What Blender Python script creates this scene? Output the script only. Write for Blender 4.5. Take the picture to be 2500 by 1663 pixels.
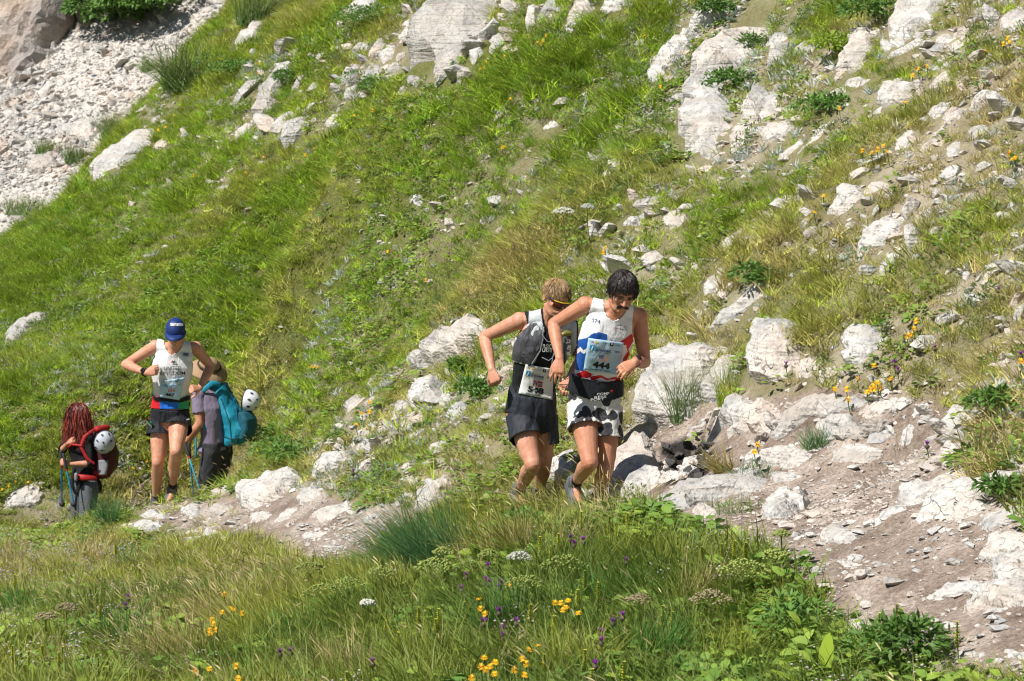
import bpy, bmesh, math, random
import numpy as np
from mathutils import Vector, Matrix, Euler
from mathutils.bvhtree import BVHTree
from mathutils.geometry import delaunay_2d_cdt

for o in list(bpy.data.objects):
    bpy.data.objects.remove(o)
scene = bpy.context.scene
COL = scene.collection
RNG = np.random.default_rng(11)
random.seed(11)

# ------------------------------------------------------------------ camera, sky, sun, exposure
FPX, PITCH, CAMZ = 7000.0, math.radians(5.0), 5.0      # focal length in photo pixels, camera tilt, camera height
cd = bpy.data.cameras.new('camera'); cam = bpy.data.objects.new('camera', cd); COL.objects.link(cam)
cd.sensor_width = 36.0; cd.lens = FPX / 2500.0 * 36.0
cd.clip_start = 0.5; cd.clip_end = 2000.0
cam.location = (0, 0, CAMZ); cam.rotation_euler = (math.radians(90) - PITCH, 0, 0)
cd.dof.use_dof = True; cd.dof.focus_distance = 17.6; cd.dof.aperture_fstop = 9.0
scene.camera = cam

SUN_TO = Vector((-0.62, -0.52, 1.0)).normalized()
w = bpy.data.worlds.new('World'); scene.world = w; w.use_nodes = True
wn = w.node_tree; wn.nodes.clear()
wo = wn.nodes.new('ShaderNodeOutputWorld'); wb = wn.nodes.new('ShaderNodeBackground'); sk = wn.nodes.new('ShaderNodeTexSky')
sk.sky_type = 'NISHITA'; sk.sun_disc = False
sk.sun_elevation = math.asin(SUN_TO.z); sk.sun_rotation = math.atan2(SUN_TO.x, SUN_TO.y)
sk.altitude = 1500.0
wb.inputs['Strength'].default_value = 0.05
wn.links.new(sk.outputs[0], wb.inputs['Color']); wn.links.new(wb.outputs[0], wo.inputs['Surface'])
sd = bpy.data.lights.new('sun', 'SUN'); sd.energy = 5.0; sd.angle = math.radians(0.53); sd.color = (1.0, 0.955, 0.89)
sun = bpy.data.objects.new('sun', sd); COL.objects.link(sun)
sun.rotation_euler = SUN_TO.to_track_quat('Z', 'Y').to_euler(); sun.location = (-8, -10, 20)
vs = scene.view_settings
vs.view_transform = 'Standard'; vs.look = 'None'; vs.exposure = 0.48; vs.gamma = 1.0; vs.use_curve_mapping = False
scene.render.engine = 'CYCLES'
scene.cycles.filter_width = 1.15
scene.cycles.max_bounces = 4; scene.cycles.diffuse_bounces = 2; scene.cycles.glossy_bounces = 2; scene.cycles.transmission_bounces = 2
scene.cycles.use_adaptive_sampling = True; scene.cycles.adaptive_threshold = 0.02; scene.cycles.adaptive_min_samples = 16
scene.cycles.transparent_max_bounces = 6; scene.cycles.caustics_reflective = False; scene.cycles.caustics_refractive = False

# ------------------------------------------------------------------ pixel <-> world helpers (photo pixels, 2500 x 1663)
CP, SP = math.cos(PITCH), math.sin(PITCH)
def P(px, py, D):
    """world point at horizontal depth D (world y) seen at photo pixel px,py"""
    a = (px - 1250.0) / FPX; b = (831.5 - py) / FPX
    dy = CP + b * SP; dz = b * CP - SP
    k = D / dy
    return np.array([a * k, D, CAMZ + dz * k])
def PV(px, py, D): return Vector(P(px, py, D))
def proj(x, y, z):
    z = z - CAMZ
    f = y * CP - z * SP; u = y * SP + z * CP
    return 1250.0 + FPX * x / f, 831.5 - FPX * u / f
def CA(c, s, ox, oy): return (ox + c[0] * s, oy + c[1] * s)

# ------------------------------------------------------------------ noise
def _hash(ix, iy, iz, seed):
    n = (ix * 374761393 + iy * 668265263 + iz * 2147483647 + seed * 974711) & 0xFFFFFFFF
    n = ((n ^ (n >> 13)) * 1274126177) & 0xFFFFFFFF
    n = ((n ^ (n >> 16)) * 2246822519) & 0xFFFFFFFF
    return ((n ^ (n >> 15)) & 0xFFFFFF) / float(0xFFFFFF)
def vnoise(x, y, z=None, seed=0):
    x = np.asarray(x, float); y = np.asarray(y, float)
    z = np.zeros_like(x) if z is None else np.asarray(z, float)
    ix, iy, iz = (np.floor(v).astype(np.int64) for v in (x, y, z))
    fx, fy, fz = x - ix, y - iy, z - iz
    fx, fy, fz = (f * f * (3 - 2 * f) for f in (fx, fy, fz))
    r = 0
    for dx in (0, 1):
        for dy in (0, 1):
            for dz in (0, 1):
                h = _hash(ix + dx, iy + dy, iz + dz, seed)
                r = r + h * (fx if dx else 1 - fx) * (fy if dy else 1 - fy) * (fz if dz else 1 - fz)
    return r * 2 - 1
def fbm(x, y, z=None, oct=4, seed=0):
    r = 0; a = 1.0; f = 1.0
    for k in range(oct):
        r = r + a * vnoise(np.asarray(x) * f, np.asarray(y) * f, None if z is None else np.asarray(z) * f, seed + k * 17)
        a *= 0.5; f *= 2.03
    return r
def smooth(a, b, x):
    t = np.clip((np.asarray(x) - a) / (b - a), 0, 1); return t * t * (3 - 2 * t)

# ------------------------------------------------------------------ objects
def new_mesh(name, verts, faces, mat=None, smooth_shade=False):
    me = bpy.data.meshes.new(name)
    if isinstance(faces, np.ndarray) and faces.ndim == 2:
        verts = np.asarray(verts, float); k = faces.shape[1]
        me.vertices.add(len(verts)); me.vertices.foreach_set('co', verts.ravel()); me.loops.add(faces.size); me.loops.foreach_set('vertex_index', faces.ravel())
        me.polygons.add(len(faces)); me.polygons.foreach_set('loop_start', np.arange(0, faces.size, k)); me.polygons.foreach_set('loop_total', np.full(len(faces), k)); me.update(calc_edges=True)
    else:
        me.from_pydata([tuple(v) for v in verts], [], [tuple(f) for f in faces]); me.update()
    mats = mat if isinstance(mat, (list, tuple)) else ([mat] if mat else [])
    for m in mats: me.materials.append(m)
    if smooth_shade: me.polygons.foreach_set('use_smooth', [True] * len(me.polygons))
    return me
def add(name, me, parent=None, loc=None):
    o = bpy.data.objects.new(name, me); COL.objects.link(o)
    if loc is not None: o.location = loc
    if parent is not None: o.parent = parent
    return o
def tag(o, label=None, cat=None, group=None, kind=None):
    if label: o['label'] = label
    if cat: o['category'] = cat
    if group: o['group'] = group
    if kind: o['kind'] = kind
    return o
def empty(name, loc=(0, 0, 0)):
    o = bpy.data.objects.new(name, None); COL.objects.link(o); o.location = loc; o.empty_display_size = 0.1
    return o

# ------------------------------------------------------------------ materials
def mat_new(name):
    m = bpy.data.materials.new(name); m.use_nodes = True
    nt = m.node_tree; nt.nodes.clear()
    out = nt.nodes.new('ShaderNodeOutputMaterial')
    return m, nt, out
def N(nt, t, **kw):
    n = nt.nodes.new(t)
    for k, v in kw.items():
        if k == 'inp':
            for a, b in v.items(): n.inputs[a].default_value = b
        else: setattr(n, k, v)
    return n
def ramp(nt, stops, interp='LINEAR'):
    r = nt.nodes.new('ShaderNodeValToRGB'); e = r.color_ramp.elements
    r.color_ramp.interpolation = interp
    while len(e) > 1: e.remove(e[-1])
    e[0].position = stops[0][0]; e[0].color = (*stops[0][1], 1)
    for p, c in stops[1:]:
        q = e.new(p); q.color = (*c, 1)
    return r
def mixc(nt, a, b, fac, blend='MIX'):
    m = nt.nodes.new('ShaderNodeMix'); m.data_type = 'RGBA'; m.blend_type = blend
    for sock, v in ((m.inputs['Factor'], fac), (m.inputs['A'], a), (m.inputs['B'], b)):
        if isinstance(v, (int, float)): sock.default_value = v
        elif isinstance(v, tuple): sock.default_value = (*v, 1)
        else: nt.links.new(v, sock)
    return m.outputs['Result']
def mathn(nt, op, a, b=None, c=None):
    m = nt.nodes.new('ShaderNodeMath'); m.operation = op
    for i, v in enumerate((a, b, c)):
        if v is None: continue
        if isinstance(v, (int, float)): m.inputs[i].default_value = v
        else: nt.links.new(v, m.inputs[i])
    return m.outputs[0]
def simple(name, col, rough=0.7, var=0.12, scale=40.0, bump=0.0, bscale=200.0, sheen=0.0, spec=0.4, sss=0.0, metallic=0.0):
    """plain coloured material with a little mottling and fine relief"""
    m, nt, out = mat_new(name)
    tc = N(nt, 'ShaderNodeTexCoord'); ns = N(nt, 'ShaderNodeTexNoise', inp={'Scale': scale, 'Detail': 4.0})
    nt.links.new(tc.outputs['Object'], ns.inputs['Vector'])
    lo = tuple(c * (1 - var) for c in col); hi = tuple(min(1, c * (1 + var)) for c in col)
    r = ramp(nt, [(0.3, lo), (0.7, hi)]); nt.links.new(ns.outputs['Fac'], r.inputs[0])
    b = N(nt, 'ShaderNodeBsdfPrincipled', inp={'Roughness': rough, 'Metallic': metallic, 'Specular IOR Level': spec})
    nt.links.new(r.outputs[0], b.inputs['Base Color'])
    if sheen: b.inputs['Sheen Weight'].default_value = sheen
    if sss:
        b.inputs['Subsurface Weight'].default_value = sss; b.inputs['Subsurface Radius'].default_value = (0.02, 0.008, 0.004); b.inputs['Subsurface Scale'].default_value = 0.5
    if bump:
        n2 = N(nt, 'ShaderNodeTexNoise', inp={'Scale': bscale, 'Detail': 5.0}); nt.links.new(tc.outputs['Object'], n2.inputs['Vector'])
        bp = N(nt, 'ShaderNodeBump', inp={'Strength': bump, 'Distance': 0.01}); nt.links.new(n2.outputs['Fac'], bp.inputs['Height'])
        nt.links.new(bp.outputs[0], b.inputs['Normal'])
    nt.links.new(b.outputs[0], out.inputs['Surface'])
    return m

def rock_material(name, warm=0.0, dark=0.0, seed=0.0, bedding=True):
    """weathered limestone: pale, grey patches, thin cracks, bedding lines"""
    m, nt, out = mat_new(name)
    geo = N(nt, 'ShaderNodeNewGeometry'); mp = N(nt, 'ShaderNodeMapping', inp={'Location': (seed, seed * 2, 0)})
    nt.links.new(geo.outputs['Position'], mp.inputs['Vector'])
    v = mp.outputs[0]
    n1 = N(nt, 'ShaderNodeTexNoise', inp={'Scale': 3.2, 'Detail': 3.0, 'Roughness': 0.68}); nt.links.new(v, n1.inputs['Vector'])
    n2 = N(nt, 'ShaderNodeTexNoise', inp={'Scale': 24.0, 'Detail': 2.0, 'Roughness': 0.8}); nt.links.new(v, n2.inputs['Vector'])
    n3 = N(nt, 'ShaderNodeTexNoise', inp={'Scale': 1.3, 'Detail': 1.0}); nt.links.new(v, n3.inputs['Vector'])
    d = 1 - dark
    base = ramp(nt, [(0.28, (0.25 * d, 0.25 * d, 0.25 * d)), (0.44, (0.43 * d, 0.42 * d, 0.40 * d)), (0.62, (0.55 * d, 0.53 * d, 0.50 * d))])
    nt.links.new(n1.outputs['Fac'], base.inputs[0])
    wm = ramp(nt, [(0.42, (0, 0, 0)), (0.68, (1, 1, 1))]); nt.links.new(n3.outputs['Fac'], wm.inputs[0])
    fac = mathn(nt, 'MULTIPLY', wm.outputs[0], 0.35 + 0.5 * warm)
    c = mixc(nt, base.outputs[0], (0.55 * d, 0.44 * d, 0.35 * d), fac)
    sp = ramp(nt, [(0.32, (0.42, 0.42, 0.43)), (0.47, (1, 1, 1))]); nt.links.new(n2.outputs['Fac'], sp.inputs[0])
    c = mixc(nt, c, sp.outputs[0], 0.7, 'MULTIPLY')
    # cracks: warped voronoi cell borders, broken up by noise
    wv = N(nt, 'ShaderNodeVectorMath', operation='MULTIPLY_ADD'); nt.links.new(n1.outputs['Color'], wv.inputs[0]); wv.inputs[1].default_value = (0.35, 0.35, 0.35); nt.links.new(v, wv.inputs[2])
    vo = N(nt, 'ShaderNodeTexVoronoi', feature='DISTANCE_TO_EDGE', inp={'Scale': 5.5}); nt.links.new(wv.outputs[0], vo.inputs['Vector'])
    cr = ramp(nt, [(0.0, (1, 1, 1)), (0.012, (0, 0, 0))]); nt.links.new(vo.outputs['Distance'], cr.inputs[0])
    br = ramp(nt, [(0.53, (0, 0, 0)), (0.60, (1, 1, 1))]); nt.links.new(n1.outputs['Fac'], br.inputs[0])
    crf = mathn(nt, 'MULTIPLY', cr.outputs[0], br.outputs[0])
    c = mixc(nt, c, (0.12, 0.10, 0.085), mathn(nt, 'MULTIPLY', crf, 0.6))
    h = mathn(nt, 'SUBTRACT', mathn(nt, 'ADD', mathn(nt, 'MULTIPLY', n1.outputs['Fac'], 1.2), mathn(nt, 'MULTIPLY', n2.outputs['Fac'], 0.55)), mathn(nt, 'MULTIPLY', crf, 0.9))
    if bedding:
        mp2 = N(nt, 'ShaderNodeMapping', inp={'Rotation': (0.25, -0.12, 0.4), 'Scale': (0.6, 0.6, 9.0)}); nt.links.new(geo.outputs['Position'], mp2.inputs['Vector'])
        n4 = N(nt, 'ShaderNodeTexNoise', inp={'Scale': 1.6, 'Detail': 2.0, 'Roughness': 0.7}); nt.links.new(mp2.outputs[0], n4.inputs['Vector'])
        bd = ramp(nt, [(0.40, (0, 0, 0)), (0.44, (1, 1, 1))]); nt.links.new(n4.outputs['Fac'], bd.inputs[0])
        c = mixc(nt, mixc(nt, c, (0.38, 0.34, 0.29), 0.45), c, bd.outputs[0])
        h = mathn(nt, 'ADD', h, mathn(nt, 'MULTIPLY', n4.outputs['Fac'], 1.1))
    b = N(nt, 'ShaderNodeBsdfPrincipled', inp={'Roughness': 0.9, 'Specular IOR Level': 0.25}); nt.links.new(c, b.inputs['Base Color'])
    bp = N(nt, 'ShaderNodeBump', inp={'Strength': 0.75, 'Distance': 0.05}); nt.links.new(h, bp.inputs['Height']); nt.links.new(bp.outputs[0], b.inputs['Normal'])
    nt.links.new(b.outputs[0], out.inputs['Surface'])
    return m
ROCK = [rock_material('limestone', 0.15, 0.0, 0), rock_material('limestone_warm', 0.75, 0.02, 5), rock_material('limestone_grey', 0.0, 0.16, 9)]
STONE = [rock_material('stone_chip', 0.35, 0.0, 3, False), rock_material('stone_chip_warm', 0.9, 0.08, 7, False)]
SHADE_STONE = rock_material('stone_painted_shade', 0.2, 0.86, 2, False)  # for the hollow: the shade the sun leaves out is in the colour
# ------------------------------------------------------------------ terrain height field (thin-plate spline through surveyed points + noise)
CTRL = [
 # foreground bank and trail
 (1250,1760,12.5),(0,1800,13),(600,1780,12.7),(1900,1700,12.3),(2500,1640,11.5),(2300,1480,13),(2000,1330,14.7),(1950,1170,17),(2200,1150,16.6),
 (2450,1300,13.6),(1750,1260,16.3),(1450,1268,18.3),(1290,1258,19.0),(1350,1300,16.8),(1600,1340,15.8),(1050,1370,16.8),(800,1480,16.8),(700,1385,20.5),
 (850,1300,21),(600,1300,22.5),(450,1270,24),(380,1222,25.1),(500,1480,18),(200,1420,21),(300,1320,23.5),(100,1310,25),(200,1354,29),(511,1240,28.5),(560,1235,28.9),(600,1150,30),(620,1000,31),(620,850,31.8),(665,1090,30.4),(690,960,30.4),
 (650,1240,26),(0,1310,27),(0,1550,17),(1300,1500,14.8),(800,1640,14.5),(1900,1500,13.6),(2500,1450,12.3),
 # hillside
 (2500,0,22),(1900,0,27),(1250,0,33.5),(900,0,38.5),(600,0,43.5),(2500,350,19),(1900,350,22.5),(1250,350,28),(700,350,35),
 (2500,600,17.3),(1900,600,20.2),(1250,600,24.7),(700,600,31),(200,650,36),(0,700,36.5),(2500,850,16),(1900,850,18.6),(1250,850,22.2),(760,850,29.4),
 (250,900,31),(0,1000,31),(2500,1050,15),(2100,1050,16.8),(1700,1010,19.0),(1500,1050,19.6),(1250,1050,20.6),(1000,1150,21.4),(800,1120,26.8),(300,1100,30.2),(0,1150,30),
 # out of frame
 (3200,300,16),(3200,900,13.5),(3100,1300,12),(1900,-500,34),(1000,-500,50),(2600,-500,26),(-500,1200,27),(-500,1600,15),(1250,2600,8),(2500,2400,7.5),(0,2600,8)]
CPT = np.array([P(*c) for c in CTRL])
def _U(r2): return np.where(r2 > 1e-12, 0.5 * r2 * np.log(np.maximum(r2, 1e-12)), 0.0)
_n = len(CPT); _d2 = ((CPT[:, None, :2] - CPT[None, :, :2]) ** 2).sum(-1)
_K = np.zeros((_n + 3, _n + 3)); _K[:_n, :_n] = _U(_d2) + np.eye(_n) * 0.12
_K[:_n, _n] = 1; _K[:_n, _n + 1:] = CPT[:, :2]; _K[_n, :_n] = 1; _K[_n + 1:, :_n] = CPT[:, :2].T
_W = np.linalg.solve(_K, np.concatenate([CPT[:, 2], np.zeros(3)]))
RA = np.array([-6.75, 37.8]); RB = np.array([-4.27, 43.3]); _rd = (RB - RA) / np.linalg.norm(RB - RA); _rn = np.array([-_rd[1], _rd[0]]); RA = RA + _rn * 0.45
PIT = P(1685, 1130, 18.6)
def hill_scree(x, y):
    x = np.atleast_1d(np.asarray(x, float)); y = np.atleast_1d(np.asarray(y, float))
    out = np.empty_like(x)
    for s in range(0, len(x), 20000):
        xs, ys = x[s:s + 20000], y[s:s + 20000]
        r2 = (xs[:, None] - CPT[None, :, 0]) ** 2 + (ys[:, None] - CPT[None, :, 1]) ** 2
        out[s:s + 20000] = _U(r2) @ _W[:_n] + _W[_n] + _W[_n + 1] * xs + _W[_n + 2] * ys
    d = (x - RA[0]) * _rn[0] + (y - RA[1]) * _rn[1] + 0.5 * fbm(x * 0.5, y * 0.5, oct=3, seed=91)
    drop = np.where(d > 0, d, 0.0); drop = np.where(d > -1, np.maximum(drop, (d + 1) ** 2 / 4 * (d < 1)), 0.0)
    z1 = out - 0.95 * drop
    z2 = CAMZ - 0.68 + 0.375 * (x + 10.7) + 0.53 * (y - 60.0) + 0.10 * fbm(x * 0.35, y * 0.35, oct=3, seed=55)
    z2 = np.where(y > 25, z2, -99)
    return z1, z2
def ground(x, y, rough=True):
    x = np.atleast_1d(np.asarray(x, float)); y = np.atleast_1d(np.asarray(y, float))
    z1, z2 = hill_scree(x, y)
    if rough:
        px, py = proj(x, y, z1)
        up = smooth(0.0, 2.5, z1 - (CAMZ - 3.0) + 0.0 * x)           # hillside rougher than the trail
        z1 = z1 + (0.035 + 0.05 * up) * fbm(x * 0.9, y * 0.9, oct=4, seed=5) + 0.018 * fbm(x * 5, y * 5, oct=3, seed=6)
    # hollow among the boulders beside the trail
    e = ((x - PIT[0]) / 0.20) ** 2 + ((y - PIT[1]) / 0.30) ** 2
    z1 = z1 - 0.40 * np.exp(-e ** 1.5)
    return np.maximum(z1, z2)
ROWS = np.concatenate([np.geomspace(5, 12, 40)[:-1], np.geomspace(12, 26, 330)[:-1], np.geomspace(26, 130, 200)])
TS = np.concatenate([np.linspace(-0.9, -0.24, 40)[:-1], np.linspace(-0.24, 0.24, 250), np.linspace(0.24, 0.9, 40)[1:]])
_GX = (ROWS[:, None] * TS[None, :]).ravel(); _GYY = np.repeat(ROWS, len(TS)); ZG = ground(_GX, _GYY).reshape(len(ROWS), len(TS))
def gi(x, y):
    """height of the built ground sheet"""
    x = np.atleast_1d(np.asarray(x, float)); y = np.atleast_1d(np.asarray(y, float))
    i = np.clip(np.searchsorted(ROWS, y) - 1, 0, len(ROWS) - 2); t = x / y; j = np.clip(np.searchsorted(TS, t) - 1, 0, len(TS) - 2)
    u = np.clip((y - ROWS[i]) / (ROWS[i + 1] - ROWS[i]), 0, 1); v = np.clip((t - TS[j]) / (TS[j + 1] - TS[j]), 0, 1)
    return ZG[i, j] * (1 - u) * (1 - v) + ZG[i + 1, j] * u * (1 - v) + ZG[i, j + 1] * (1 - u) * v + ZG[i + 1, j + 1] * u * v
def g1(x, y): return float(gi(x, y)[0])
_D0 = np.concatenate([np.geomspace(8, 50, 260), np.linspace(50.3, 110, 90)])
def _march(px, py, DD):
    a = (px - 1250.0) / FPX; b = (831.5 - py) / FPX
    k = DD / (CP + b * SP)
    z = CAMZ + (b * CP - SP) * k
    g = gi(a * k, DD)
    i = int(np.argmax(g >= z))
    if g[i] < z[i]: i = len(DD) - 1
    return i, z, g
def hit(px, py):
    """first terrain point seen through a photo pixel"""
    i, z, g = _march(px, py, _D0)
    if i == 0: return P(px, py, _D0[0])
    DD = np.linspace(_D0[i - 1], _D0[i], 12); i, z, g = _march(px, py, DD)
    if i == 0: return P(px, py, DD[0])
    f0, f1 = z[i - 1] - g[i - 1], z[i] - g[i]
    t = f0 / (f0 - f1 + 1e-9); return P(px, py, DD[i - 1] + t * (DD[i] - DD[i - 1]))
def normal_at(x, y, e=0.15):
    gx = (g1(x + e, y) - g1(x - e, y)) / (2 * e); gy = (g1(x, y + e) - g1(x, y - e)) / (2 * e)
    return Vector((-gx, -gy, 1)).normalized()

# zone polygons in photo pixels: bare trail, rock platform
def inpoly(px, py, poly):
    px = np.asarray(px, float); py = np.asarray(py, float); r = np.zeros(px.shape, bool)
    n = len(poly)
    for i in range(n):
        x1, y1 = poly[i]; x2, y2 = poly[(i + 1) % n]
        c = ((y1 > py) != (y2 > py)) & (px < (x2 - x1) * (py - y1) / (y2 - y1 + 1e-12) + x1); r ^= c
    return r
TRAIL_R = [(1600,1255),(1700,1235),(1880,1130),(2000,1085),(2250,1085),(2330,1150),(2420,1200),(2520,1260),(2800,1500),(2600,1700),(2250,1610),(2060,1540),(1990,1450),(1880,1370),(1720,1300)]
TRAIL_L = [(330,1228),(400,1280),(640,1320),(760,1410),(900,1390),(1000,1300),(1060,1255),(960,1225),(900,1240),(760,1195),(560,1220),(430,1235)]
PLATFORM = [(1500,1200),(1540,1070),(1660,1000),(1900,960),(2150,950),(2330,1000),(2360,1060),(2300,1110),(2000,1110),(1880,1150),(1720,1260),(1600,1260)]
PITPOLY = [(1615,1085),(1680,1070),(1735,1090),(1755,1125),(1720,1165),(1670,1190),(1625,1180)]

def build_terrain():
    rows, ts = ROWS, TS; x, y, z = _GX, _GYY, ZG.ravel()
    nr, nc = len(rows), len(ts)
    idx = np.arange(nr * nc).reshape(nr, nc)
    f = np.stack([idx[:-1, :-1], idx[:-1, 1:], idx[1:, 1:], idx[1:, :-1]], -1).reshape(-1, 4)
    me = bpy.data.meshes.new('hillside_ground')
    me.vertices.add(len(x)); me.vertices.foreach_set('co', np.stack([x, y, z], -1).ravel())
    me.loops.add(f.size); me.loops.foreach_set('vertex_index', f.ravel())
    me.polygons.add(len(f)); me.polygons.foreach_set('loop_start', np.arange(0, f.size, 4)); me.polygons.foreach_set('loop_total', np.full(len(f), 4))
    me.polygons.foreach_set('use_smooth', np.ones(len(f), bool)); me.update(calc_edges=True); me.validate()
    px, py = proj(x, y, z)
    z1, z2 = hill_scree(x, y)
    near = (y < 24)
    j = 9 * fbm(x * 3, y * 3, oct=3, seed=71)
    trail = ((inpoly(px + j, py + j, TRAIL_R) | inpoly(px + j, py + j, PLATFORM)) & near) | (inpoly(px + j, py + j, TRAIL_L) & (y < 27))
    scree = (z2 > z1 - 0.05)
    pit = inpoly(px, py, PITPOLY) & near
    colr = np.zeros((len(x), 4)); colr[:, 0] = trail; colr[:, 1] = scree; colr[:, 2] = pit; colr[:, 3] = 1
    at = me.color_attributes.new('zone', 'FLOAT_COLOR', 'POINT'); at.data.foreach_set('color', colr.ravel())
    GXs = np.array([0, 500, 1000, 1500, 2000, 2500.]); TUR = np.array([[.3,.7,.5,.7,.5,.4],[.5,.8,.9,.9,.5,.4],[.9,.95,.9,.75,.55,.5],[.9,.95,.75,.7,.5,.45],[.8,.5,.4,.5,.3,.3],[.9,.9,.9,.9,.6,.2]])
    qx = np.clip(px, 0, 2499.9) / 500; qy = np.clip(py, 0, 1499.9) / 300; ii, jj = qx.astype(int).clip(0, 4), qy.astype(int).clip(0, 4); fx, fy = qx - ii, qy - jj
    tur = TUR[jj, ii] * (1 - fx) * (1 - fy) + TUR[jj, ii + 1] * fx * (1 - fy) + TUR[jj + 1, ii] * (1 - fx) * fy + TUR[jj + 1, ii + 1] * fx * fy
    tur = np.clip(tur + 0.35 * fbm(x * 1.1, y * 1.1, oct=4, seed=31), 0, 1) * (1 - trail) * (1 - scree)
    at2 = me.color_attributes.new('turf', 'FLOAT_COLOR', 'POINT'); at2.data.foreach_set('color', np.stack([tur, tur, tur, np.ones_like(tur)], -1).ravel())
    m, nt, out = mat_new('mountain_soil')
    va = N(nt, 'ShaderNodeVertexColor', layer_name='zone'); sep = N(nt, 'ShaderNodeSeparateColor'); nt.links.new(va.outputs[0], sep.inputs[0])
    geo = N(nt, 'ShaderNodeNewGeometry')
    n1 = N(nt, 'ShaderNodeTexNoise', inp={'Scale': 2.5, 'Detail': 3.0, 'Roughness': 0.7}); nt.links.new(geo.outputs['Position'], n1.inputs['Vector'])
    n2 = N(nt, 'ShaderNodeTexNoise', inp={'Scale': 38.0, 'Detail': 2.0, 'Roughness': 0.8}); nt.links.new(geo.outputs['Position'], n2.inputs['Vector'])
    vo = N(nt, 'ShaderNodeTexVoronoi', inp={'Scale': 34.0}); nt.links.new(geo.outputs['Position'], vo.inputs['Vector'])
    soil = ramp(nt, [(0.3, (0.20, 0.155, 0.10)), (0.5, (0.33, 0.275, 0.20)), (0.75, (0.48, 0.42, 0.34))]); nt.links.new(n1.outputs['Fac'], soil.inputs[0])
    chips = ramp(nt, [(0.0, (1, 1, 1)), (0.30, (0, 0, 0))]); nt.links.new(vo.outputs['Distance'], chips.inputs[0])
    chipsel = ramp(nt, [(0.5, (0, 0, 0)), (0.56, (1, 1, 1))]); nt.links.new(n1.outputs['Fac'], chipsel.inputs[0])
    c_soil = mixc(nt, soil.outputs[0], (0.48, 0.44, 0.38), mathn(nt, 'MULTIPLY', mathn(nt, 'MULTIPLY', chips.outputs[0], chipsel.outputs[0]), 0.8))
    dirt = ramp(nt, [(0.30, (0.16, 0.118, 0.09)), (0.5, (0.30, 0.24, 0.195)), (0.72, (0.48, 0.415, 0.355))]); nt.links.new(n1.outputs['Fac'], dirt.inputs[0])
    dm = ramp(nt, [(0.35, (0.62, 0.62, 0.62)), (0.62, (1.12, 1.12, 1.12))]); nt.links.new(n2.outputs['Fac'], dm.inputs[0])
    c_dirt = mixc(nt, dirt.outputs[0], dm.outputs[0], 0.9, 'MULTIPLY')
    c_dirt = mixc(nt, c_dirt, (0.50, 0.46, 0.41), mathn(nt, 'MULTIPLY', chips.outputs[0], 0.35))
    scr = ramp(nt, [(0.3, (0.42, 0.39, 0.355)), (0.7, (0.62, 0.585, 0.545))]); nt.links.new(n2.outputs['Fac'], scr.inputs[0])
    vt = N(nt, 'ShaderNodeVertexColor', layer_name='turf'); moss = ramp(nt, [(0.35, (0.060, 0.085, 0.015)), (0.65, (0.17, 0.165, 0.05))]); nt.links.new(n2.outputs['Fac'], moss.inputs[0])
    c_soil = mixc(nt, c_soil, moss.outputs[0], vt.outputs[0])
    c = mixc(nt, c_soil, c_dirt, sep.outputs[0]); c = mixc(nt, c, scr.outputs[0], sep.outputs[1]); c = mixc(nt, c, (0.030, 0.026, 0.023), sep.outputs[2])  # pit: dark soil, with the hollow's shade painted in as well
    b = N(nt, 'ShaderNodeBsdfPrincipled', inp={'Roughness': 0.95, 'Specular IOR Level': 0.2}); nt.links.new(c, b.inputs['Base Color'])
    h = mathn(nt, 'ADD', n2.outputs['Fac'], mathn(nt, 'MULTIPLY', chips.outputs[0], 0.6))
    bp = N(nt, 'ShaderNodeBump', inp={'Strength': 0.8, 'Distance': 0.03}); nt.links.new(h, bp.inputs['Height']); nt.links.new(bp.outputs[0], b.inputs['Normal'])
    nt.links.new(b.outputs[0], out.inputs['Surface'])
    me.materials.append(m)
    o = add('ground', me); tag(o, 'stony mountain slope with a bare dirt trail and pale scree', 'ground', kind='structure')
    return o
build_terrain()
# ------------------------------------------------------------------ rocks standing out of the slope
T1, T2, T3 = (0.35714, 0, 0), (0.35714, 830, 0), (0.35714, 1660, 0)
M1, M2, M3 = (0.35714, 0, 550), (0.35714, 830, 550), (0.35714, 1660, 550)
B1, B2, B3 = (0.35913, 0, 1100), (0.35913, 830, 1100), (0.35913, 1660, 1100)
SRC = (1.0, 0, 0)
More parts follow.
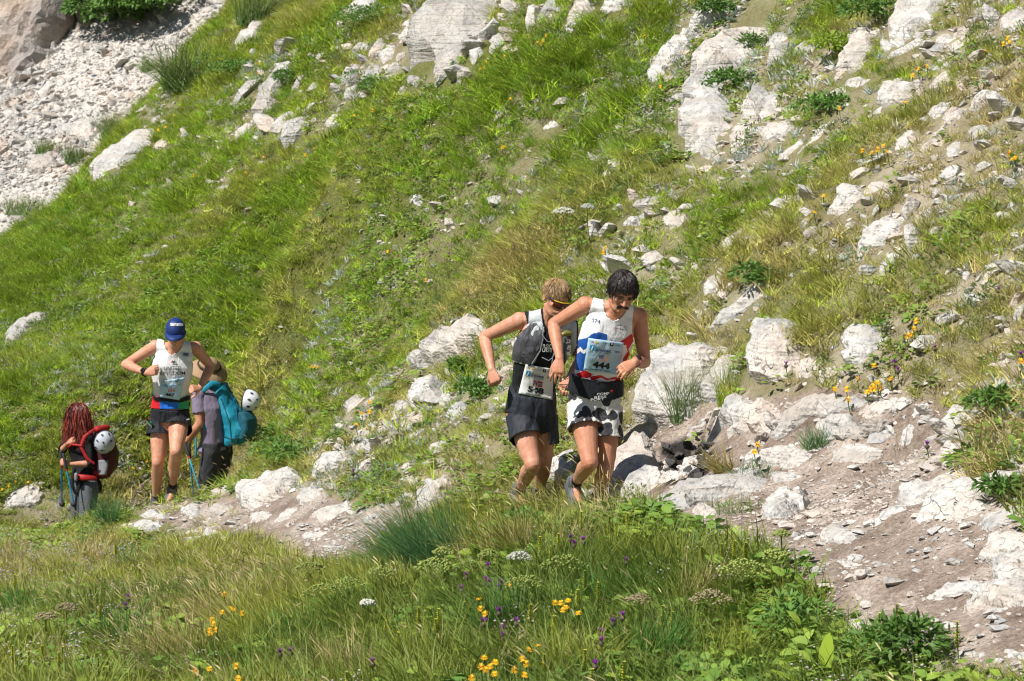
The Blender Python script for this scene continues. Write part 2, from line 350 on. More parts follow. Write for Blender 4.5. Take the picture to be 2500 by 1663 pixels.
# (frame, material, height factor, label, outline). Outlines are photo pixels; each is laid on the ground where it stands and built up with real thickness.
ROCKS = [
 (T1,0,.6,'long pale slab at the meadow edge below the scree',[(620,1270),(640,1180),(700,1110),(760,1080),(860,1000),(960,930),(1030,935),(1020,990),(900,1090),(780,1150),(690,1220)]),
 (T1,2,.8,'tall grey rock fin with a dark crack, upper left of the meadow',[(1710,790),(1760,660),(1860,520),(1920,460),(1990,480),(1960,560),(1880,640),(1860,740),(1790,800)]),
 (T1,1,.6,'narrow rock just below the tall grey fin',[(1580,980),(1610,910),(1690,850),(1720,860),(1670,920)]),
 (T1,0,.7,'broad white block with grass tuft on the scree edge',[(370,860),(450,870),(620,830),(660,900),(600,980),(480,960),(400,910)]),
 (T1,0,.6,'pale rock near the top edge right of the scree',[(1580,290),(1640,250),(1760,150),(1800,130),(1790,190),(1680,300),(1620,330)]),
 (T1,1,.6,'small block touching the upper end of the long pale slab',[(1030,980),(1130,940),(1180,960),(1120,1020),(1050,1030)]),
 (T1,1,.7,'small warm stone between yellow flowers above the long slab',[(1210,890),(1290,880),(1300,950),(1240,980)]),
 (T1,0,.6,'short pale sliver in grass right of the grey fin',[(2200,870),(2290,780),(2330,790),(2290,850),(2230,890)]),
 (T1,2,.7,'grey white block at the lower end of the scree',[(350,1060),(390,1150),(300,1170),(200,1200),(170,1150),(250,1080)]),
 (T2,1,.6,'smooth pinkish rock on the top edge left of centre',[(0,130),(60,60),(150,10),(270,0),(240,80),(160,110)]),
 (T2,2,.75,'broad grey bedrock of the upper outcrop, long and grooved',[(345,490),(370,380),(420,290),(480,250),(560,180),(640,150),(700,70),(800,30),(930,40),(980,90),(960,200),(860,340),(800,430),(740,540),(690,590),(620,560),(560,520),(480,560),(430,500)]),
 (T2,2,.7,'rounded grey face at the foot of the upper outcrop',[(630,560),(640,460),(700,380),(760,350),(820,320),(800,420),(740,540),(690,580)]),
 (T2,2,.7,'grey lump in the middle of the upper outcrop',[(790,280),(830,230),(960,200),(970,260),(900,320),(830,340)]),
 (T2,0,.7,'upright pale stone at the top right of the upper outcrop',[(960,190),(1000,100),(1060,70),(1080,120),(1010,200)]),
 (T2,2,.7,'smooth grey tooth right of the upper outcrop',[(1000,280),(1050,240),(1130,235),(1120,300),(1050,350),(1020,400)]),
 (T2,2,.7,'grey boulder left of the upper outcrop',[(130,600),(150,530),(220,450),(265,480),(230,560),(160,610)]),
 (T2,2,.7,'slim grey rock at the left foot of the upper outcrop',[(215,720),(250,640),(300,600),(330,620),(280,690)]),
 (T2,2,.6,'narrow grey wedge under the large rib of the upper outcrop',[(480,520),(540,420),(590,400),(570,500),(520,560)]),
 (T2,0,.7,'pale stone at the upper left shoulder of the outcrop',[(410,200),(430,150),(520,130),(560,170),(480,220)]),
 (T2,0,.9,'large pale fin with a pinkish foot on the top edge',[(1480,270),(1540,170),(1590,60),(1610,0),(1740,0),(1700,90),(1640,160),(1600,230)]),
 (T2,0,.7,'pale rock beside the large fin on the top edge',[(1720,90),(1780,20),(1880,0),(2000,0),(1980,60),(1900,110),(1820,100)]),
 (T2,0,.8,'pale outcrop with plants in its hollow, left of the great slabs',[(2100,570),(2080,520),(2150,400),(2230,320),(2300,220),(2352,180),(2400,240),(2352,380),(2250,450),(2200,530),(2160,590)]),
 (T2,1,.6,'thin tan slab lying in the green grass',[(0,960),(60,890),(160,820),(230,800),(200,850),(80,920)]),
 (T2,0,.6,'flat white stone in the middle of the upper meadow',[(1330,880),(1400,850),(1530,810),(1500,870),(1400,910),(1340,910)]),
 (T2,0,.7,'white stone on a bare patch under the great slabs',[(1810,1140),(1830,1100),(1940,1040),(1950,1090),(1880,1190),(1840,1180)]),
 (T2,0,.7,'squat white stone alone in the central meadow',[(430,1370),(480,1340),(560,1360),(580,1420),(500,1440),(440,1410)]),
 (T2,0,.8,'white stone, right one of the pair above the moustached runner',[(2180,1530),(2220,1490),(2340,1440),(2352,1500),(2300,1568),(2190,1568)]),
 (T2,0,.8,'white stone, left one of the pair above the moustached runner',[(1880,1540),(1950,1490),(2040,1510),(2050,1568),(1900,1568)]),
 (T2,0,.8,'small pale rock left of the top edge fin',[(1420,170),(1450,130),(1490,140),(1490,180)]),
 (T2,0,.8,'small white rock between the fin and the great slabs',[(1990,310),(2040,270),(2090,260),(2070,320),(2020,340)]),
 (T3,0,.85,'great slanting slab, the largest outcrop of the slope',[(-30,800),(0,700),(60,560),(130,450),(190,360),(300,270),(400,130),(470,30),(560,-60),(730,-60),(640,100),(570,200),(500,330),(420,440),(340,500),(250,600),(290,760),(300,830),(260,960),(200,1080),(100,1000)]),
 (T3,0,.8,'pitted lower end of the largest outcrop, above the right runner',[(-60,930),(-20,830),(30,700),(80,640),(180,630),(260,720),(310,810),(260,960),(200,1110),(120,1120),(20,1040)]),
 (T3,0,.95,'pale slab on the top edge left of the great slanting slab',[(0,300),(60,190),(170,60),(250,0),(380,0),(330,90),(240,160),(150,200),(110,250),(30,380)]),
 (T3,0,.75,'long thin rib leaning right of the great slab',[(300,1090),(350,900),(390,800),(440,690),(500,560),(550,420),(620,300),(730,150),(800,20),(870,-30),(840,90),(770,210),(710,310),(650,440),(600,560),(570,660),(520,730),(480,840),(460,960),(380,1040)]),
 (T3,0,.7,'lower continuation of the thin rib, ending in a notch',[(380,830),(430,700),(480,620),(580,610),(560,660),(510,700),(490,790),(440,830)]),
 (T3,1,.8,'warm cracked block right of the notch',[(520,820),(560,720),(620,640),(680,640),(690,740),(620,850),(540,850)]),
 (T3,0,.7,'steep pale foot below the notch of the thin rib',[(300,1090),(350,900),(380,830),(470,880),(460,960),(380,1040),(330,1110)]),
 (T3,0,.7,'low rounded rock with dark twigs along its top',[(535,940),(560,900),(640,840),(740,830),(760,880),(680,960),(600,990),(550,980)]),
 (T3,0,.8,'lone pointed white rock with a diagonal crack',[(1070,530),(1130,330),(1170,240),(1250,200),(1300,280),(1280,420),(1180,510)]),
 (T3,0,.7,'broad pale rock face on the top edge at right',[(1410,330),(1420,220),(1470,80),(1500,0),(1780,0),(1750,60),(1700,150),(1600,230),(1540,310),(1460,370)]),
 (T3,0,.8,'knobbly pale rock right of the broad top face',[(1735,300),(1740,250),(1830,230),(1880,260),(1830,320),(1760,320)]),
 (T3,1,.7,'tan rock adjoining the knobbly pale rock',[(1850,260),(1920,190),(1990,180),(1970,270),(1900,300)]),
 (T3,0,.6,'layered ledge at the top right corner',[(2180,130),(2250,90),(2352,60),(2420,100),(2352,200),(2180,210)]),
 (T3,0,.8,'grey white boulder with grass growing over its front, upper right',[(1325,730),(1340,660),(1400,590),(1500,580),(1580,600),(1560,680),(1450,740),(1360,750)]),
 (T3,0,.8,'small rock behind the grassy grey boulder',[(1550,560),(1610,530),(1690,560),(1660,600),(1590,610)]),
 (T3,0,.7,'pale wedge right of the grassy grey boulder',[(1690,610),(1720,560),(1800,500),(1860,490),(1840,560),(1740,620)]),
 (T3,0,.8,'small white stone left of the lone pointed rock',[(820,350),(850,310),(940,310),(930,360),(870,370)]),
 (T3,1,.6,'rounded tan hump below the lone pointed rock',[(950,700),(980,640),(1060,610),(1170,640),(1120,680),(1000,720)]),
 (T3,0,.5,'long straight narrow slab slanting through dry grass',[(740,1120),(760,1070),(860,980),(940,880),(1060,800),(1160,750),(1140,800),(1010,880),(950,960),(860,1010),(800,1090)]),
 (T3,0,.6,'small slab left of the long straight slab',[(375,1250),(420,1190),(490,1140),(510,1160),(450,1230)]),
 (T3,0,.7,'upper pale block of the rock pair at far right',[(1670,800),(1730,740),(1830,700),(1860,710),(1800,780),(1720,830)]),
 (T3,0,.7,'lower pale block of the rock pair at far right',[(1710,930),(1790,800),(1860,740),(1990,740),(1960,800),(1860,850),(1800,900),(1740,990)]),
 (T3,0,.7,'white rock beside the yellow flowers on the right slope',[(1450,1040),(1490,930),(1560,890),(1600,910),(1580,1000),(1500,1030)]),
 (T3,0,.8,'pale boulder at the foot of a stony streak, far right',[(1800,1060),(1820,1000),(1930,950),(1910,1040),(1850,1100)]),
 (T3,1,.7,'tan rubble block heading the stony streak, far right',[(1940,920),(1990,850),(2050,870),(2130,880),(2060,940),(1980,960)]),
 (T3,0,.7,'split pale rock with a step, right of centre slope',[(980,1480),(1050,1370),(1050,1310),(1200,1290),(1250,1340),(1180,1440),(1080,1490)]),
 (T3,1,.7,'tan cap behind the split pale rock',[(1230,1310),(1310,1240),(1430,1260),(1420,1310),(1330,1330),(1270,1340)]),
 (T3,0,.6,'thin plate lying above the tall smooth rock',[(1320,1510),(1440,1410),(1480,1390),(1470,1430),(1380,1500)]),
 (M1,2,.6,'curved grey rock ridge at the left edge of the meadow',[(10,820),(20,760),(80,690),(170,630),(240,600),(330,610),(300,650),(210,690),(160,760),(100,800),(70,830)]),
 (M1,0,.6,'pale sliver of rock left of the capped runner',[(640,1250),(680,1190),(740,1140),(830,1090),(850,1110),(810,1160),(740,1220),(680,1250)]),
 (M1,0,.6,'small flat rock in the grass right of the turquoise backpack',[(2020,1520),(2060,1470),(2150,1430),(2260,1390),(2240,1430),(2120,1500),(2060,1530)]),
 (M2,0,1.05,'long white log-shaped boulder left of the sunglasses runner',[(435,1010),(440,965),(560,930),(640,890),(700,850),(800,770),(900,720),(960,700),(1010,760),(960,830),(860,880),(780,930),(640,990),(560,1010),(540,1060),(470,1060)]),
 (M2,0,1.0,'curved pale rock below the log-shaped boulder',[(630,1310),(660,1230),(720,1150),(800,1080),(920,1015),(930,1035),(830,1080),(760,1150),(760,1210),(690,1280)]),
 (M2,0,.7,'pale triangular rock with yellow flowers at its foot',[(0,1350),(30,1290),(90,1200),(160,1150),(230,1180),(220,1240),(110,1300),(20,1350)]),
 (M2,0,.8,'upright rounded rock right of the triangular rock',[(330,1380),(340,1290),(370,1210),(440,1190),(470,1220),(430,1270),(390,1330),(380,1400)]),
 (M2,0,1.0,'slanting rock behind the upright rounded rock',[(440,1280),(480,1180),(540,1120),(620,1070),(660,1090),(600,1150),(540,1220),(490,1290)]),
 (M2,0,.8,'small rounded stone at the foot of the triangular rock',[(60,1440),(90,1400),(160,1380),(220,1430),(150,1460)]),
 (M2,0,.8,'small stone under the upright rounded rock',[(220,1420),(270,1370),(330,1380),(320,1430),(250,1440)]),
 (M2,0,.7,'low flat stone below the curved pale rock',[(420,1480),(470,1430),(560,1380),(590,1390),(520,1450),(440,1490)]),
 (M2,0,.7,'stone wedged above the low flat stone',[(380,1420),(460,1360),(520,1330),(560,1350),(480,1420),(410,1440)]),
 (M2,2,.8,'small grey stone alone on the slope left of the sunglasses runner',[(650,620),(660,580),(710,560),(720,600),(680,640)]),
 (M2,1,.8,'rock behind the elbow side of the sunglasses runner',[(995,1230),(1000,1190),(1040,1175),(1090,1230),(1080,1280),(1040,1260)]),
 (M2,0,.8,'small white stone near the left hip of the sunglasses runner',[(840,1490),(860,1440),(940,1400),(950,1440),(880,1480)]),
 (M2,2,.8,'small stone at the head of the log-shaped boulder',[(915,680),(930,640),(990,630),(985,690),(950,720)]),
 (M3,1,.7,'tan rock streak at the left of the right slope',[(250,170),(260,120),(330,90),(420,30),(440,60),(420,100),(340,140),(300,180)]),
 (M3,0,.7,'pale rock directly right of the moustached runner head',[(100,560),(180,400),(220,330),(300,290),(330,340),(250,450),(200,520)]),
 (M3,0,.7,'long pale boulder right of the moustached runner shoulder',[(170,760),(210,690),(310,580),(380,540),(430,460),(500,400),(620,380),(640,440),(600,500),(520,520),(440,590),(320,680),(230,740)]),
 (M3,0,.9,'large square boulder with bedding cracks at its base',[(370,1160),(400,1080),(440,980),(480,850),(560,760),(660,725),(750,740),(745,850),(780,950),(700,1070),(560,1160),(420,1190)]),
 (M3,0,.7,'low rock joined to the right of the large square boulder',[(720,960),(800,920),(970,890),(980,980),(900,1060),(760,1060)]),
 (M3,0,.9,'flat-topped block with layered base, right of the square boulder',[(1070,860),(1110,760),(1180,715),(1270,710),(1370,750),(1390,830),(1330,900),(1240,980),(1140,990),(1060,940),(1110,890)]),
 (M3,0,.8,'leaning wedge of layered rock left of the square boulder',[(105,1250),(130,1150),(180,1090),(240,1010),(330,930),(370,960),(360,1080),(300,1170),(270,1230),(180,1290)]),
 (SRC,0,.8,'broad boulder behind the tall green tuft beside the right runner',[(1534,1046),(1541,1007),(1566,921),(1587,889),(1626,864),(1714,875),(1771,875),(1717,925),(1710,954),(1692,996),(1674,1025),(1600,1055)]),
 (M3,1,.8,'cracked tan boulder above the dark hollow',[(120,1460),(140,1400),(260,1300),(400,1280),(560,1290),(640,1350),(600,1430),(480,1480),(300,1490)]),
 (M3,2,.6,'wide grey slab of the platform beyond the trail',[(580,1470),(640,1340),(760,1240),(900,1170),(1010,1160),(1200,1180),(1290,1200),(1220,1280),(1100,1300),(900,1330),(760,1420),(640,1490)]),
 (M3,2,.9,'rounded grey knob with a dark pitted right side on the platform',[(880,1380),(1000,1320),(1150,1320),(1240,1400),(1250,1450),(1180,1500),(1040,1480),(920,1440)]),
 (M3,0,.6,'white slab under the yellow flower clump on the platform',[(1180,1300),(1290,1200),(1430,1180),(1540,1130),(1560,1170),(1460,1260),(1340,1330),(1230,1340)]),
 (M3,0,.5,'smooth white plate below the yellow flower clump',[(1260,1470),(1350,1380),(1480,1290),(1510,1330),(1450,1430),(1380,1480)]),
 (M3,0,.6,'square pale paving-like rock on the platform',[(1450,1480),(1520,1380),(1620,1340),(1630,1400),(1600,1500),(1500,1530)]),
 (M3,1,.6,'tilted beige block left of the bright white boulder',[(1600,1520),(1650,1370),(1780,1340),(1790,1370),(1740,1470),(1680,1540)]),
 (M3,0,.9,'bright white boulder at the right end of the platform',[(1735,1500),(1780,1400),(1880,1310),(1950,1320),(1930,1390),(1850,1450),(1790,1520)]),
 (M3,0,.8,'small flat stone on top of the bright white boulder end',[(1875,1300),(1880,1270),(1960,1245),(1995,1260),(1970,1300)]),
 (M3,0,.7,'low pale rock in front of the platform knob',[(640,1600),(640,1540),(760,1490),(880,1540),(900,1600),(760,1640)]),
 (M3,0,.6,'wide white rock at the upper edge of the right trail',[(1000,1640),(1030,1568),(1100,1490),(1230,1500),(1390,1520),(1420,1590),(1300,1640),(1150,1650)]),
 (M3,0,.7,'smooth tall rock high on the right slope',[(1160,300),(1180,220),(1230,80),(1300,10),(1400,-60),(1530,-40),(1470,70),(1380,160),(1290,180),(1220,260)]),
 (M3,0,.8,'small white rock below the smooth tall rock',[(1200,350),(1240,300),(1300,280),(1290,340),(1230,390)]),
 (M3,0,.7,'hooked pale rock right of the smooth tall rock',[(1330,360),(1350,280),(1430,200),(1510,180),(1520,210),(1450,280),(1400,350),(1340,390)]),
 (M3,0,.7,'slim white rock right of the hooked pale rock',[(1420,430),(1450,370),(1490,320),(1510,330),(1480,390),(1440,440)]),
 (M3,0,.8,'small white stone left of a standing stone pair on the right slope',[(770,230),(800,170),(850,170),(840,230),(790,250)]),
 (M3,0,.7,'slanting stone of the standing pair on the right slope',[(840,230),(880,160),(940,110),(980,120),(920,200),(860,250)]),
 (M3,0,.7,'thin upright stone topping the standing pair on the right slope',[(890,130),(910,50),(950,40),(950,110)]),
 (M3,1,.8,'small tan stone above the long pale boulder',[(505,360),(520,310),(570,290),(590,330),(550,370)]),
 (M3,2,.8,'grey stone at the right edge beside an orange flower',[(2260,1020),(2290,960),(2350,920),(2370,970),(2300,1030)]),
 (M3,0,.8,'small stone in brown twigs near the right edge',[(2140,1110),(2200,1040),(2260,1030),(2220,1090)]),
 (B2,0,.7,'tall pale rock behind the big grass tuft on the bank',[(470,420),(500,330),(560,240),(640,200),(720,210),(740,280),(640,330),(580,400),(520,450)]),
 (B2,0,.7,'small pale rock above the big grass tuft',[(370,130),(420,90),(510,60),(520,90),(460,140),(440,170)]),
 (B2,0,.6,'flat pale rock left of the sunglasses runner knee',[(720,180),(790,160),(920,150),(910,200),(800,230),(740,210)]),
 (B2,0,.8,'grey white boulder between the legs of the two front runners',[(1340,190),(1400,90),(1500,40),(1600,20),(1620,90),(1600,150),(1540,220),(1400,220)]),
 (B2,0,.9,'large white boulder right of the moustached runner legs',[(1750,340),(1800,250),(1880,100),(1940,0),(2050,-50),(2130,0),(2110,90),(2190,160),(2180,230),(2050,320),(1960,360),(1830,380)]),
 (SRC,2,.6,'long grey slab bordering the trail in front of the dark hollow',[(1570,1226),(1595,1204),(1660,1188),(1735,1180),(1854,1164),(1877,1182),(1868,1210),(1830,1222),(1768,1212),(1714,1230),(1674,1246),(1600,1250)]),
 (B2,0,.6,'slab beside the trail left of the big grass tuft',[(70,510),(140,460),(240,410),(320,400),(300,450),(200,480),(110,520)]),
 (B2,0,.9,'small square block with a shaded side at the dark hollow',[(2150,160),(2150,90),(2200,40),(2270,50),(2280,150),(2220,190)]),
 (B2,0,.9,'broken white block at the bottom of the dark hollow',[(2140,250),(2170,190),(2270,180),(2290,220),(2250,250),(2180,275)]),
 (B3,0,.7,'grey rock behind the dark green tuft by the trail',[(400,90),(480,20),(560,-10),(700,-20),(880,0),(910,60),(800,120),(680,130),(560,120),(440,130)]),
 (B3,0,.7,'low white boulder in the trail edge below the dark green tuft',[(560,170),(620,140),(760,120),(850,180),(760,210),(620,230)]),
 (B3,0,.9,'small bright stone at the right rim of the dark hollow',[(210,230),(250,180),(300,150),(330,190),(290,230)]),
 (B3,0,.8,'rough white block in the middle of the trail edge',[(530,430),(560,370),(620,320),(760,290),(850,280),(900,350),(860,390),(740,450),(640,470),(540,460)]),
 (B3,0,.8,'rounded white stone where the bank grass meets the trail',[(60,490),(80,400),(180,375),(250,420),(270,500),(180,505)]),
 (B3,0,.6,'upper half of the long white ledge right of the trail',[(1440,370),(1500,270),(1680,210),(1900,110),(1970,100),(1930,190),(1700,320),(1600,380),(1480,400)]),
 (B3,0,.6,'lower half of the long white ledge right of the trail',[(1420,520),(1430,460),(1600,390),(1760,300),(1960,230),(2100,200),(2339,120),(2330,170),(2110,270),(2060,330),(2080,400),(1990,475),(1800,500),(1560,530)]),
 (B3,0,.7,'low toe of the long white ledge on the trail',[(1300,530),(1340,440),(1450,400),(1560,375),(1540,420),(1420,460),(1370,500)]),
 (B3,0,.8,'smooth half-buried white slab in the trail',[(880,600),(960,540),(1080,520),(1210,550),(1220,590),(1150,640),(1000,640)]),
 (B3,1,.7,'flat tan stone lying loose with a shadow under it on the trail',[(1030,780),(1060,740),(1170,735),(1250,770),(1270,800),(1180,815),(1080,810)]),
 (B3,1,.6,'worn low rock hump running across the trail',[(590,640),(760,650),(900,680),(1030,740),(960,770),(850,750),(700,700)]),
 (B3,0,.6,'tilted white plate at the right trail side',[(1730,690),(1800,600),(1900,550),(1990,530),(1960,600),(1860,650)]),
 (B3,0,.7,'stone under the tilted white plate',[(1810,690),(1860,650),(1950,630),(1940,690),(1870,710)]),
 (B3,1,.8,'upper large boulder at the right frame edge by the trail',[(1990,770),(2050,690),(2080,590),(2180,570),(2339,560),(2420,600),(2339,700),(2200,740),(2110,780)]),
 (B3,0,.9,'lower large white boulder at the right frame edge by the trail',[(2090,870),(2120,790),(2200,730),(2339,720),(2430,780),(2400,880),(2200,920),(2120,940)]),
 (B3,0,.85,'long flat step stone lower right of the trail',[(1550,1020),(1640,960),(1800,910),(1990,890),(2080,910),(2080,950),(1960,970),(1840,1000),(1690,1030)]),
 (B3,0,.6,'small wedge below the long flat step stone',[(1790,1090),(1830,1030),(1930,990),(1950,1020),(1870,1080)]),
 (B3,1,.8,'broad worn step across the trail at lower right',[(1880,1120),(1950,1060),(2100,980),(2280,940),(2420,960),(2400,1060),(2150,1090),(1980,1120)]),
 (B3,0,.9,'small stone left of the lower large white boulder',[(2040,860),(2060,800),(2110,810),(2100,860)]),
 (B3,1,.8,'small tan stone on the trail left of the right edge boulders',[(1930,870),(1970,820),(2040,830),(2050,880)]),
 (B3,0,.7,'white rock at the lower trail border, left one',[(1060,1280),(1060,1190),(1160,1160),(1300,1170),(1440,1200),(1330,1240),(1180,1290)]),
 (B3,0,.9,'upright white stone among leaves at the lower trail border',[(1185,1400),(1190,1300),(1280,1270),(1290,1380),(1240,1420)]),
 (B3,0,.6,'flat white rock behind the yellow-green flower spikes',[(1290,1270),(1450,1210),(1640,1270),(1750,1300),(1600,1340),(1400,1350)]),
 (B3,2,.7,'grey slab at the lower right trail border',[(1800,1390),(1830,1330),(1960,1320),(2080,1370),(2110,1430),(1960,1440)]),
 (B3,1,.6,'tan slab at the bottom right corner',[(2120,1370),(2200,1330),(2339,1340),(2420,1400),(2339,1450),(2180,1450)]),
 (B1,0,.7,'white boulder at the left edge in front of the red-haired hiker',[(0,340),(80,290),(180,250),(250,220),(300,300),(280,370),(150,400),(30,410),(-40,400)]),
 (B1,0,.7,'large white trail boulder right of the hat-wearing hiker',[(1570,320),(1600,300),(1720,240),(1860,200),(2000,170),(2060,210),(1940,290),(1880,340),(1800,370),(1700,410),(1620,410)]),
 (B1,0,.7,'pale boulder above the large white trail boulder',[(2090,200),(2110,130),(2200,70),(2330,10),(2339,90),(2200,160),(2120,230)]),
 (B1,0,.7,'angular white block on the left trail',[(1990,340),(2040,280),(2140,250),(2200,290),(2110,350),(2080,390),(2000,360)]),
 (B1,0,.5,'long splinter of white rock on the left trail',[(1840,490),(1900,430),(2040,350),(2060,370),(1990,450),(1920,500)]),
 (B1,0,.8,'white stone right of the capped runner foot',[(1210,420),(1250,370),(1350,340),(1360,390),(1330,480),(1270,480)]),
 (B1,2,.8,'grey stone at the feet of the hat-wearing hiker',[(1400,390),(1440,360),(1560,385),(1570,410),(1480,440),(1410,430)]),
 (B1,1,.6,'flat stone under the capped runner shoes',[(910,440),(940,410),(1030,400),(1140,440),(1100,480),(960,460)]),
 (B1,1,.8,'small stone left of the capped runner shoes',[(840,390),(880,380),(910,420),(870,450)]),
 (B1,0,.8,'white stone deep in the grass of the foreground bank',[(1640,990),(1700,950),(1790,960),(1860,1000),(1760,1030),(1660,1030)]),
 (B2,0,.9,'white stone in the bank below the dark leafy patch',[(1400,570),(1420,520),(1520,510),(1530,550),(1450,590)]),
 (B2,0,.9,'white stone at the bottom edge beside yellow flowers',[(1280,1470),(1340,1430),(1420,1420),(1430,1460),(1330,1510)]),
 (M3,0,.6,'chalky ledge joining the dark hollow to the wide grey slab',[(20,1440),(60,1350),(200,1260),(280,1240),(250,1320),(130,1400),(60,1460)]),
 (M3,0,.6,'stepped white ledge under the layered wedge',[(420,1290),(480,1230),(620,1220),(760,1230),(720,1290),(600,1310)]),
 (M3,0,.6,'jagged white ledge behind the rounded grey knob',[(1000,1200),(1050,1140),(1200,1110),(1290,1150),(1230,1190),(1100,1210)]),
 (M3,0,.6,'narrow white ledge right of the rounded grey knob',[(1240,1500),(1260,1440),(1390,1440),(1500,1500),(1400,1540),(1290,1530)]),
 (M3,0,.6,'upright fluted white rocks below brown twigs on the platform',[(1540,1340),(1570,1270),(1690,1160),(1720,1200),(1700,1300),(1620,1340)]),
 (M3,0,.6,'pale ledge right of the tilted beige block',[(1690,1560),(1780,1500),(1900,1480),(2000,1500),(1900,1560),(1780,1590)]),
 (B3,0,.7,'white slab at the right trail side above the tilted plate',[(1990,520),(2060,440),(2200,400),(2339,360),(2339,450),(2200,500),(2080,560)]),
 (B3,0,.7,'small white rock between ledge and right edge boulders',[(1640,820),(1720,750),(1800,760),(1780,820),(1690,850)]),
 (B3,0,.5,'low white rock hump lower centre of the trail',[(1440,880),(1520,830),(1640,830),(1660,880),(1560,910)]),
 (B1,0,.7,'white rubble block in front of the capped runner',[(850,520),(900,470),(1010,480),(1120,500),(1080,560),(940,570)]),
 (B1,0,.7,'small white rock on the left trail below the hat-wearing hiker',[(1350,600),(1370,540),(1440,520),(1470,560),(1420,610)]),
 (B1,0,.6,'flat white rock below the large white trail boulder',[(1660,480),(1720,420),(1800,400),(1860,430),(1800,480),(1720,500)]),
 (B1,0,.6,'broken white ledge at the right end of the left trail',[(2080,470),(2150,410),(2260,380),(2360,360),(2380,420),(2260,470),(2160,510)]),
 (B1,1,.6,'low tan rock in the left trail beside the bank',[(1980,610),(2050,560),(2180,550),(2250,590),(2150,630)]),
 (M2,0,.7,'long pale slab left of the blond runner hand',[(700,1330),(760,1260),(860,1200),(900,1220),(840,1290),(760,1350)]),
 (M2,0,.7,'white rock above the flat pale rock by the blond runner',[(560,1540),(620,1490),(720,1470),(760,1500),(690,1550),(600,1570)]),
 (T2,2,.8,'grey slab fragment in the heart of the upper outcrop',[(560,420),(620,330),(700,270),(770,260),(740,330),(660,400),(600,460)]),
 (T2,2,.7,'pale step at the top of the upper outcrop',[(700,120),(760,60),(860,30),(930,60),(860,130),(770,170)]),
 (T2,0,.7,'white broken rock at the right of the upper outcrop',[(860,330),(900,290),(960,270),(950,330),(900,400),(850,400)]),
 (T2,0,.7,'pale rock left below the large rib',[(250,420),(290,360),(370,330),(350,420),(290,470)]),
 (T2,0,.7,'white rubble head left of the upper outcrop',[(60,360),(110,310),(200,280),(230,320),(150,370)]),
 (T3,0,.6,'thin pale ridge under the broad top face',[(1400,420),(1430,370),(1540,320),(1640,260),(1700,250),(1620,320),(1500,390)]),
 (T3,0,.6,'low pale strip left of the grassy grey boulder',[(1040,620),(1100,570),(1230,540),(1340,560),(1280,600),(1140,620)]),
 (T3,0,.6,'pale strip below the low rounded rock',[(680,1060),(740,1010),(830,960),(850,990),(770,1050),(700,1100)]),
]
ROCKPOLY = []
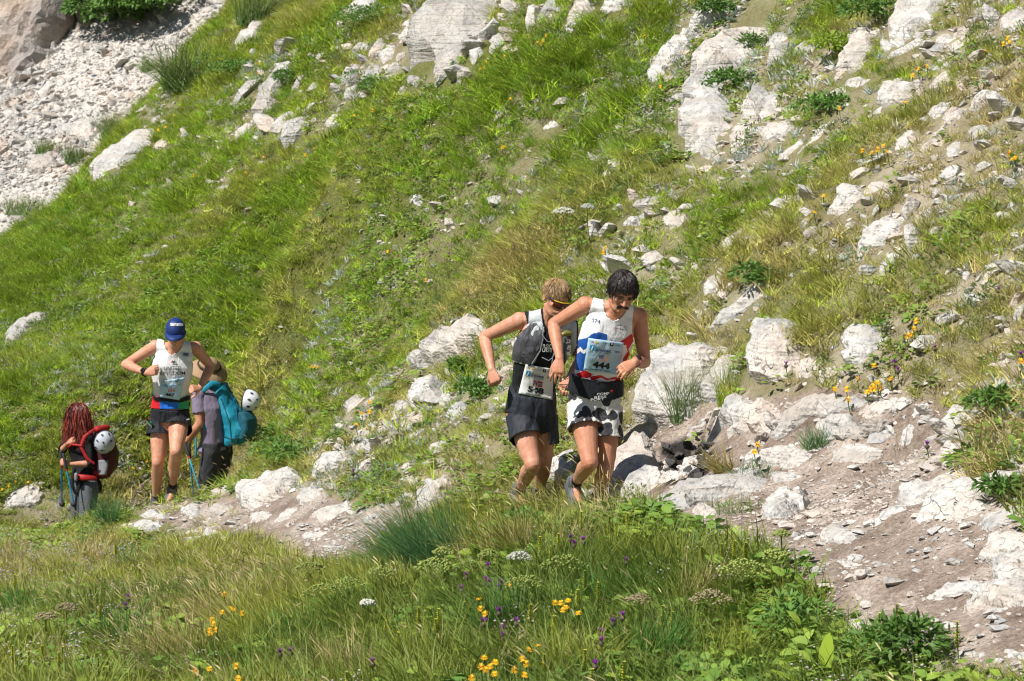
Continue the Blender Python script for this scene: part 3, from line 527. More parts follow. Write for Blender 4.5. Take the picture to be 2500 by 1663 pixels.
def rock_patch(poly_px, hf, mat, label, seed, name='limestone_rock', res=1.0, group=None, plane=None):
    rg = np.random.default_rng(seed)
    pts = np.array([hit(*p) for p in poly_px]) if plane is None else np.array([P(p[0], p[1], plane[0] + plane[1] * (831 - p[1]) / FPX * plane[0]) for p in poly_px])
    D0 = np.median(pts[:, 1])
    ok = np.abs(pts[:, 1] - D0) < 0.35 * D0
    for i in range(len(pts)):
        if not ok[i]: pts[i] = P(poly_px[i][0], poly_px[i][1], D0)
    c = pts.mean(0)
    nrm = Vector(np.linalg.svd(pts - c)[2][2]);
    if nrm.z < 0: nrm = -nrm
    nrm = (nrm * 0.5 + normal_at(c[0], c[1], 0.3)).normalized() if plane is None else Vector(plane[2]).normalized()
    u = Vector((1, 0, 0)); u = (u - nrm * u.dot(nrm)).normalized(); v = nrm.cross(u)
    U, V, NN = np.array(u), np.array(v), np.array(nrm)
    q = np.stack([(pts - c) @ U, (pts - c) @ V], -1)
    # denser, jittered outline
    out = []
    L = np.linalg.norm(q.max(0) - q.min(0))
    for i in range(len(q)):
        a, b = q[i], q[(i + 1) % len(q)]; n = max(1, int(np.linalg.norm(b - a) / (L * 0.055)))
        for k in range(n): out.append(a + (b - a) * k / n)
    out = np.array(out); out = out + rg.normal(0, L * 0.013, out.shape)
    ctr = out.mean(0)
    g = max(L / (26 * res), 0.012)
    xs = np.arange(out[:, 0].min(), out[:, 0].max(), g); ys = np.arange(out[:, 1].min(), out[:, 1].max(), g)
    gx, gy = np.meshgrid(xs, ys); gx = gx.ravel() + rg.uniform(-.3, .3, gx.size) * g; gy = gy.ravel() + rg.uniform(-.3, .3, gy.size) * g
    def dist(px, py):
        d = np.full(px.shape, 1e9)
        for i in range(len(out)):
            a, b = out[i], out[(i + 1) % len(out)]; e = b - a
            t = np.clip(((px - a[0]) * e[0] + (py - a[1]) * e[1]) / (e @ e + 1e-12), 0, 1)
            d = np.minimum(d, np.hypot(px - a[0] - t * e[0], py - a[1] - t * e[1]))
        return d
    ins = inpoly(gx, gy, [tuple(p) for p in out]); gx, gy = gx[ins], gy[ins]
    dd = dist(gx, gy); k = dd > g * 0.45; gx, gy, dd = gx[k], gy[k], dd[k]
    R = max(dd.max() if len(dd) else L * 0.1, 0.015)
    A_ = 0.5 * abs(np.dot(out[:, 0], np.roll(out[:, 1], 1)) - np.dot(out[:, 1], np.roll(out[:, 0], 1))); H = hf * (0.6 * R + 0.14 * math.sqrt(A_)) * 1.0
    P2 = np.concatenate([out, np.stack([gx, gy], -1)]); dall = np.concatenate([np.zeros(len(out)), dd])
    t = np.clip(dall / R, 0, 1)
    h = H * (0.30 * t + 0.70 * (1 - (1 - np.minimum(t * 3.4, 1)) ** 1.8))                      # steep sides, flat-ish top
    for _ in range(9):                                                      # broken facets
        an = rg.uniform(0, 2 * math.pi); sl = rg.uniform(0.15, 1.1)
        ex = (out - ctr) @ np.array([math.cos(an), math.sin(an)]); reach = ex.max() * rg.uniform(0.35, 0.9)
        f = H * rg.uniform(0.85, 1.05) - sl * ((P2 - ctr) @ np.array([math.cos(an), math.sin(an)]) - reach)
        h = np.where(t > 0, np.minimum(h, np.maximum(f, 0.28 * h)), h)
    s = 1.0 / max(R, 0.05)
    h = h + H * (0.08 * fbm(P2[:, 0] * s * 1.3 + seed, P2[:, 1] * s * 1.3, oct=4, seed=seed) + 0.10 * (1 - np.abs(vnoise(P2[:, 0] * s * 2.1, P2[:, 1] * s * 4.2 + seed, seed=seed + 3)))) * np.minimum(1, t * 4)
    ev, evec = np.linalg.eigh(np.cov((out - ctr).T)); asp = math.sqrt(max(ev[1], 1e-9) / max(ev[0], 1e-9)); al = (P2 - ctr) @ evec[:, 1]; ac = (P2 - ctr) @ evec[:, 0]; wd_ = math.sqrt(ev[0]) * 3.4
    gr = np.abs(vnoise(ac / wd_ * 5.0 + .5 * vnoise(al / wd_ * 1.5, ac * 0 + seed, seed=seed), al / wd_ * .8 + seed, seed=seed + 21))
    h = h - H * (0.34 if asp > 1.7 else 0.16) * (1 - gr) ** 3 * np.minimum(1, t * 3)       # grooves along the strike
    tilt = rg.uniform(-.5, .5, 2); st = H * rg.uniform(.16, .26); hh = h + (P2 - ctr) @ tilt * .35 + .25 * st * vnoise(P2[:, 0] * s * 2, P2[:, 1] * s * 2, seed=seed + 9); q_ = hh / st; fr_ = q_ - np.floor(q_)
    h = h + np.where(t > .05, (smooth(.30, .70, fr_) - fr_) * st * .85, 0)        # bedding ledges
    view = np.array([c[0], c[1], c[2] - CAMZ]); view = view / np.linalg.norm(view)
    sh = -0.42 * H * (NN - (NN @ view) * view)
    W = c + P2[:, :1] * U + P2[:, 1:] * V + sh
    gz = gi(W[:, 0], W[:, 1]); dz = np.clip(gz - W[:, 2], -0.25 * L, 0.25 * L)
    if plane is None: W[:, 2] += dz
    W = W + (h - 0.03 - 0.06 * H)[:, None] * NN
    base = c.copy()
    # keep the outline joined to the ground: skirt pushed down
    nO = len(out)
    sk = W[:nO] - NN * (H * 0.8 + 0.12 if plane is None else 1.6) + (W[:nO] - W[:nO].mean(0)) * 0.05
    r = delaunay_2d_cdt([Vector(p) for p in P2], [(i, (i + 1) % nO) for i in range(nO)], [], 1, 1e-6)
    vin = [x[0] if x else 0 for x in r[3]]
    faces = [[vin[i] for i in f] for f in r[2]]
    faces = [f for f in faces if len(set(f)) == 3]
    b0 = len(W)
    for i in range(nO):
        j = (i + 1) % nO; faces.append([i, b0 + i, b0 + j]); faces.append([i, b0 + j, j])
    faces.append([b0 + i for i in range(nO)][::-1])
    Wl = np.concatenate([W, sk]) - base
    me = new_mesh(name, Wl, faces, mat, False)
    bm = bmesh.new(); bm.from_mesh(me); bmesh.ops.recalc_face_normals(bm, faces=bm.faces); bm.to_mesh(me); bm.free()
    me.polygons.foreach_set('use_smooth', [True] * len(me.polygons)); me.set_sharp_from_angle(angle=math.radians(24))
    o = add(name, me, loc=base); tag(o, label, 'rock', group)
    ROCKPOLY.append(([tuple(p) for p in poly_px], float(pts[:, 1].min()) - .5, float(pts[:, 1].max()) + .5))
    return o
def swell(poly, k):
    a = np.array(poly, float); c = a.mean(0); return [tuple(c + (q - c) * k) for q in a]
for i, (fr, mt, hf, lab, poly) in enumerate(ROCKS):
    rock_patch(swell([CA(p, *fr) for p in poly], 1.12 if fr in (T1, T2, T3) else 1.05), hf, ROCK[mt], lab, 100 + i)
def boulder_material():
    m, nt, out = mat_new('tan_boulder_limestone'); geo = N(nt, 'ShaderNodeNewGeometry')
    n1 = N(nt, 'ShaderNodeTexNoise', inp={'Scale': 1.1, 'Detail': 7.0, 'Roughness': 0.65}); nt.links.new(geo.outputs['Position'], n1.inputs['Vector'])
    n2 = N(nt, 'ShaderNodeTexNoise', inp={'Scale': 0.45, 'Detail': 3.0}); nt.links.new(geo.outputs['Position'], n2.inputs['Vector'])
    n3 = N(nt, 'ShaderNodeTexNoise', inp={'Scale': 5.0, 'Detail': 5.0, 'Roughness': 0.7}); nt.links.new(geo.outputs['Position'], n3.inputs['Vector'])
    c = ramp(nt, [(0.30, (0.20, 0.18, 0.165)), (0.45, (0.40, 0.315, 0.25)), (0.60, (0.50, 0.41, 0.335)), (0.75, (0.52, 0.47, 0.42))]); nt.links.new(n1.outputs['Fac'], c.inputs[0])
    gm = ramp(nt, [(0.48, (0, 0, 0)), (0.60, (1, 1, 1))]); nt.links.new(n2.outputs['Fac'], gm.inputs[0])
    cc = mixc(nt, c.outputs[0], (0.30, 0.305, 0.32), mathn(nt, 'MULTIPLY', gm.outputs[0], 0.6))
    b = N(nt, 'ShaderNodeBsdfPrincipled', inp={'Roughness': 0.9, 'Specular IOR Level': 0.2}); nt.links.new(cc, b.inputs['Base Color'])
    bp = N(nt, 'ShaderNodeBump', inp={'Strength': 0.9, 'Distance': 0.35}); nt.links.new(mathn(nt, 'ADD', n1.outputs['Fac'], mathn(nt, 'MULTIPLY', n3.outputs['Fac'], 0.4)), bp.inputs['Height']); nt.links.new(bp.outputs[0], b.inputs['Normal'])
    nt.links.new(b.outputs[0], out.inputs['Surface']); return m
def big_boulder():
    """the huge block above the scree: left and right faces with a dark cleft between them"""
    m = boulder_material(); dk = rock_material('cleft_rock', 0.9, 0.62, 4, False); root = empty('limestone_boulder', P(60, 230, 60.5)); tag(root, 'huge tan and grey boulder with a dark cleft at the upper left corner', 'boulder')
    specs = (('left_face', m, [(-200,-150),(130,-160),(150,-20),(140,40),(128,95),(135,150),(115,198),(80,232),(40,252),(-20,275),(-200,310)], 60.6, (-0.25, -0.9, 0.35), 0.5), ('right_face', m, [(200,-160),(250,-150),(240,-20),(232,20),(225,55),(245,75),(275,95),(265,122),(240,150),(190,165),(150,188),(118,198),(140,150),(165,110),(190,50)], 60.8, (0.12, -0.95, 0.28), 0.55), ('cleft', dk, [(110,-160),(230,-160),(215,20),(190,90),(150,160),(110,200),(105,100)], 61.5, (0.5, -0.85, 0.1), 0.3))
    for nm, mt, pl, D, nr, hf in specs:
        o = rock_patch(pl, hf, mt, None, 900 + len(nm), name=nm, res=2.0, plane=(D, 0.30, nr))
        for k_ in list(o.keys()): del o[k_]
        o.parent = root; o.location = Vector(o.location) - root.location
big_boulder()
# more mid-sized stones picked out of the stony ground
def hillside_stones():
    rg = np.random.default_rng(77); kinds = []
    for s in range(8):
        bm = bmesh.new()
        for _ in range(26):
            p = rg.normal(0, 1, 3); p /= np.linalg.norm(p); p *= rg.uniform(.8, 1.05) * .5; bm.verts.new((p[0] * 1.15, p[1] * .9, p[2] * .62))
        bmesh.ops.convex_hull(bm, input=bm.verts); bmesh.ops.delete(bm, geom=[v for v in bm.verts if not v.link_faces], context='VERTS'); bmesh.ops.recalc_face_normals(bm, faces=bm.faces)
        me = bpy.data.meshes.new('hillside_stone'); bm.to_mesh(me); bm.free(); me.materials.append(ROCK[s % 3]); kinds.append(me)
    areas = (([(700,250),(900,120),(1000,20),(1250,0),(1380,30),(1250,140),(1100,220),(900,250)], 46, 'stone in the rubble of the upper outcrop', .75), ([(1900,60),(2500,40),(2500,330),(2200,260),(2000,200)], 34, 'stone strewn between grass at the upper right', .42), ([(1850,320),(2500,360),(2500,800),(2150,700),(1900,560)], 44, 'stone strewn on the dry slope at right', .36), ([(560,120),(800,120),(760,330),(600,330)], 18, 'stone around the grey rock fin at upper left', .9), ([(1350,400),(1700,400),(1700,700),(1400,640)], 16, 'stone in the grass above the front runners', .5), ([(800,960),(1150,900),(1180,1130),(850,1180)], 20, 'stone among rocks left of the front runners', .45), ([(1700,1000),(2300,950),(2330,1070),(1800,1120)], 26, 'broken stone on the rock platform beyond the trail', .4))
    for poly, n, lab, mul in areas:
        a = np.array(poly); k = 0
        while k < n:
            px, py = rg.uniform(*a[:, 0].__array__()[[a[:, 0].argmin(), a[:, 0].argmax()]]), rg.uniform(a[:, 1].min(), a[:, 1].max())
            if not inpoly(np.array([px]), np.array([py]), poly)[0]: continue
            g = hit(px, py); s = float(np.clip(np.exp(rg.normal(math.log(.26 * mul), .4)), .07, .55)); o = add('hillside_stone', kinds[rg.integers(0, 8)], loc=(g[0], g[1], g[2] + s * .04)); o.scale = (s * rg.uniform(.9, 1.6), s * rg.uniform(.8, 1.2), s * rg.uniform(.7, 1.1)); n_ = normal_at(g[0], g[1]); o.rotation_euler = (math.atan2(-n_.y, n_.z) + rg.normal(0, .25), math.atan2(n_.x, n_.z) + rg.normal(0, .25), rg.uniform(0, 6.28)); tag(o, 'pale angular ' + lab, 'stone', lab.replace('stone', 'stones', 1)); k += 1
            r_ = .45 * s * FPX / g[1]; ROCKPOLY.append(([(px - r_, py), (px, py - r_ * .7), (px + r_, py), (px, py + r_ * .5)], float(g[1]) - .5, float(g[1]) + .5))
hillside_stones()
# ------------------------------------------------------------------ scattered small stuff (instanced by geometry nodes): grass, herbs, rubble
def scatter(name, pts, rot, scl, idx, tint, sources, label, cat):
    coll = bpy.data.collections.new(name + '_kinds')
    for i, me in enumerate(sources):
        coll.objects.link(bpy.data.objects.new('%s_kind_%02d' % (name, i), me))
    me = bpy.data.meshes.new(name); n = len(pts)
    me.vertices.add(n); me.vertices.foreach_set('co', np.asarray(pts, float).ravel())
    a = me.attributes.new('rot', 'FLOAT_VECTOR', 'POINT'); a.data.foreach_set('vector', np.asarray(rot, float).ravel())
    a = me.attributes.new('scl', 'FLOAT_VECTOR', 'POINT'); a.data.foreach_set('vector', np.asarray(scl, float).ravel())
    a = me.attributes.new('idx', 'INT', 'POINT'); a.data.foreach_set('value', np.asarray(idx, int).ravel())
    a = me.attributes.new('tint', 'FLOAT_COLOR', 'POINT'); a.data.foreach_set('color', np.concatenate([np.asarray(tint, float), np.ones((n, 1))], 1).ravel())
    o = add(name, me); tag(o, label, cat, kind='stuff')
    ng = bpy.data.node_groups.new(name + '_scatter', 'GeometryNodeTree')
    ng.interface.new_socket('Geometry', in_out='INPUT', socket_type='NodeSocketGeometry'); ng.interface.new_socket('Geometry', in_out='OUTPUT', socket_type='NodeSocketGeometry')
    gi = ng.nodes.new('NodeGroupInput'); go = ng.nodes.new('NodeGroupOutput')
    mp = ng.nodes.new('GeometryNodeMeshToPoints'); ip = ng.nodes.new('GeometryNodeInstanceOnPoints'); ci = ng.nodes.new('GeometryNodeCollectionInfo')
    ci.inputs['Collection'].default_value = coll; ci.inputs['Separate Children'].default_value = True; ci.inputs['Reset Children'].default_value = True
    def na(nm, t):
        q = ng.nodes.new('GeometryNodeInputNamedAttribute'); q.data_type = t; q.inputs['Name'].default_value = nm; return q.outputs['Attribute']
    er = ng.nodes.new('FunctionNodeEulerToRotation')
    L = ng.links.new
    L(gi.outputs[0], mp.inputs['Mesh']); L(mp.outputs[0], ip.inputs['Points']); L(ci.outputs[0], ip.inputs['Instance']); ip.inputs['Pick Instance'].default_value = True
    L(na('idx', 'INT'), ip.inputs['Instance Index']); L(na('rot', 'FLOAT_VECTOR'), er.inputs[0]); L(er.outputs[0], ip.inputs['Rotation']); L(na('scl', 'FLOAT_VECTOR'), ip.inputs['Scale'])
    L(ip.outputs[0], go.inputs[0])
    md = o.modifiers.new('scatter', 'NODES'); md.node_group = ng
    return o

def leaf_material(name, col=None, rough=0.55, trans=0.30, tipcol=None):
    m, nt, out = mat_new(name)
    if col is None:
        at = N(nt, 'ShaderNodeAttribute', attribute_type='INSTANCER', attribute_name='tint'); c = at.outputs['Color']
    else:
        oi = N(nt, 'ShaderNodeObjectInfo'); rr = ramp(nt, [(0, tuple(x * 0.8 for x in col)), (1, tuple(min(1, x * 1.2) for x in col))]); nt.links.new(oi.outputs['Random'], rr.inputs[0]); c = rr.outputs[0]
    tp = N(nt, 'ShaderNodeVertexColor', layer_name='tip')
    if tipcol: c = mixc(nt, c, tipcol, mathn(nt, 'MULTIPLY', tp.outputs['Color'], 0.55))
    b = N(nt, 'ShaderNodeBsdfPrincipled', inp={'Roughness': rough, 'Specular IOR Level': 0.3}); nt.links.new(c, b.inputs['Base Color'])
    t = N(nt, 'ShaderNodeBsdfTranslucent'); nt.links.new(c, t.inputs['Color'])
    mx = N(nt, 'ShaderNodeMixShader', inp={'Fac': trans}); nt.links.new(b.outputs[0], mx.inputs[1]); nt.links.new(t.outputs[0], mx.inputs[2])
    nt.links.new(mx.outputs[0], out.inputs['Surface'])
    return m
LEAF = leaf_material('green_leaf', tipcol=(0.30, 0.27, 0.07)); STRAW = leaf_material('dry_stalk', rough=0.7, trans=0.2)
HERB = leaf_material('herb_leaf', trans=0.25); PETAL_TINT = leaf_material('petal_tint', trans=0.25)

class MB:
    """collects blades, leaves, tubes into one mesh"""
    def __init__(s): s.v = []; s.f = []; s.t = []; s.m = []
    def blade(s, root, d, length, width, bend, segs=3, mi=0, roll=0.0, shape='blade'):
        root = np.array(root, float); d = np.array(d, float); d /= np.linalg.norm(d)
        side = np.cross(d, [0.0, 0.0, 1.0]); ln = np.linalg.norm(side)
        side = side / ln if ln > 1e-3 else np.array([1.0, 0, 0])
        if roll:
            up = np.cross(side, d); side = side * math.cos(roll) + up * math.sin(roll)
        p = root.copy(); b0 = len(s.v); dirv = d.copy()
        for k in range(segs + 1):
            u = k / segs
            wv = width * ((1 - u) ** 0.6 if shape == 'blade' else (0.25 + 1.5 * math.sin(math.pi * min(1, u * 0.86 + 0.1))) * (0.12 if k == segs else 1) * 0.75)
            if k == segs and shape == 'blade': s.v.append(tuple(p)); s.t.append(1.0)
            else:
                s.v.append(tuple(p - side * wv / 2)); s.v.append(tuple(p + side * wv / 2)); s.t += [u, u]
            dirv = dirv + np.array(bend) / segs; dirv /= np.linalg.norm(dirv)
            p = p + dirv * length / segs
        for k in range(segs):
            i = b0 + 2 * k
            if k == segs - 1 and shape == 'blade': s.f.append((i, i + 1, i + 2))
            else: s.f.append((i, i + 1, i + 3, i + 2))
            s.m.append(mi)
        return p, dirv
    def blob(s, c, r, mi=0, sx=1, sz=1, sides=5, axis=(0, 0, 1)):
        """small bipyramid"""
        c = np.array(c, float); ax = np.array(axis, float); ax /= np.linalg.norm(ax)
        a = np.cross(ax, [0.3, 0.9, 0.2]); a /= np.linalg.norm(a); b = np.cross(ax, a)
        b0 = len(s.v); s.v.append(tuple(c - ax * r * sz)); s.v.append(tuple(c + ax * r * sz)); s.t += [0.5, 0.5]
        for k in range(sides):
            t = 2 * math.pi * k / sides; s.v.append(tuple(c + (a * math.cos(t) + b * math.sin(t)) * r * sx)); s.t.append(0.5)
        for k in range(sides):
            j = b0 + 2 + k; l = b0 + 2 + (k + 1) % sides
            s.f.append((b0, l, j)); s.f.append((b0 + 1, j, l)); s.m += [mi, mi]
    def mesh(s, name, mats):
        me = new_mesh(name, s.v, s.f, mats, True); me.polygons.foreach_set('material_index', s.m)
        at = me.color_attributes.new('tip', 'FLOAT_COLOR', 'POINT'); t = np.array(s.t); at.data.foreach_set('color', np.stack([t, t, t, np.ones_like(t)], -1).ravel())
        return me
def up_dir(rg, spread, lean):
    a = rg.uniform(0, 2 * math.pi); r = spread * math.sqrt(rg.uniform(0, 1))
    return np.array([r * math.cos(a) + lean[0], r * math.sin(a) + lean[1], 1.0])
def grass_mesh(seed, n=20, h=(0.12, 0.24), rad=0.05, wid=(0.004, 0.0065), spread=0.55, lean=(-0.25, -0.05), droop=0.9):
    rg = np.random.default_rng(seed); b = MB()
    for _ in range(n):
        a = rg.uniform(0, 6.28); r = rad * math.sqrt(rg.uniform()); d = up_dir(rg, spread, lean)
        b.blade((r * math.cos(a), r * math.sin(a), -0.02), d, rg.uniform(*h), rg.uniform(*wid), (d[0] * droop * 0.6 - 0.15 * droop, d[1] * droop * 0.6, -0.55 * droop * rg.uniform(0.4, 1.2)), 3, 0, rg.uniform(-1, 1))
    return b.mesh('grass_tuft', [LEAF])
def dry_mesh(seed, n=9, h=(0.2, 0.38), lean=(-0.4, -0.05), heads=True):
    rg = np.random.default_rng(seed); b = MB()
    for _ in range(n):
        a = rg.uniform(0, 6.28); r = 0.05 * math.sqrt(rg.uniform()); d = up_dir(rg, 0.35, lean); L = rg.uniform(*h)
        p, dv = b.blade((r * math.cos(a), r * math.sin(a), -0.02), d, L, 0.0035, (-0.35 * rg.uniform(0.3, 1.3), 0, -0.35 * rg.uniform(0, 1)), 4, 0, rg.uniform(-1, 1), 'blade')
        if heads and rg.uniform() < 0.75:
            b.blade(p - dv * 0.05, dv, rg.uniform(0.04, 0.09), rg.uniform(0.0035, 0.006), (-0.4, 0, -0.3), 3, 0, rg.uniform(-1.5, 1.5), 'leaf')
    for _ in range(6):
        a = rg.uniform(0, 6.28); d = up_dir(rg, 0.8, lean); b.blade((0.03 * math.cos(a), 0.03 * math.sin(a), -0.02), d, rg.uniform(0.08, 0.18), 0.004, (d[0] * .5, d[1] * .5, -0.6), 3, 0, rg.uniform(-1, 1))
    return b.mesh('dry_tuft', [STRAW])
def broad_mesh(seed, n=22, rad=0.09, ll=(0.03, 0.055)):
    rg = np.random.default_rng(seed); b = MB()
    for _ in range(n):
        a = rg.uniform(0, 6.28); r = rad * math.sqrt(rg.uniform()); z = rg.uniform(0.0, 0.07) * (1.3 - r / rad)
        d = np.array([math.cos(a), math.sin(a), rg.uniform(0.1, 0.9)]); b.blade((r * math.cos(a), r * math.sin(a), z), d, rg.uniform(*ll), rg.uniform(0.016, 0.030), (0, 0, -0.7), 3, 0, rg.uniform(-0.5, 0.5), 'leaf')
    return b.mesh('herb', [HERB])
def silver_mesh(seed, n=26, ll=(0.05, 0.11)):
    rg = np.random.default_rng(seed); b = MB()
    for _ in range(n):
        d = up_dir(rg, 1.3, (0, 0)); a = rg.uniform(0, 6.28); b.blade((0.03 * math.cos(a), 0.03 * math.sin(a), -0.01), d, rg.uniform(*ll), rg.uniform(0.005, 0.009), (d[0] * .3, d[1] * .3, -0.2), 3, 0, rg.uniform(-1, 1), 'leaf')
    return b.mesh('silver_herb', [HERB])
def feather_mesh(seed, n=70, rad=0.11):
    rg = np.random.default_rng(seed); b = MB()
    for _ in range(n):
        a = rg.uniform(0, 6.28); r = rad * math.sqrt(rg.uniform()); z = rg.uniform(0.0, 0.12) * math.sqrt(max(0, 1 - (r / rad) ** 2)) + 0.005
        d = up_dir(rg, 1.2, (math.cos(a) * 0.6, math.sin(a) * 0.6)); b.blade((r * math.cos(a), r * math.sin(a), z), d, rg.uniform(0.02, 0.04), rg.uniform(0.005, 0.010), (0, 0, -0.3), 2, 0, rg.uniform(-1, 1), 'leaf')
    return b.mesh('feathery_herb', [HERB])
def white_mesh(seed):
    rg = np.random.default_rng(seed); b = MB()
    for _ in range(14):
        a = rg.uniform(0, 6.28); r = 0.06 * math.sqrt(rg.uniform()); p = np.array([r * math.cos(a), r * math.sin(a), rg.uniform(0.08, 0.16)])
        b.blob(p, rg.uniform(0.006, 0.012), 0, 1, 0.5)
    return b.mesh('tiny_blossom', [PETAL_TINT])
def stone_mesh(seed, mat, flat=0.6):
    rg = np.random.default_rng(seed); bm = bmesh.new()
    for _ in range(15):
        p = rg.normal(0, 1, 3); p /= np.linalg.norm(p); p *= rg.uniform(0.75, 1.05) * 0.5; bm.verts.new((p[0] * rg.uniform(0.9, 1.2), p[1] * 0.85, p[2] * flat))
    r = bmesh.ops.convex_hull(bm, input=bm.verts)
    bmesh.ops.delete(bm, geom=[v for v in bm.verts if not v.link_faces], context='VERTS')
    bmesh.ops.recalc_face_normals(bm, faces=bm.faces)
    me = bpy.data.meshes.new('stone'); bm.to_mesh(me); bm.free(); me.materials.append(mat); return me

# coarse survey of the slope: lushness and stoniness at photo-pixel stations
GX = np.array([0, 500, 1000, 1500, 2000, 2500.]); GY = np.array([0, 300, 600, 900, 1200, 1500.])
LUSH = np.array([[.6,.65,.6,.8,.5,.35],[.75,.75,.9,.95,.5,.3],[.9,.95,.75,.5,.35,.3],[.9,.8,.5,.55,.4,.22],[.65,.45,.4,.45,.4,.3],[.55,.6,.8,.75,.85,.5]])
STNY = np.array([[.8,.35,.55,.35,.40,.35],[.5,.25,.15,.2,.42,.42],[.1,.03,.10,.25,.36,.36],[.06,.08,.25,.25,.42,.38],[.1,.42,.32,.45,.75,.6],[.03,.03,.03,.05,.3,.8]])
def grid_at(Gd, px, py):
    x = np.clip(px, 0, 2499.9) / 500; y = np.clip(py, 0, 1499.9) / 300
    i, j = np.minimum(x.astype(int), 4), np.minimum(y.astype(int), 4); fx, fy = x - i, y - j
    return Gd[j, i] * (1 - fx) * (1 - fy) + Gd[j, i + 1] * fx * (1 - fy) + Gd[j + 1, i] * (1 - fx) * fy + Gd[j + 1, i + 1] * fx * fy
BAND1 = [(540,340),(610,150),(820,50),(1000,-40),(1320,-40),(1250,150),(1000,230),(800,330)]; BAND2 = [(1540,360),(1680,-40),(1960,-40),(1880,400),(1700,420)]
def stony(px, py): return grid_at(STNY, px, py) + 0.30 * inpoly(px, py, BAND1) + 0.38 * inpoly(px, py, BAND2)
def sample_slope(n, y0, y1, tmax, rg):
    y = np.sqrt(rg.uniform(y0 ** 2, y1 ** 2, n)); t = rg.uniform(-tmax, tmax, n); x = t * y
    z = gi(x, y); px, py = proj(x, y, z); z1, z2 = hill_scree(x, y)
    k = (py > -140) & (py < 1900) & (px > -250) & (px < 2750)
    return x[k], y[k], z[k], px[k], py[k], (z2 > z1 - 0.1)[k]
def on_rock(px, py, y, grow=0.0):
    r = np.zeros(px.shape, bool)
    for poly, D0_, D1_ in ROCKPOLY:
        a = np.array(poly); lo, hi = a.min(0), a.max(0)
        s = (px > lo[0]) & (px < hi[0]) & (py > lo[1]) & (py < hi[1]) & (y > D0_) & (y < D1_)
        if s.any():
            c = a.mean(0); r[s] |= inpoly(px[s], py[s], [tuple(c + (q - c) * (0.93 + grow)) for q in a])
    return r
def near_rock(px, py, y): return on_rock(px, py, y) | on_rock(px, py - 0.10 * FPX / y, y)
def trail_mask(px, py, y):
    return (inpoly(px, py, TRAIL_R) & (y < 20)) | (inpoly(px, py, TRAIL_L) & (y < 27) & (y > 18))
def lerp(a, b, t): return np.asarray(a)[None, :] * (1 - t[:, None]) + np.asarray(b)[None, :] * t[:, None]

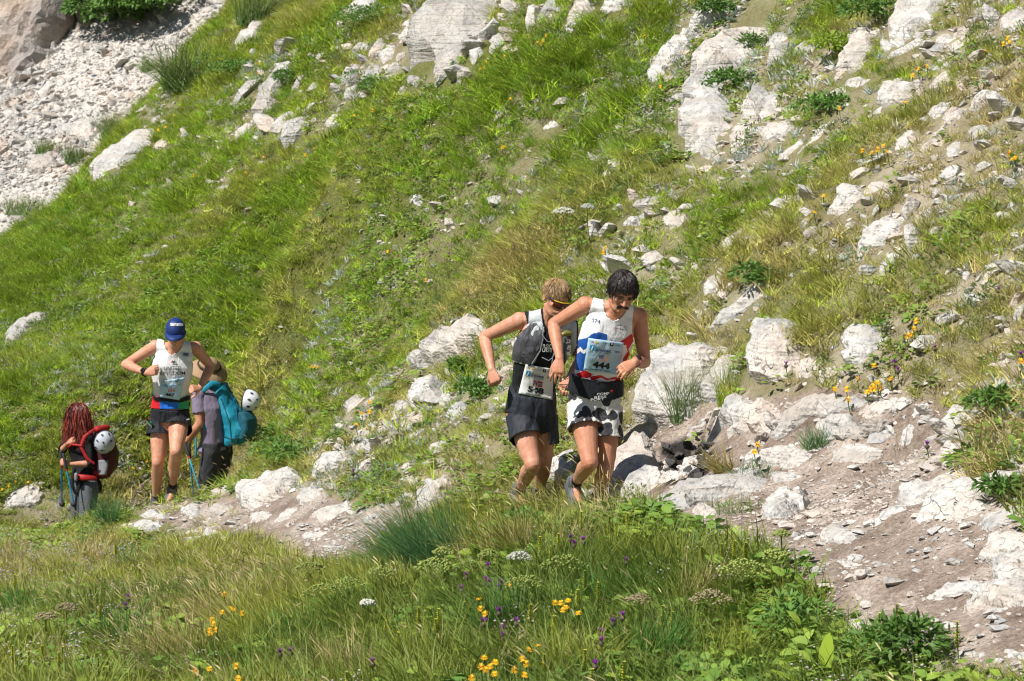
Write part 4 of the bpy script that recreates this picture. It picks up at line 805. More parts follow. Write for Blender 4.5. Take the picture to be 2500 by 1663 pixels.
FEETCLEAR = [(300,1195),(640,1195),(660,1300),(420,1315),(315,1290)]
def build_vegetation():
    rg = np.random.default_rng(3)
    # --- grass
    x, y, z, px, py, scr = sample_slope(104000, 10.5, 48, 0.205, rg)
    K = stony(px, py); G = grid_at(LUSH, px, py)
    pn = fbm(x * 1.1, y * 1.1, oct=4, seed=31)                                   # patchiness
    tr = trail_mask(px, py, y); pl = inpoly(px, py, PLATFORM) & (y < 22)
    cover = np.clip(1.30 - 1.15 * K + 0.50 * pn, 0, 1)
    cover = np.where(tr, 0.0, cover); cover = np.where(pl, 0.10 * (pn > 0.2), cover); cover = np.where(scr, 0.03 * (pn > 0.3), cover)
    feet = inpoly(px, py, FEETCLEAR) & (y > 18) & (y < 30)
    fg = (y < 22) & (~tr) & (py > 1240 + 0 * px)
    cover = np.where(fg, np.maximum(cover, 0.8), cover); cover = np.where(feet, 0.12, cover)
    keep = (rg.uniform(size=len(x)) < cover) & ~on_rock(px, py, y) & ~(on_rock(px, py - 0.10 * FPX / y, y) & (rg.uniform(size=len(x)) < 0.8)) & ~inpoly(px, py, PITPOLY)
    x, y, z, px, py, G, pn, fg = (a[keep] for a in (x, y, z, px, py, G, pn, fg))
    n = len(x); u = rg.uniform(size=n)
    big = fbm(x * 0.55 + 7, y * 0.55, oct=3, seed=41)
    g = np.clip(G + 0.38 * big + rg.normal(0, 0.16, n), 0, 1)
    kinds = [grass_mesh(s, 30, (0.07, 0.20), 0.10, (.006, .010), 0.75, (-0.12, -0.05), 0.8) for s in range(4)] + [grass_mesh(20 + s, 26, (0.15, 0.30), 0.06, (0.004, 0.0065), 0.55, (-0.35, -0.1), 1.1) for s in range(3)]
    idx = np.where(u < 0.72 + 0.3 * vnoise(x * 1.7, y * 1.7, seed=12), rg.integers(0, 4, n), rg.integers(4, 7, n))
    dry = lerp((0.52, 0.43, 0.18), (0.33, 0.455, 0.024), np.clip(g * 1.5, 0, 1)); tint = dry * (1 - np.clip(g * 2 - 1, 0, 1)[:, None]) + lerp((0.33, 0.455, 0.024), (0.13, 0.335, 0.017), u) * np.clip(g * 2 - 1, 0, 1)[:, None]
    tint *= np.exp(rg.normal(-0.04, 0.42, n)).clip(0.3, 1.7)[:, None]
    fgs = fg & (y < 19.5)
    tint[fgs] = lerp((0.31, 0.36, 0.048), (0.055, 0.185, 0.018), np.clip(0.5 + 0.75 * big[fgs] + 0.35 * vnoise(x[fgs] * 3, y[fgs] * 3, seed=4) + rg.normal(0, 0.2, fgs.sum()), 0, 1))
    cl = 0.72 + 0.55 * (0.5 + 0.5 * vnoise(x * 2.3, y * 2.3, seed=77)) + 0.35 * np.clip(fbm(x * 1.2, y * 1.2, oct=2, seed=78), -0.6, 1); sc = rg.uniform(0.6, 1.15, n) * np.where(fg, 1.1, 0.56) * cl * (1 + 0.2 * (y > 28)) * np.where(fg, 1, 1 + 0.5 * np.clip(fbm(x * 0.7 + 5, y * 0.7, oct=2, seed=88), 0, 1)); wd = np.where(fg, 1.0, 1.35) * (1 + 0.2 * (y > 24))
    rot = np.stack([rg.normal(0, 0.15, n), rg.normal(0, 0.15, n), rg.normal(0, 1.0, n) + 1.6 * vnoise(x * 1.1, y * 1.1, seed=15)], -1)
    scatter('grass', np.stack([x, y, z], -1), rot, np.stack([sc * wd, sc * wd, sc], -1), idx, tint, kinds, 'green mountain grass covering the slope and the bank', 'grass')
    # --- dry seeding grass
    x, y, z, px, py, scr = sample_slope(26000, 10.5, 42, 0.205, rg)
    G = grid_at(LUSH, px, py); K = stony(px, py); pn = fbm(x * 0.9 + 3, y * 0.9, oct=3, seed=61); tr = trail_mask(px, py, y); pl = inpoly(px, py, PLATFORM) & (y < 22)
    p = np.clip(0.68 - G + 0.6 * pn, 0.02, 1) * np.clip(1.1 - K, 0.1, 1)
    strawy = inpoly(px, py, [(1150,1330),(1500,1330),(1620,1260),(1500,1200),(1150,1200)]) | inpoly(px, py, [(350,1750),(300,1560),(500,1400),(760,1330),(800,1450),(650,1600)]) | inpoly(px, py, [(0,1300),(300,1300),(260,1420),(0,1500)])
    p = np.where((y < 20) & (py > 1240), p * 0.5, p); p = np.where(strawy & (y < 24), 0.75, p); p = np.where(tr | scr | (inpoly(px, py, FEETCLEAR) & (y > 18)), 0, p); p = np.where(pl, 0.06, p); p = np.where(y > 26, p * 0.55, p)
    keep = (rg.uniform(size=len(x)) < p * 0.9) & ~on_rock(px, py, y) & ~inpoly(px, py, PITPOLY)
    x, y, z, px, py = (a[keep] for a in (x, y, z, px, py)); n = len(x)
    kinds = [dry_mesh(200 + s) for s in range(3)] + [dry_mesh(220 + s, 12, (0.1, 0.22), (-0.3, 0), False) for s in range(2)]
    tint = lerp((0.48, 0.39, 0.20), (0.32, 0.26, 0.12), rg.uniform(size=n)) * np.exp(rg.normal(0, 0.2, n))[:, None]
    sc = rg.uniform(0.6, 1.1, n) * np.where(y < 19, 1.0, 0.8)
    scatter('dry_grass', np.stack([x, y, z], -1), np.stack([rg.normal(0, .1, n), rg.normal(0, .1, n), rg.normal(0, 1.0, n)], -1), np.stack([sc] * 3, -1), rg.integers(0, 5, n), tint, kinds, 'straw-coloured seeding grass scattered over slope and bank', 'dry grass')
    # --- herbs: broad leaves, silver leaves, feathery cushions
    x, y, z, px, py, scr = sample_slope(76000, 10.5, 46, 0.205, rg)
    K = stony(px, py); tr = trail_mask(px, py, y); pl = inpoly(px, py, PLATFORM) & (y < 22)
    a1 = fbm(x * 0.8 + 11, y * 0.8, oct=3, seed=71); a2 = fbm(x * 0.9 - 5, y * 0.9 + 9, oct=3, seed=81); a3 = fbm(x * 1.0 + 2, y * 1.0 - 4, oct=3, seed=85)
    fg = (y < 19.5) & (py > 1240)
    pb = np.clip(a1 * 1.4 - 0.2, 0, 1) * 0.9 + 0.06 + 0.42 * fg; ps = np.clip(a2 * 1.5 - 0.35, 0, 1) * 0.65 * (~fg) + 0.04; pf = np.clip(a3 * 1.5 - 0.35, 0, 1) * 0.55 + 0.03
    leafy = inpoly(px, py, [(1830,1420),(2000,1480),(2050,1600),(1900,1700),(1700,1700),(1750,1500)]) | inpoly(px, py, [(1130,1300),(1330,1300),(1330,1380),(1200,1420)]) | inpoly(px, py, [(240,1330),(420,1330),(400,1480),(260,1500)]) | inpoly(px, py, [(2080,1600),(2350,1600),(2400,1750),(2050,1750)])
    pb = np.where(leafy & fg, 1.3, pb)
    u = rg.uniform(size=len(x)) * 1.9
    kind = np.where(u < pb, 0, np.where(u < pb + ps, 1, np.where(u < pb + ps + pf, 2, 3)))
    keep = (kind < 3) & ~on_rock(px, py, y) & ~tr & ~(inpoly(px, py, FEETCLEAR) & (y > 18) & (u > .15)) & ~(pl & (rg.uniform(size=len(x)) > 0.15)) & ~(scr & (rg.uniform(size=len(x)) > 0.02)) & ~inpoly(px, py, PITPOLY)
    x, y, z, px, py, kind = (a[keep] for a in (x, y, z, px, py, kind)); n = len(x); v = rg.uniform(size=n)
    tint = np.where((kind == 0)[:, None], lerp((0.12, 0.24, 0.045), (0.30, 0.41, 0.06), v), np.where((kind == 1)[:, None], lerp((0.38, 0.44, 0.41), (0.56, 0.60, 0.56), v), lerp((0.10, 0.19, 0.06), (0.22, 0.28, 0.09), v)))
    kinds = [broad_mesh(300 + s) for s in range(3)] + [silver_mesh(320 + s) for s in range(3)] + [feather_mesh(340 + s) for s in range(2)]
    idx = np.where(kind == 0, rg.integers(0, 3, n), np.where(kind == 1, rg.integers(3, 6, n), rg.integers(6, 8, n)))
    sc = rg.uniform(0.7, 1.4, n) * np.where((y < 20) & (kind == 0) & (py > 1240), 1.25, 0.8)
    scatter('herbs', np.stack([x, y, z], -1), np.stack([rg.normal(0, .2, n), rg.normal(0, .2, n), rg.uniform(0, 6.28, n)], -1), np.stack([sc] * 3, -1), idx, tint, kinds, 'low green and silver-leaved herbs growing between the grasses', 'herbs')
    # --- tiny white blossoms
    x, y, z, px, py, scr = sample_slope(9000, 10.5, 36, 0.2, rg)
    a1 = fbm(x * 1.3 + 40, y * 1.3, oct=2, seed=95); tr = trail_mask(px, py, y)
    keep = (a1 > 0.25) & ~tr & ~scr & ~on_rock(px, py, y) & (rg.uniform(size=len(x)) < 0.5)
    x, y, z = x[keep], y[keep], z[keep]; n = len(x)
    tint = lerp((0.62, 0.60, 0.52), (0.55, 0.45, 0.46), rg.uniform(size=n))
    scatter('tiny_blossoms', np.stack([x, y, z], -1), np.stack([np.zeros(n), np.zeros(n), rg.uniform(0, 6.28, n)], -1), np.stack([rg.uniform(0.6, 1.1, n)] * 3, -1), rg.integers(0, 2, n), tint, [white_mesh(400), white_mesh(401)], 'tiny pale blossoms sprinkled through the meadow', 'blossoms')
def build_rubble():
    rg = np.random.default_rng(8)
    kinds = [stone_mesh(500 + s, STONE[s % 2], 0.55) for s in range(8)]
    def emit(name, pts, size, label, flat=1.0, tilt=0.35):
        n = len(pts); rot = np.stack([rg.normal(0, tilt, n), rg.normal(0, tilt, n), rg.uniform(0, 6.28, n)], -1)
        scl = np.stack([size * rg.uniform(0.8, 1.5, n), size, size * flat * rg.uniform(0.7, 1.1, n)], -1)
        scatter(name, pts, rot, scl, rg.integers(0, 8, n), np.ones((n, 3)), kinds, label, 'gravel')
    x, y, z, px, py, scr = sample_slope(90000, 11, 46, 0.2, rg)
    K = stony(px, py); pn = fbm(x * 1.1, y * 1.1, oct=4, seed=31); tr = trail_mask(px, py, y); pl = inpoly(px, py, PLATFORM) & (y < 22)
    p = np.maximum(np.clip(1.7 * K - 0.15 - 0.75 * pn, 0, 1) ** 1.5, 0.05 + 0.15 * (vnoise(x * 2.2, y * 2.2, seed=66) > 0.55)); p = np.where(pl, 0.9, p); p = np.where(tr | scr | ((y < 20) & (py > 1250) & ~tr), 0, p)
    keep = (rg.uniform(size=len(x)) < p * 0.9) & ~on_rock(px, py, y, 0.0); x, y, z = x[keep], y[keep], z[keep]
    emit('rubble', np.stack([x, y, z], -1), np.clip(np.exp(rg.normal(math.log(0.045), 0.65, len(x))), 0.014, 0.22), 'pale rubble lying between grass patches on the slope')
    x, y, z, px, py, scr = sample_slope(150000, 11, 27, 0.2, rg)
    tr = trail_mask(px + 12 * rg.normal(size=len(px)), py + 8 * rg.normal(size=len(px)), y); pn = fbm(x * 1.6, y * 1.6, oct=3, seed=33)
    keep = tr & (rg.uniform(size=len(x)) < np.clip(0.55 + 0.7 * pn, 0.08, 1)); x, y, z = x[keep], y[keep], z[keep]
    emit('trail_gravel', np.stack([x, y, z + 0.001], -1), np.clip(np.exp(rg.normal(math.log(0.018), 0.6, len(x))), 0.006, 0.075), 'small pale gravel strewn over the dirt trail', 0.8, 0.25)
    yy = np.sqrt(rg.uniform(46 ** 2, 76 ** 2, 75000)); t = rg.uniform(-0.2, -0.06, len(yy)); x = t * yy; z = gi(x, yy); z1, z2 = hill_scree(x, yy); keep = z2 > z1 - 0.1
    x, yy, z = x[keep], yy[keep], z[keep]
    emit('scree', np.stack([x, yy, z], -1), np.clip(np.exp(rg.normal(math.log(0.11), 0.55, len(x)) + 0.7 * fbm(x * 0.9 + yy * 0.25, yy * 0.18, oct=2, seed=19)), 0.03, 0.5), 'pale scree of broken limestone filling the gully at upper left', 0.9, 0.5)
build_vegetation(); build_rubble()
# ------------------------------------------------------------------ figure tools
class Soup:
    """closed lofts and ellipsoids, fused afterwards into one continuous surface by a voxel remesh"""
    def __init__(s): s.v = []; s.f = []
    def rings(s, rings):
        n = len(rings[0]); b0 = len(s.v)
        for r in rings: s.v += [tuple(p) for p in r]
        for k in range(len(rings) - 1):
            for i in range(n):
                j = (i + 1) % n; a = b0 + k * n
                s.f.append((a + i, a + j, a + n + j, a + n + i))
        for k, fl in ((0, True), (len(rings) - 1, False)):
            c = np.mean(rings[k], 0); s.v.append(tuple(c)); ci = len(s.v) - 1; a = b0 + k * n
            for i in range(n):
                j = (i + 1) % n
                s.f.append((ci, a + j, a + i) if fl else (ci, a + i, a + j))
    def loft(s, secs, sides=20, exp=2.0):
        """secs: (centre, half-width vector, half-depth vector)"""
        R = []
        for c, a, b in secs:
            c, a, b = (np.array(q, float) for q in (c, a, b)); ring = []
            for k in range(sides):
                t = 2 * math.pi * k / sides; ct, st = math.cos(t), math.sin(t)
                ring.append(c + a * math.copysign(abs(ct) ** (2 / exp), ct) + b * math.copysign(abs(st) ** (2 / exp), st))
            R.append(ring)
        s.rings(R)
    def tube(s, pts, rad, sides=12, flat=1.0, flat_axis=None, cap=True):
        pts = [np.array(p, float) for p in pts]; rad = list(rad)
        if cap:
            d0 = pts[0] - pts[1]; d0 /= np.linalg.norm(d0); d1 = pts[-1] - pts[-2]; d1 /= np.linalg.norm(d1)
            pts = [pts[0] + d0 * rad[0] * 0.85, pts[0] + d0 * rad[0] * 0.5] + pts + [pts[-1] + d1 * rad[-1] * 0.5, pts[-1] + d1 * rad[-1] * 0.85]
            rad = [rad[0] * 0.45, rad[0] * 0.84] + rad + [rad[-1] * 0.84, rad[-1] * 0.45]
        secs = []; ref = np.array(flat_axis if flat_axis is not None else (0.31, 0.2, 0.93), float)
        for i in range(len(pts)):
            d = pts[min(i + 1, len(pts) - 1)] - pts[max(i - 1, 0)]; d /= np.linalg.norm(d) + 1e-12
            a = ref - d * (ref @ d); a /= np.linalg.norm(a) + 1e-12; b = np.cross(d, a)
            secs.append((pts[i], a * rad[i] * (flat if flat_axis is not None else 1), b * rad[i]))
        s.loft(secs, sides)
    def ell(s, c, r, M=None, seg=14, ring=9):
        c = np.array(c, float); M = np.eye(3) if M is None else np.array(M, float); R = []
        for i in range(1, ring):
            ph = math.pi * i / ring - math.pi / 2
            R.append([c + M @ np.array([r[0] * math.cos(ph) * math.cos(2 * math.pi * k / seg), r[1] * math.cos(ph) * math.sin(2 * math.pi * k / seg), r[2] * math.sin(ph)]) for k in range(seg)])
        s.rings(R)
    def fuse(s, name, voxel=0.006, smooth_it=3, fac=0.5):
        me = bpy.data.meshes.new(name); me.from_pydata(s.v, [], s.f); me.update()
        bm = bmesh.new(); bm.from_mesh(me); bmesh.ops.recalc_face_normals(bm, faces=bm.faces); bm.to_mesh(me); bm.free()
        o = bpy.data.objects.new(name, me); COL.objects.link(o)
        md = o.modifiers.new('r', 'REMESH'); md.mode = 'VOXEL'; md.voxel_size = voxel; md.use_smooth_shade = True
        if smooth_it:
            sm = o.modifiers.new('s', 'SMOOTH'); sm.factor = fac; sm.iterations = smooth_it
        dg = bpy.context.evaluated_depsgraph_get(); out = bpy.data.meshes.new_from_object(o.evaluated_get(dg)); out.name = name
        bpy.data.objects.remove(o); bpy.data.meshes.remove(me)
        out.materials.clear()
        return out
def mesh_arrays(me):
    v = np.empty(len(me.vertices) * 3); me.vertices.foreach_get('co', v); v = v.reshape(-1, 3)
    nn = np.empty(len(me.vertices) * 3); me.vertices.foreach_get('normal', nn); nn = nn.reshape(-1, 3)
    if len(me.loops) == 4 * len(me.polygons):
        f = np.empty(len(me.loops), int); me.loops.foreach_get('vertex_index', f); f = f.reshape(-1, 4)
    else: f = [tuple(p.vertices) for p in me.polygons]
    return v, nn, f
def seg_dist(v, a, b):
    a, b = np.array(a, float), np.array(b, float); e = b - a; t = np.clip(((v - a) @ e) / (e @ e + 1e-12), 0, 1)
    return np.linalg.norm(v - a - t[:, None] * e, axis=1), t
def unit(v): v = np.array(v, float); return v / np.linalg.norm(v)
def frame(fwd, uphint):
    """head/hand frame: columns right, back, up (face looks along -column 1)"""
    f = unit(fwd); u = np.array(uphint, float); u = unit(u - f * (u @ f)); r = np.cross(f, u)
    return np.stack([r, -f, u], 1)
def add_hand(S, wrist, d, palm, thumb_side, curl=0.5, size=1.0, spread=0.12, thumb_out=0.6):
    wrist = np.array(wrist, float); d = unit(d); palm = np.array(palm, float); palm = unit(palm - d * (palm @ d)); lat = np.cross(d, palm) ; lat = lat * thumb_side
    k = size
    S.loft([(wrist - d * 0.01 * k, lat * 0.024 * k, palm * 0.019 * k), (wrist + d * 0.02 * k, lat * 0.030 * k, palm * 0.019 * k), (wrist + d * 0.055 * k, lat * 0.040 * k, palm * 0.017 * k), (wrist + d * 0.085 * k, lat * 0.040 * k, palm * 0.014 * k), (wrist + d * 0.094 * k, lat * 0.034 * k, palm * 0.010 * k)], 14, 2.4)
    for i, (o, L) in enumerate(((0.030, 0.074), (0.010, 0.083), (-0.010, 0.077), (-0.029, 0.060))):
        p = wrist + d * (0.084 - 0.004 * abs(i - 1)) * k + lat * o * k; dv = unit(d + lat * spread * (o / 0.03)); pts = [p - dv * 0.02 * k, p]; ang = 0.0
        for j, fr in enumerate((0.45, 0.30, 0.25)):
            ang += curl * (0.75, 1.0, 0.7)[j] * (1 + 0.12 * i); q = dv * math.cos(ang) + palm * math.sin(ang); p = p + q * L * fr * k; pts.append(p)
        S.tube(pts, [0.0095 * k, 0.0100 * k, 0.0092 * k, 0.0086 * k, 0.0076 * k], 8)
    p = wrist + d * 0.022 * k + lat * 0.022 * k; q1 = unit(d * 0.75 + lat * thumb_out + palm * 0.35); q2 = unit(d * 0.95 + lat * thumb_out * 0.35 + palm * 0.35 * (0.5 + curl))
    S.tube([p, p + q1 * 0.040 * k, p + q1 * 0.040 * k + q2 * 0.033 * k, p + q1 * 0.040 * k + q2 * 0.033 * k + unit(q2 + palm * 0.4 * curl) * 0.026 * k], [0.0155 * k, 0.0125 * k, 0.0108 * k, 0.0088 * k], 8)
def add_head(S, c, M, k=1.0, open_mouth=False):
    c = np.array(c, float); L = lambda x, y, z: c + M @ (np.array([x, y, z]) * k); E = lambda p, r: S.ell(L(*p), [q * k for q in r], M)
    E((0, .018, .035), (.076, .096, .086)); E((0, -.012, -.022), (.066, .074, .082)); E((0, -.030, -.070), (.050, .050, .048)); E((0, -.058, -.100), (.026, .022, .020))
    E((0, -.074, .030), (.050, .018, .014)); E((.040, -.060, -.018), (.022, .020, .022)); E((-.040, -.060, -.018), (.022, .020, .022))
    S.tube([L(0, -.080, .018), L(0, -.094, -.004), L(0, -.108, -.028)], [.0075 * k, .0095 * k, .0125 * k], 8); E((.011, -.092, -.034), (.009, .012, .008)); E((-.011, -.092, -.034), (.009, .012, .008))
    for z, r in ((-.060, .0065), (-.071, .0075)):
        S.tube([L(-.022, -.076, z), L(-.008, -.087, z + .001), L(.008, -.087, z + .001), L(.022, -.076, z)], [.004 * k, r * k, r * k, .004 * k], 8)
    for sx in (-1, 1):
        S.tube([L(.062 * sx, .002, -.06), L(.055 * sx, -.025, -.085), L(.03 * sx, -.05, -.100)], [.016 * k, .015 * k, .016 * k], 8)
        Me = M @ np.array(Euler((0, 0, -0.45 * sx)).to_matrix()); S.ell(L(.080 * sx, .018, -.008), [.008 * k, .020 * k, .033 * k], Me, 10, 7); S.ell(L(.082 * sx, .014, -.030), [.008 * k, .012 * k, .014 * k], Me, 8, 6)
class Figure:
    """builds one person's body from joints (world coordinates) and keeps what the clothing needs"""
    def __init__(s, J, build=1.0, female=False):
        s.J = {k: np.array(v, float) for k, v in J.items()}; s.k = build; J = s.J
        lat_h = unit(J['hipB'] - J['hipA']); lat_s = unit(J['shB'] - J['shA'])        # A = image left, B = image right when facing the camera
        s.spine = [J['pelvis'], J['waist'], J['chest'], J['neck']]
        up0 = unit(J['waist'] - J['pelvis']); up2 = unit(J['neck'] - J['chest']); up1 = unit(J['chest'] - J['waist'])
        def fr(lat, up): lat = unit(lat - up * (lat @ up)); return lat, np.cross(lat, up)
        k = build
        W = dict(cr=(.114, .100), hip=(.154, .112), top=(.148, .104), waist=(.140, .096), rib=(.153, .108), chest=(.167, .116), up=(.166, .104), clav=(.115, .070), nb=(.060, .060)) if not female else \
            dict(cr=(.130, .105), hip=(.172, .120), top=(.150, .105), waist=(.120, .088), rib=(.132, .098), chest=(.145, .110), up=(.138, .095), clav=(.095, .062), nb=(.050, .050))
        mix = lambda a, b, t: a * (1 - t) + b * t
        secs = []
        for nm, base, up, t in (('cr', J['pelvis'] - up0 * .085 * k, up0, 0), ('hip', J['pelvis'] - up0 * .01 * k, up0, 0.05), ('top', mix(J['pelvis'], J['waist'], .55), up0, .2), ('waist', J['waist'], unit(up0 + up1), .4), ('rib', mix(J['waist'], J['chest'], .5), up1, .65),
                                ('chest', mix(J['waist'], J['chest'], .92), unit(up1 + up2), .85), ('up', mix(J['chest'], J['neck'], .42), up2, 1), ('clav', mix(J['chest'], J['neck'], .80), up2, 1), ('nb', J['neck'], up2, 1)):
            lat, fwd = fr(mix(lat_h, lat_s, t), up); secs.append((base, lat * W[nm][0] * k, fwd * W[nm][1] * k, nm))
        s.secs = secs; s.lat_s = lat_s; s.lat_h = lat_h; s.fwd_s = np.cross(lat_s, up1); s.up1 = up1; s.up0 = up0; s.fwd_h = np.cross(lat_h, up0)
        s.S = S = Soup(); S.loft([q[:3] for q in secs], 24, 2.35)
        f0 = np.cross(lat_h, up0)
        for h in ('hipA', 'hipB'): S.ell(J[h] - f0 * .055 * k - up0 * 0.01, (.080 * k, .075 * k, .085 * k))
        nk = J['neck']; hd = J['head']
        S.tube([nk - up2 * .05 * k, nk + unit(hd - nk) * .04, mix(nk, hd, .8)], [.064 * k, .056 * k, .054 * k], 14)
        for a in ('A', 'B'):
            sh, el, wr = J['sh' + a], J['el' + a], J['wr' + a]; u = unit(el - sh); w_ = unit(wr - el)
            S.tube([mix(nk, hd, .22), mix(nk, sh, .5) + up2 * .005 * k, sh + up2 * .012 * k], [.044 * k, .048 * k, .046 * k], 10)
            S.ell(mix(s.secs[6][0], sh, .45) + s.fwd_s * .012 * k, (.080 * k, .072 * k, .065 * k))
            S.ell(sh, (.060 * k, .060 * k, .060 * k)); ak = 0.82 if female else 1.0
            S.tube([sh, mix(sh, el, .25), mix(sh, el, .55), mix(sh, el, .85), el], [r * k * ak for r in (.056, .052, .047, .040, .039)], 14)
            S.tube([el, mix(el, wr, .25), mix(el, wr, .55), mix(el, wr, .85), wr], [r * k * ak for r in (.039, .043, .037, .028, .026)], 14)
            hp, kn, an = J['hip' + a], J['kn' + a], J['an' + a]
            bow = unit(np.cross(unit(an - kn), s.lat_h)); calf = mix(kn, an, .3) - bow * 0 + unit(mix(hp, an, .5) - kn + 1e-6) * .012 * k
            S.tube([hp, mix(hp, kn, .2), mix(hp, kn, .5), mix(hp, kn, .8), kn], [r * k for r in (.090, .088, .079, .062, .055)], 16)
            S.tube([kn, mix(kn, an, .12), calf, mix(kn, an, .6), mix(kn, an, .85), an], [r * k for r in (.054, .052, .055, .043, .033, .034)], 14)
            kf = unit(np.cross(s.lat_h, unit(kn - hp)))
            for q_, r_ in ((-.030, .036), (.032, .040)): S.ell(mix(hp, kn, .74) + s.lat_h * q_ * k + kf * .022 * k, (r_ * k, r_ * k, r_ * 2.0 * k), np.array(Vector(kn - hp).to_track_quat('Z', 'Y').to_matrix()))
            S.ell(mix(kn, an, .30) - kf * .020 * k + s.lat_h * .016 * k, (.034 * k, .034 * k, .075 * k), np.array(Vector(an - kn).to_track_quat('Z', 'Y').to_matrix()))
            S.ell(kn + kf * .024 * k, (.034 * k, .033 * k, .040 * k))
            t = J['to' + a]; S.tube([an - unit(t - an) * .03 * k, mix(an, t, .4) - np.array([0, 0, .02]), t], [.030 * k, .027 * k, .020 * k], 10)
    def finish(s, voxel=0.0055, name='body'):
        me = s.S.fuse(name, voxel, 3, 0.5); s.me = me; s.v, s.n, s.f = mesh_arrays(me)
        s.fa4 = np.asarray(s.f); s.fc = s.v[s.fa4].mean(1); fa = s.n[s.fa4].mean(1); s.fn = fa / (np.linalg.norm(fa, axis=1, keepdims=True) + 1e-9)
        s.px, s.py = proj(s.fc[:, 0], s.fc[:, 1], s.fc[:, 2])
        J = s.J; dt = np.full(len(s.fc), 9.0); best = np.zeros(len(s.fc)); ss = np.zeros(len(s.fc)); acc = 0.0; tot = sum(np.linalg.norm(s.spine[i + 1] - s.spine[i]) for i in range(3))
        for i in range(3):
            d, t = seg_dist(s.fc, s.spine[i], s.spine[i + 1]); L = np.linalg.norm(s.spine[i + 1] - s.spine[i]); k = d < dt; dt[k] = d[k]; ss[k] = (acc + t[k] * L) / tot; acc += L
        s.s = ss; s.dt = dt
        da = np.full(len(s.fc), 9.0); s.armt = np.zeros(len(s.fc)); s.armside = np.zeros(len(s.fc), int)
        for si, a in enumerate(('A', 'B')):
            for lo, hi, o, sh in ((J['sh' + a], J['el' + a], 0, .050), (J['el' + a], J['wr' + a], 1, .036), (J['wr' + a], J['wr' + a] + unit(J.get('fi' + a, J['wr' + a] * 2 - J['el' + a]) - J['wr' + a]) * .17, 2, .055)):
                d, t = seg_dist(s.fc, lo, hi); d = d - sh * s.k; k = d < da; da[k] = d[k]; s.armt[k] = o + t[k]; s.armside[k] = si
        s.da = da
        dl = np.full(len(s.fc), 9.0); s.legt = np.zeros(len(s.fc)); s.legside = np.zeros(len(s.fc), int)
        for si, a in enumerate(('A', 'B')):
            for lo, hi, o, sh in ((J['hip' + a], J['kn' + a], 0, .075), (J['kn' + a], J['an' + a], 1, .045), (J['an' + a], J['to' + a], 2, .035)):
                d, t = seg_dist(s.fc, lo, hi); d = d - sh * s.k; k = d < dl; dl[k] = d[k]; s.legt[k] = o + t[k]; s.legside[k] = si
        s.dl = dl
        rel = s.fc - J['chest']; s.u = rel @ s.lat_s; s.fw = rel @ s.fwd_s
        s.torso = (s.dt - .125 * s.k < s.da + .018) & (s.dt < 0.23)
        hd, _ = seg_dist(s.fc, J['head'], J['head']); s.ishead = hd < 0.125
        return me
    def poly(s, pts, fr): return inpoly(s.px, s.py, [CA(p, *fr) for p in pts]) & (s.fn[:, 1] < 0.25)
    def notarm(s): return ~((s.armt > 0.9) & (s.da < np.where(s.armt > 2, .035, .02))) & ~s.ishead
    def back(s, s0, s1, lim): return s.torso & (s.fn[:, 1] >= 0.25) & (s.s > s0) & (s.s < s1) & (np.abs(s.u) < lim)
    def garment(s, name, mask, offset, mats, matidx=None, parent=None, wrinkle=0.004, wscale=18.0, seed=0, thick=0.004, grow=None):
        F4 = s.fa4[mask]; uq, inv = np.unique(F4.ravel(), return_inverse=True); ff = inv.reshape(F4.shape); vv = uq; mi = np.zeros(len(F4), int) if matidx is None else np.asarray(matidx)[mask]
        vi = np.array(vv); co = s.v[vi]; nn = s.n[vi]
        w_ = wrinkle * fbm(co[:, 0] * wscale + seed, co[:, 1] * wscale, co[:, 2] * wscale * 0.45, oct=3, seed=seed)
        off = offset if grow is None else offset + grow(co)
        co = co + nn * (off + w_)[:, None] if np.ndim(off) or np.ndim(w_) else co + nn * off
        me = new_mesh(name, co, ff, mats, True); me.polygons.foreach_set('material_index', np.asarray(mi, dtype=np.int32))
        o = add(name, me, parent); 
        if parent is not None: o.location = -parent.location
        sd_ = o.modifiers.new('thickness', 'SOLIDIFY'); sd_.thickness = thick; sd_.offset = -1
        return o
def child(name, me, parent, mat=None):
    if mat is not None and not len(me.materials): me.materials.append(mat)
    o = add(name, me, parent)
    p = parent; tot = Vector((0, 0, 0))
    while p is not None: tot += p.location; p = p.parent
    o.location = -tot
    return o
def bvh_of(o):
    me = o.data; p = o; loc = Vector((0, 0, 0))
    while p is not None: loc += p.location; p = p.parent
    return BVHTree.FromPolygons([tuple(v.co + loc) for v in me.vertices], [tuple(f.vertices) for f in me.polygons])
def cast(bv, px, py, lift):
    d = PV(px, py, 10.0) - Vector((0, 0, CAMZ)); d.normalize(); h = bv.ray_cast(Vector((0, 0, CAMZ)), d)
    if h[0] is None: return None
    n = h[1]; n = -n if n.dot(d) > 0 else n
    return h[0] + n * lift - d * lift * 0.5
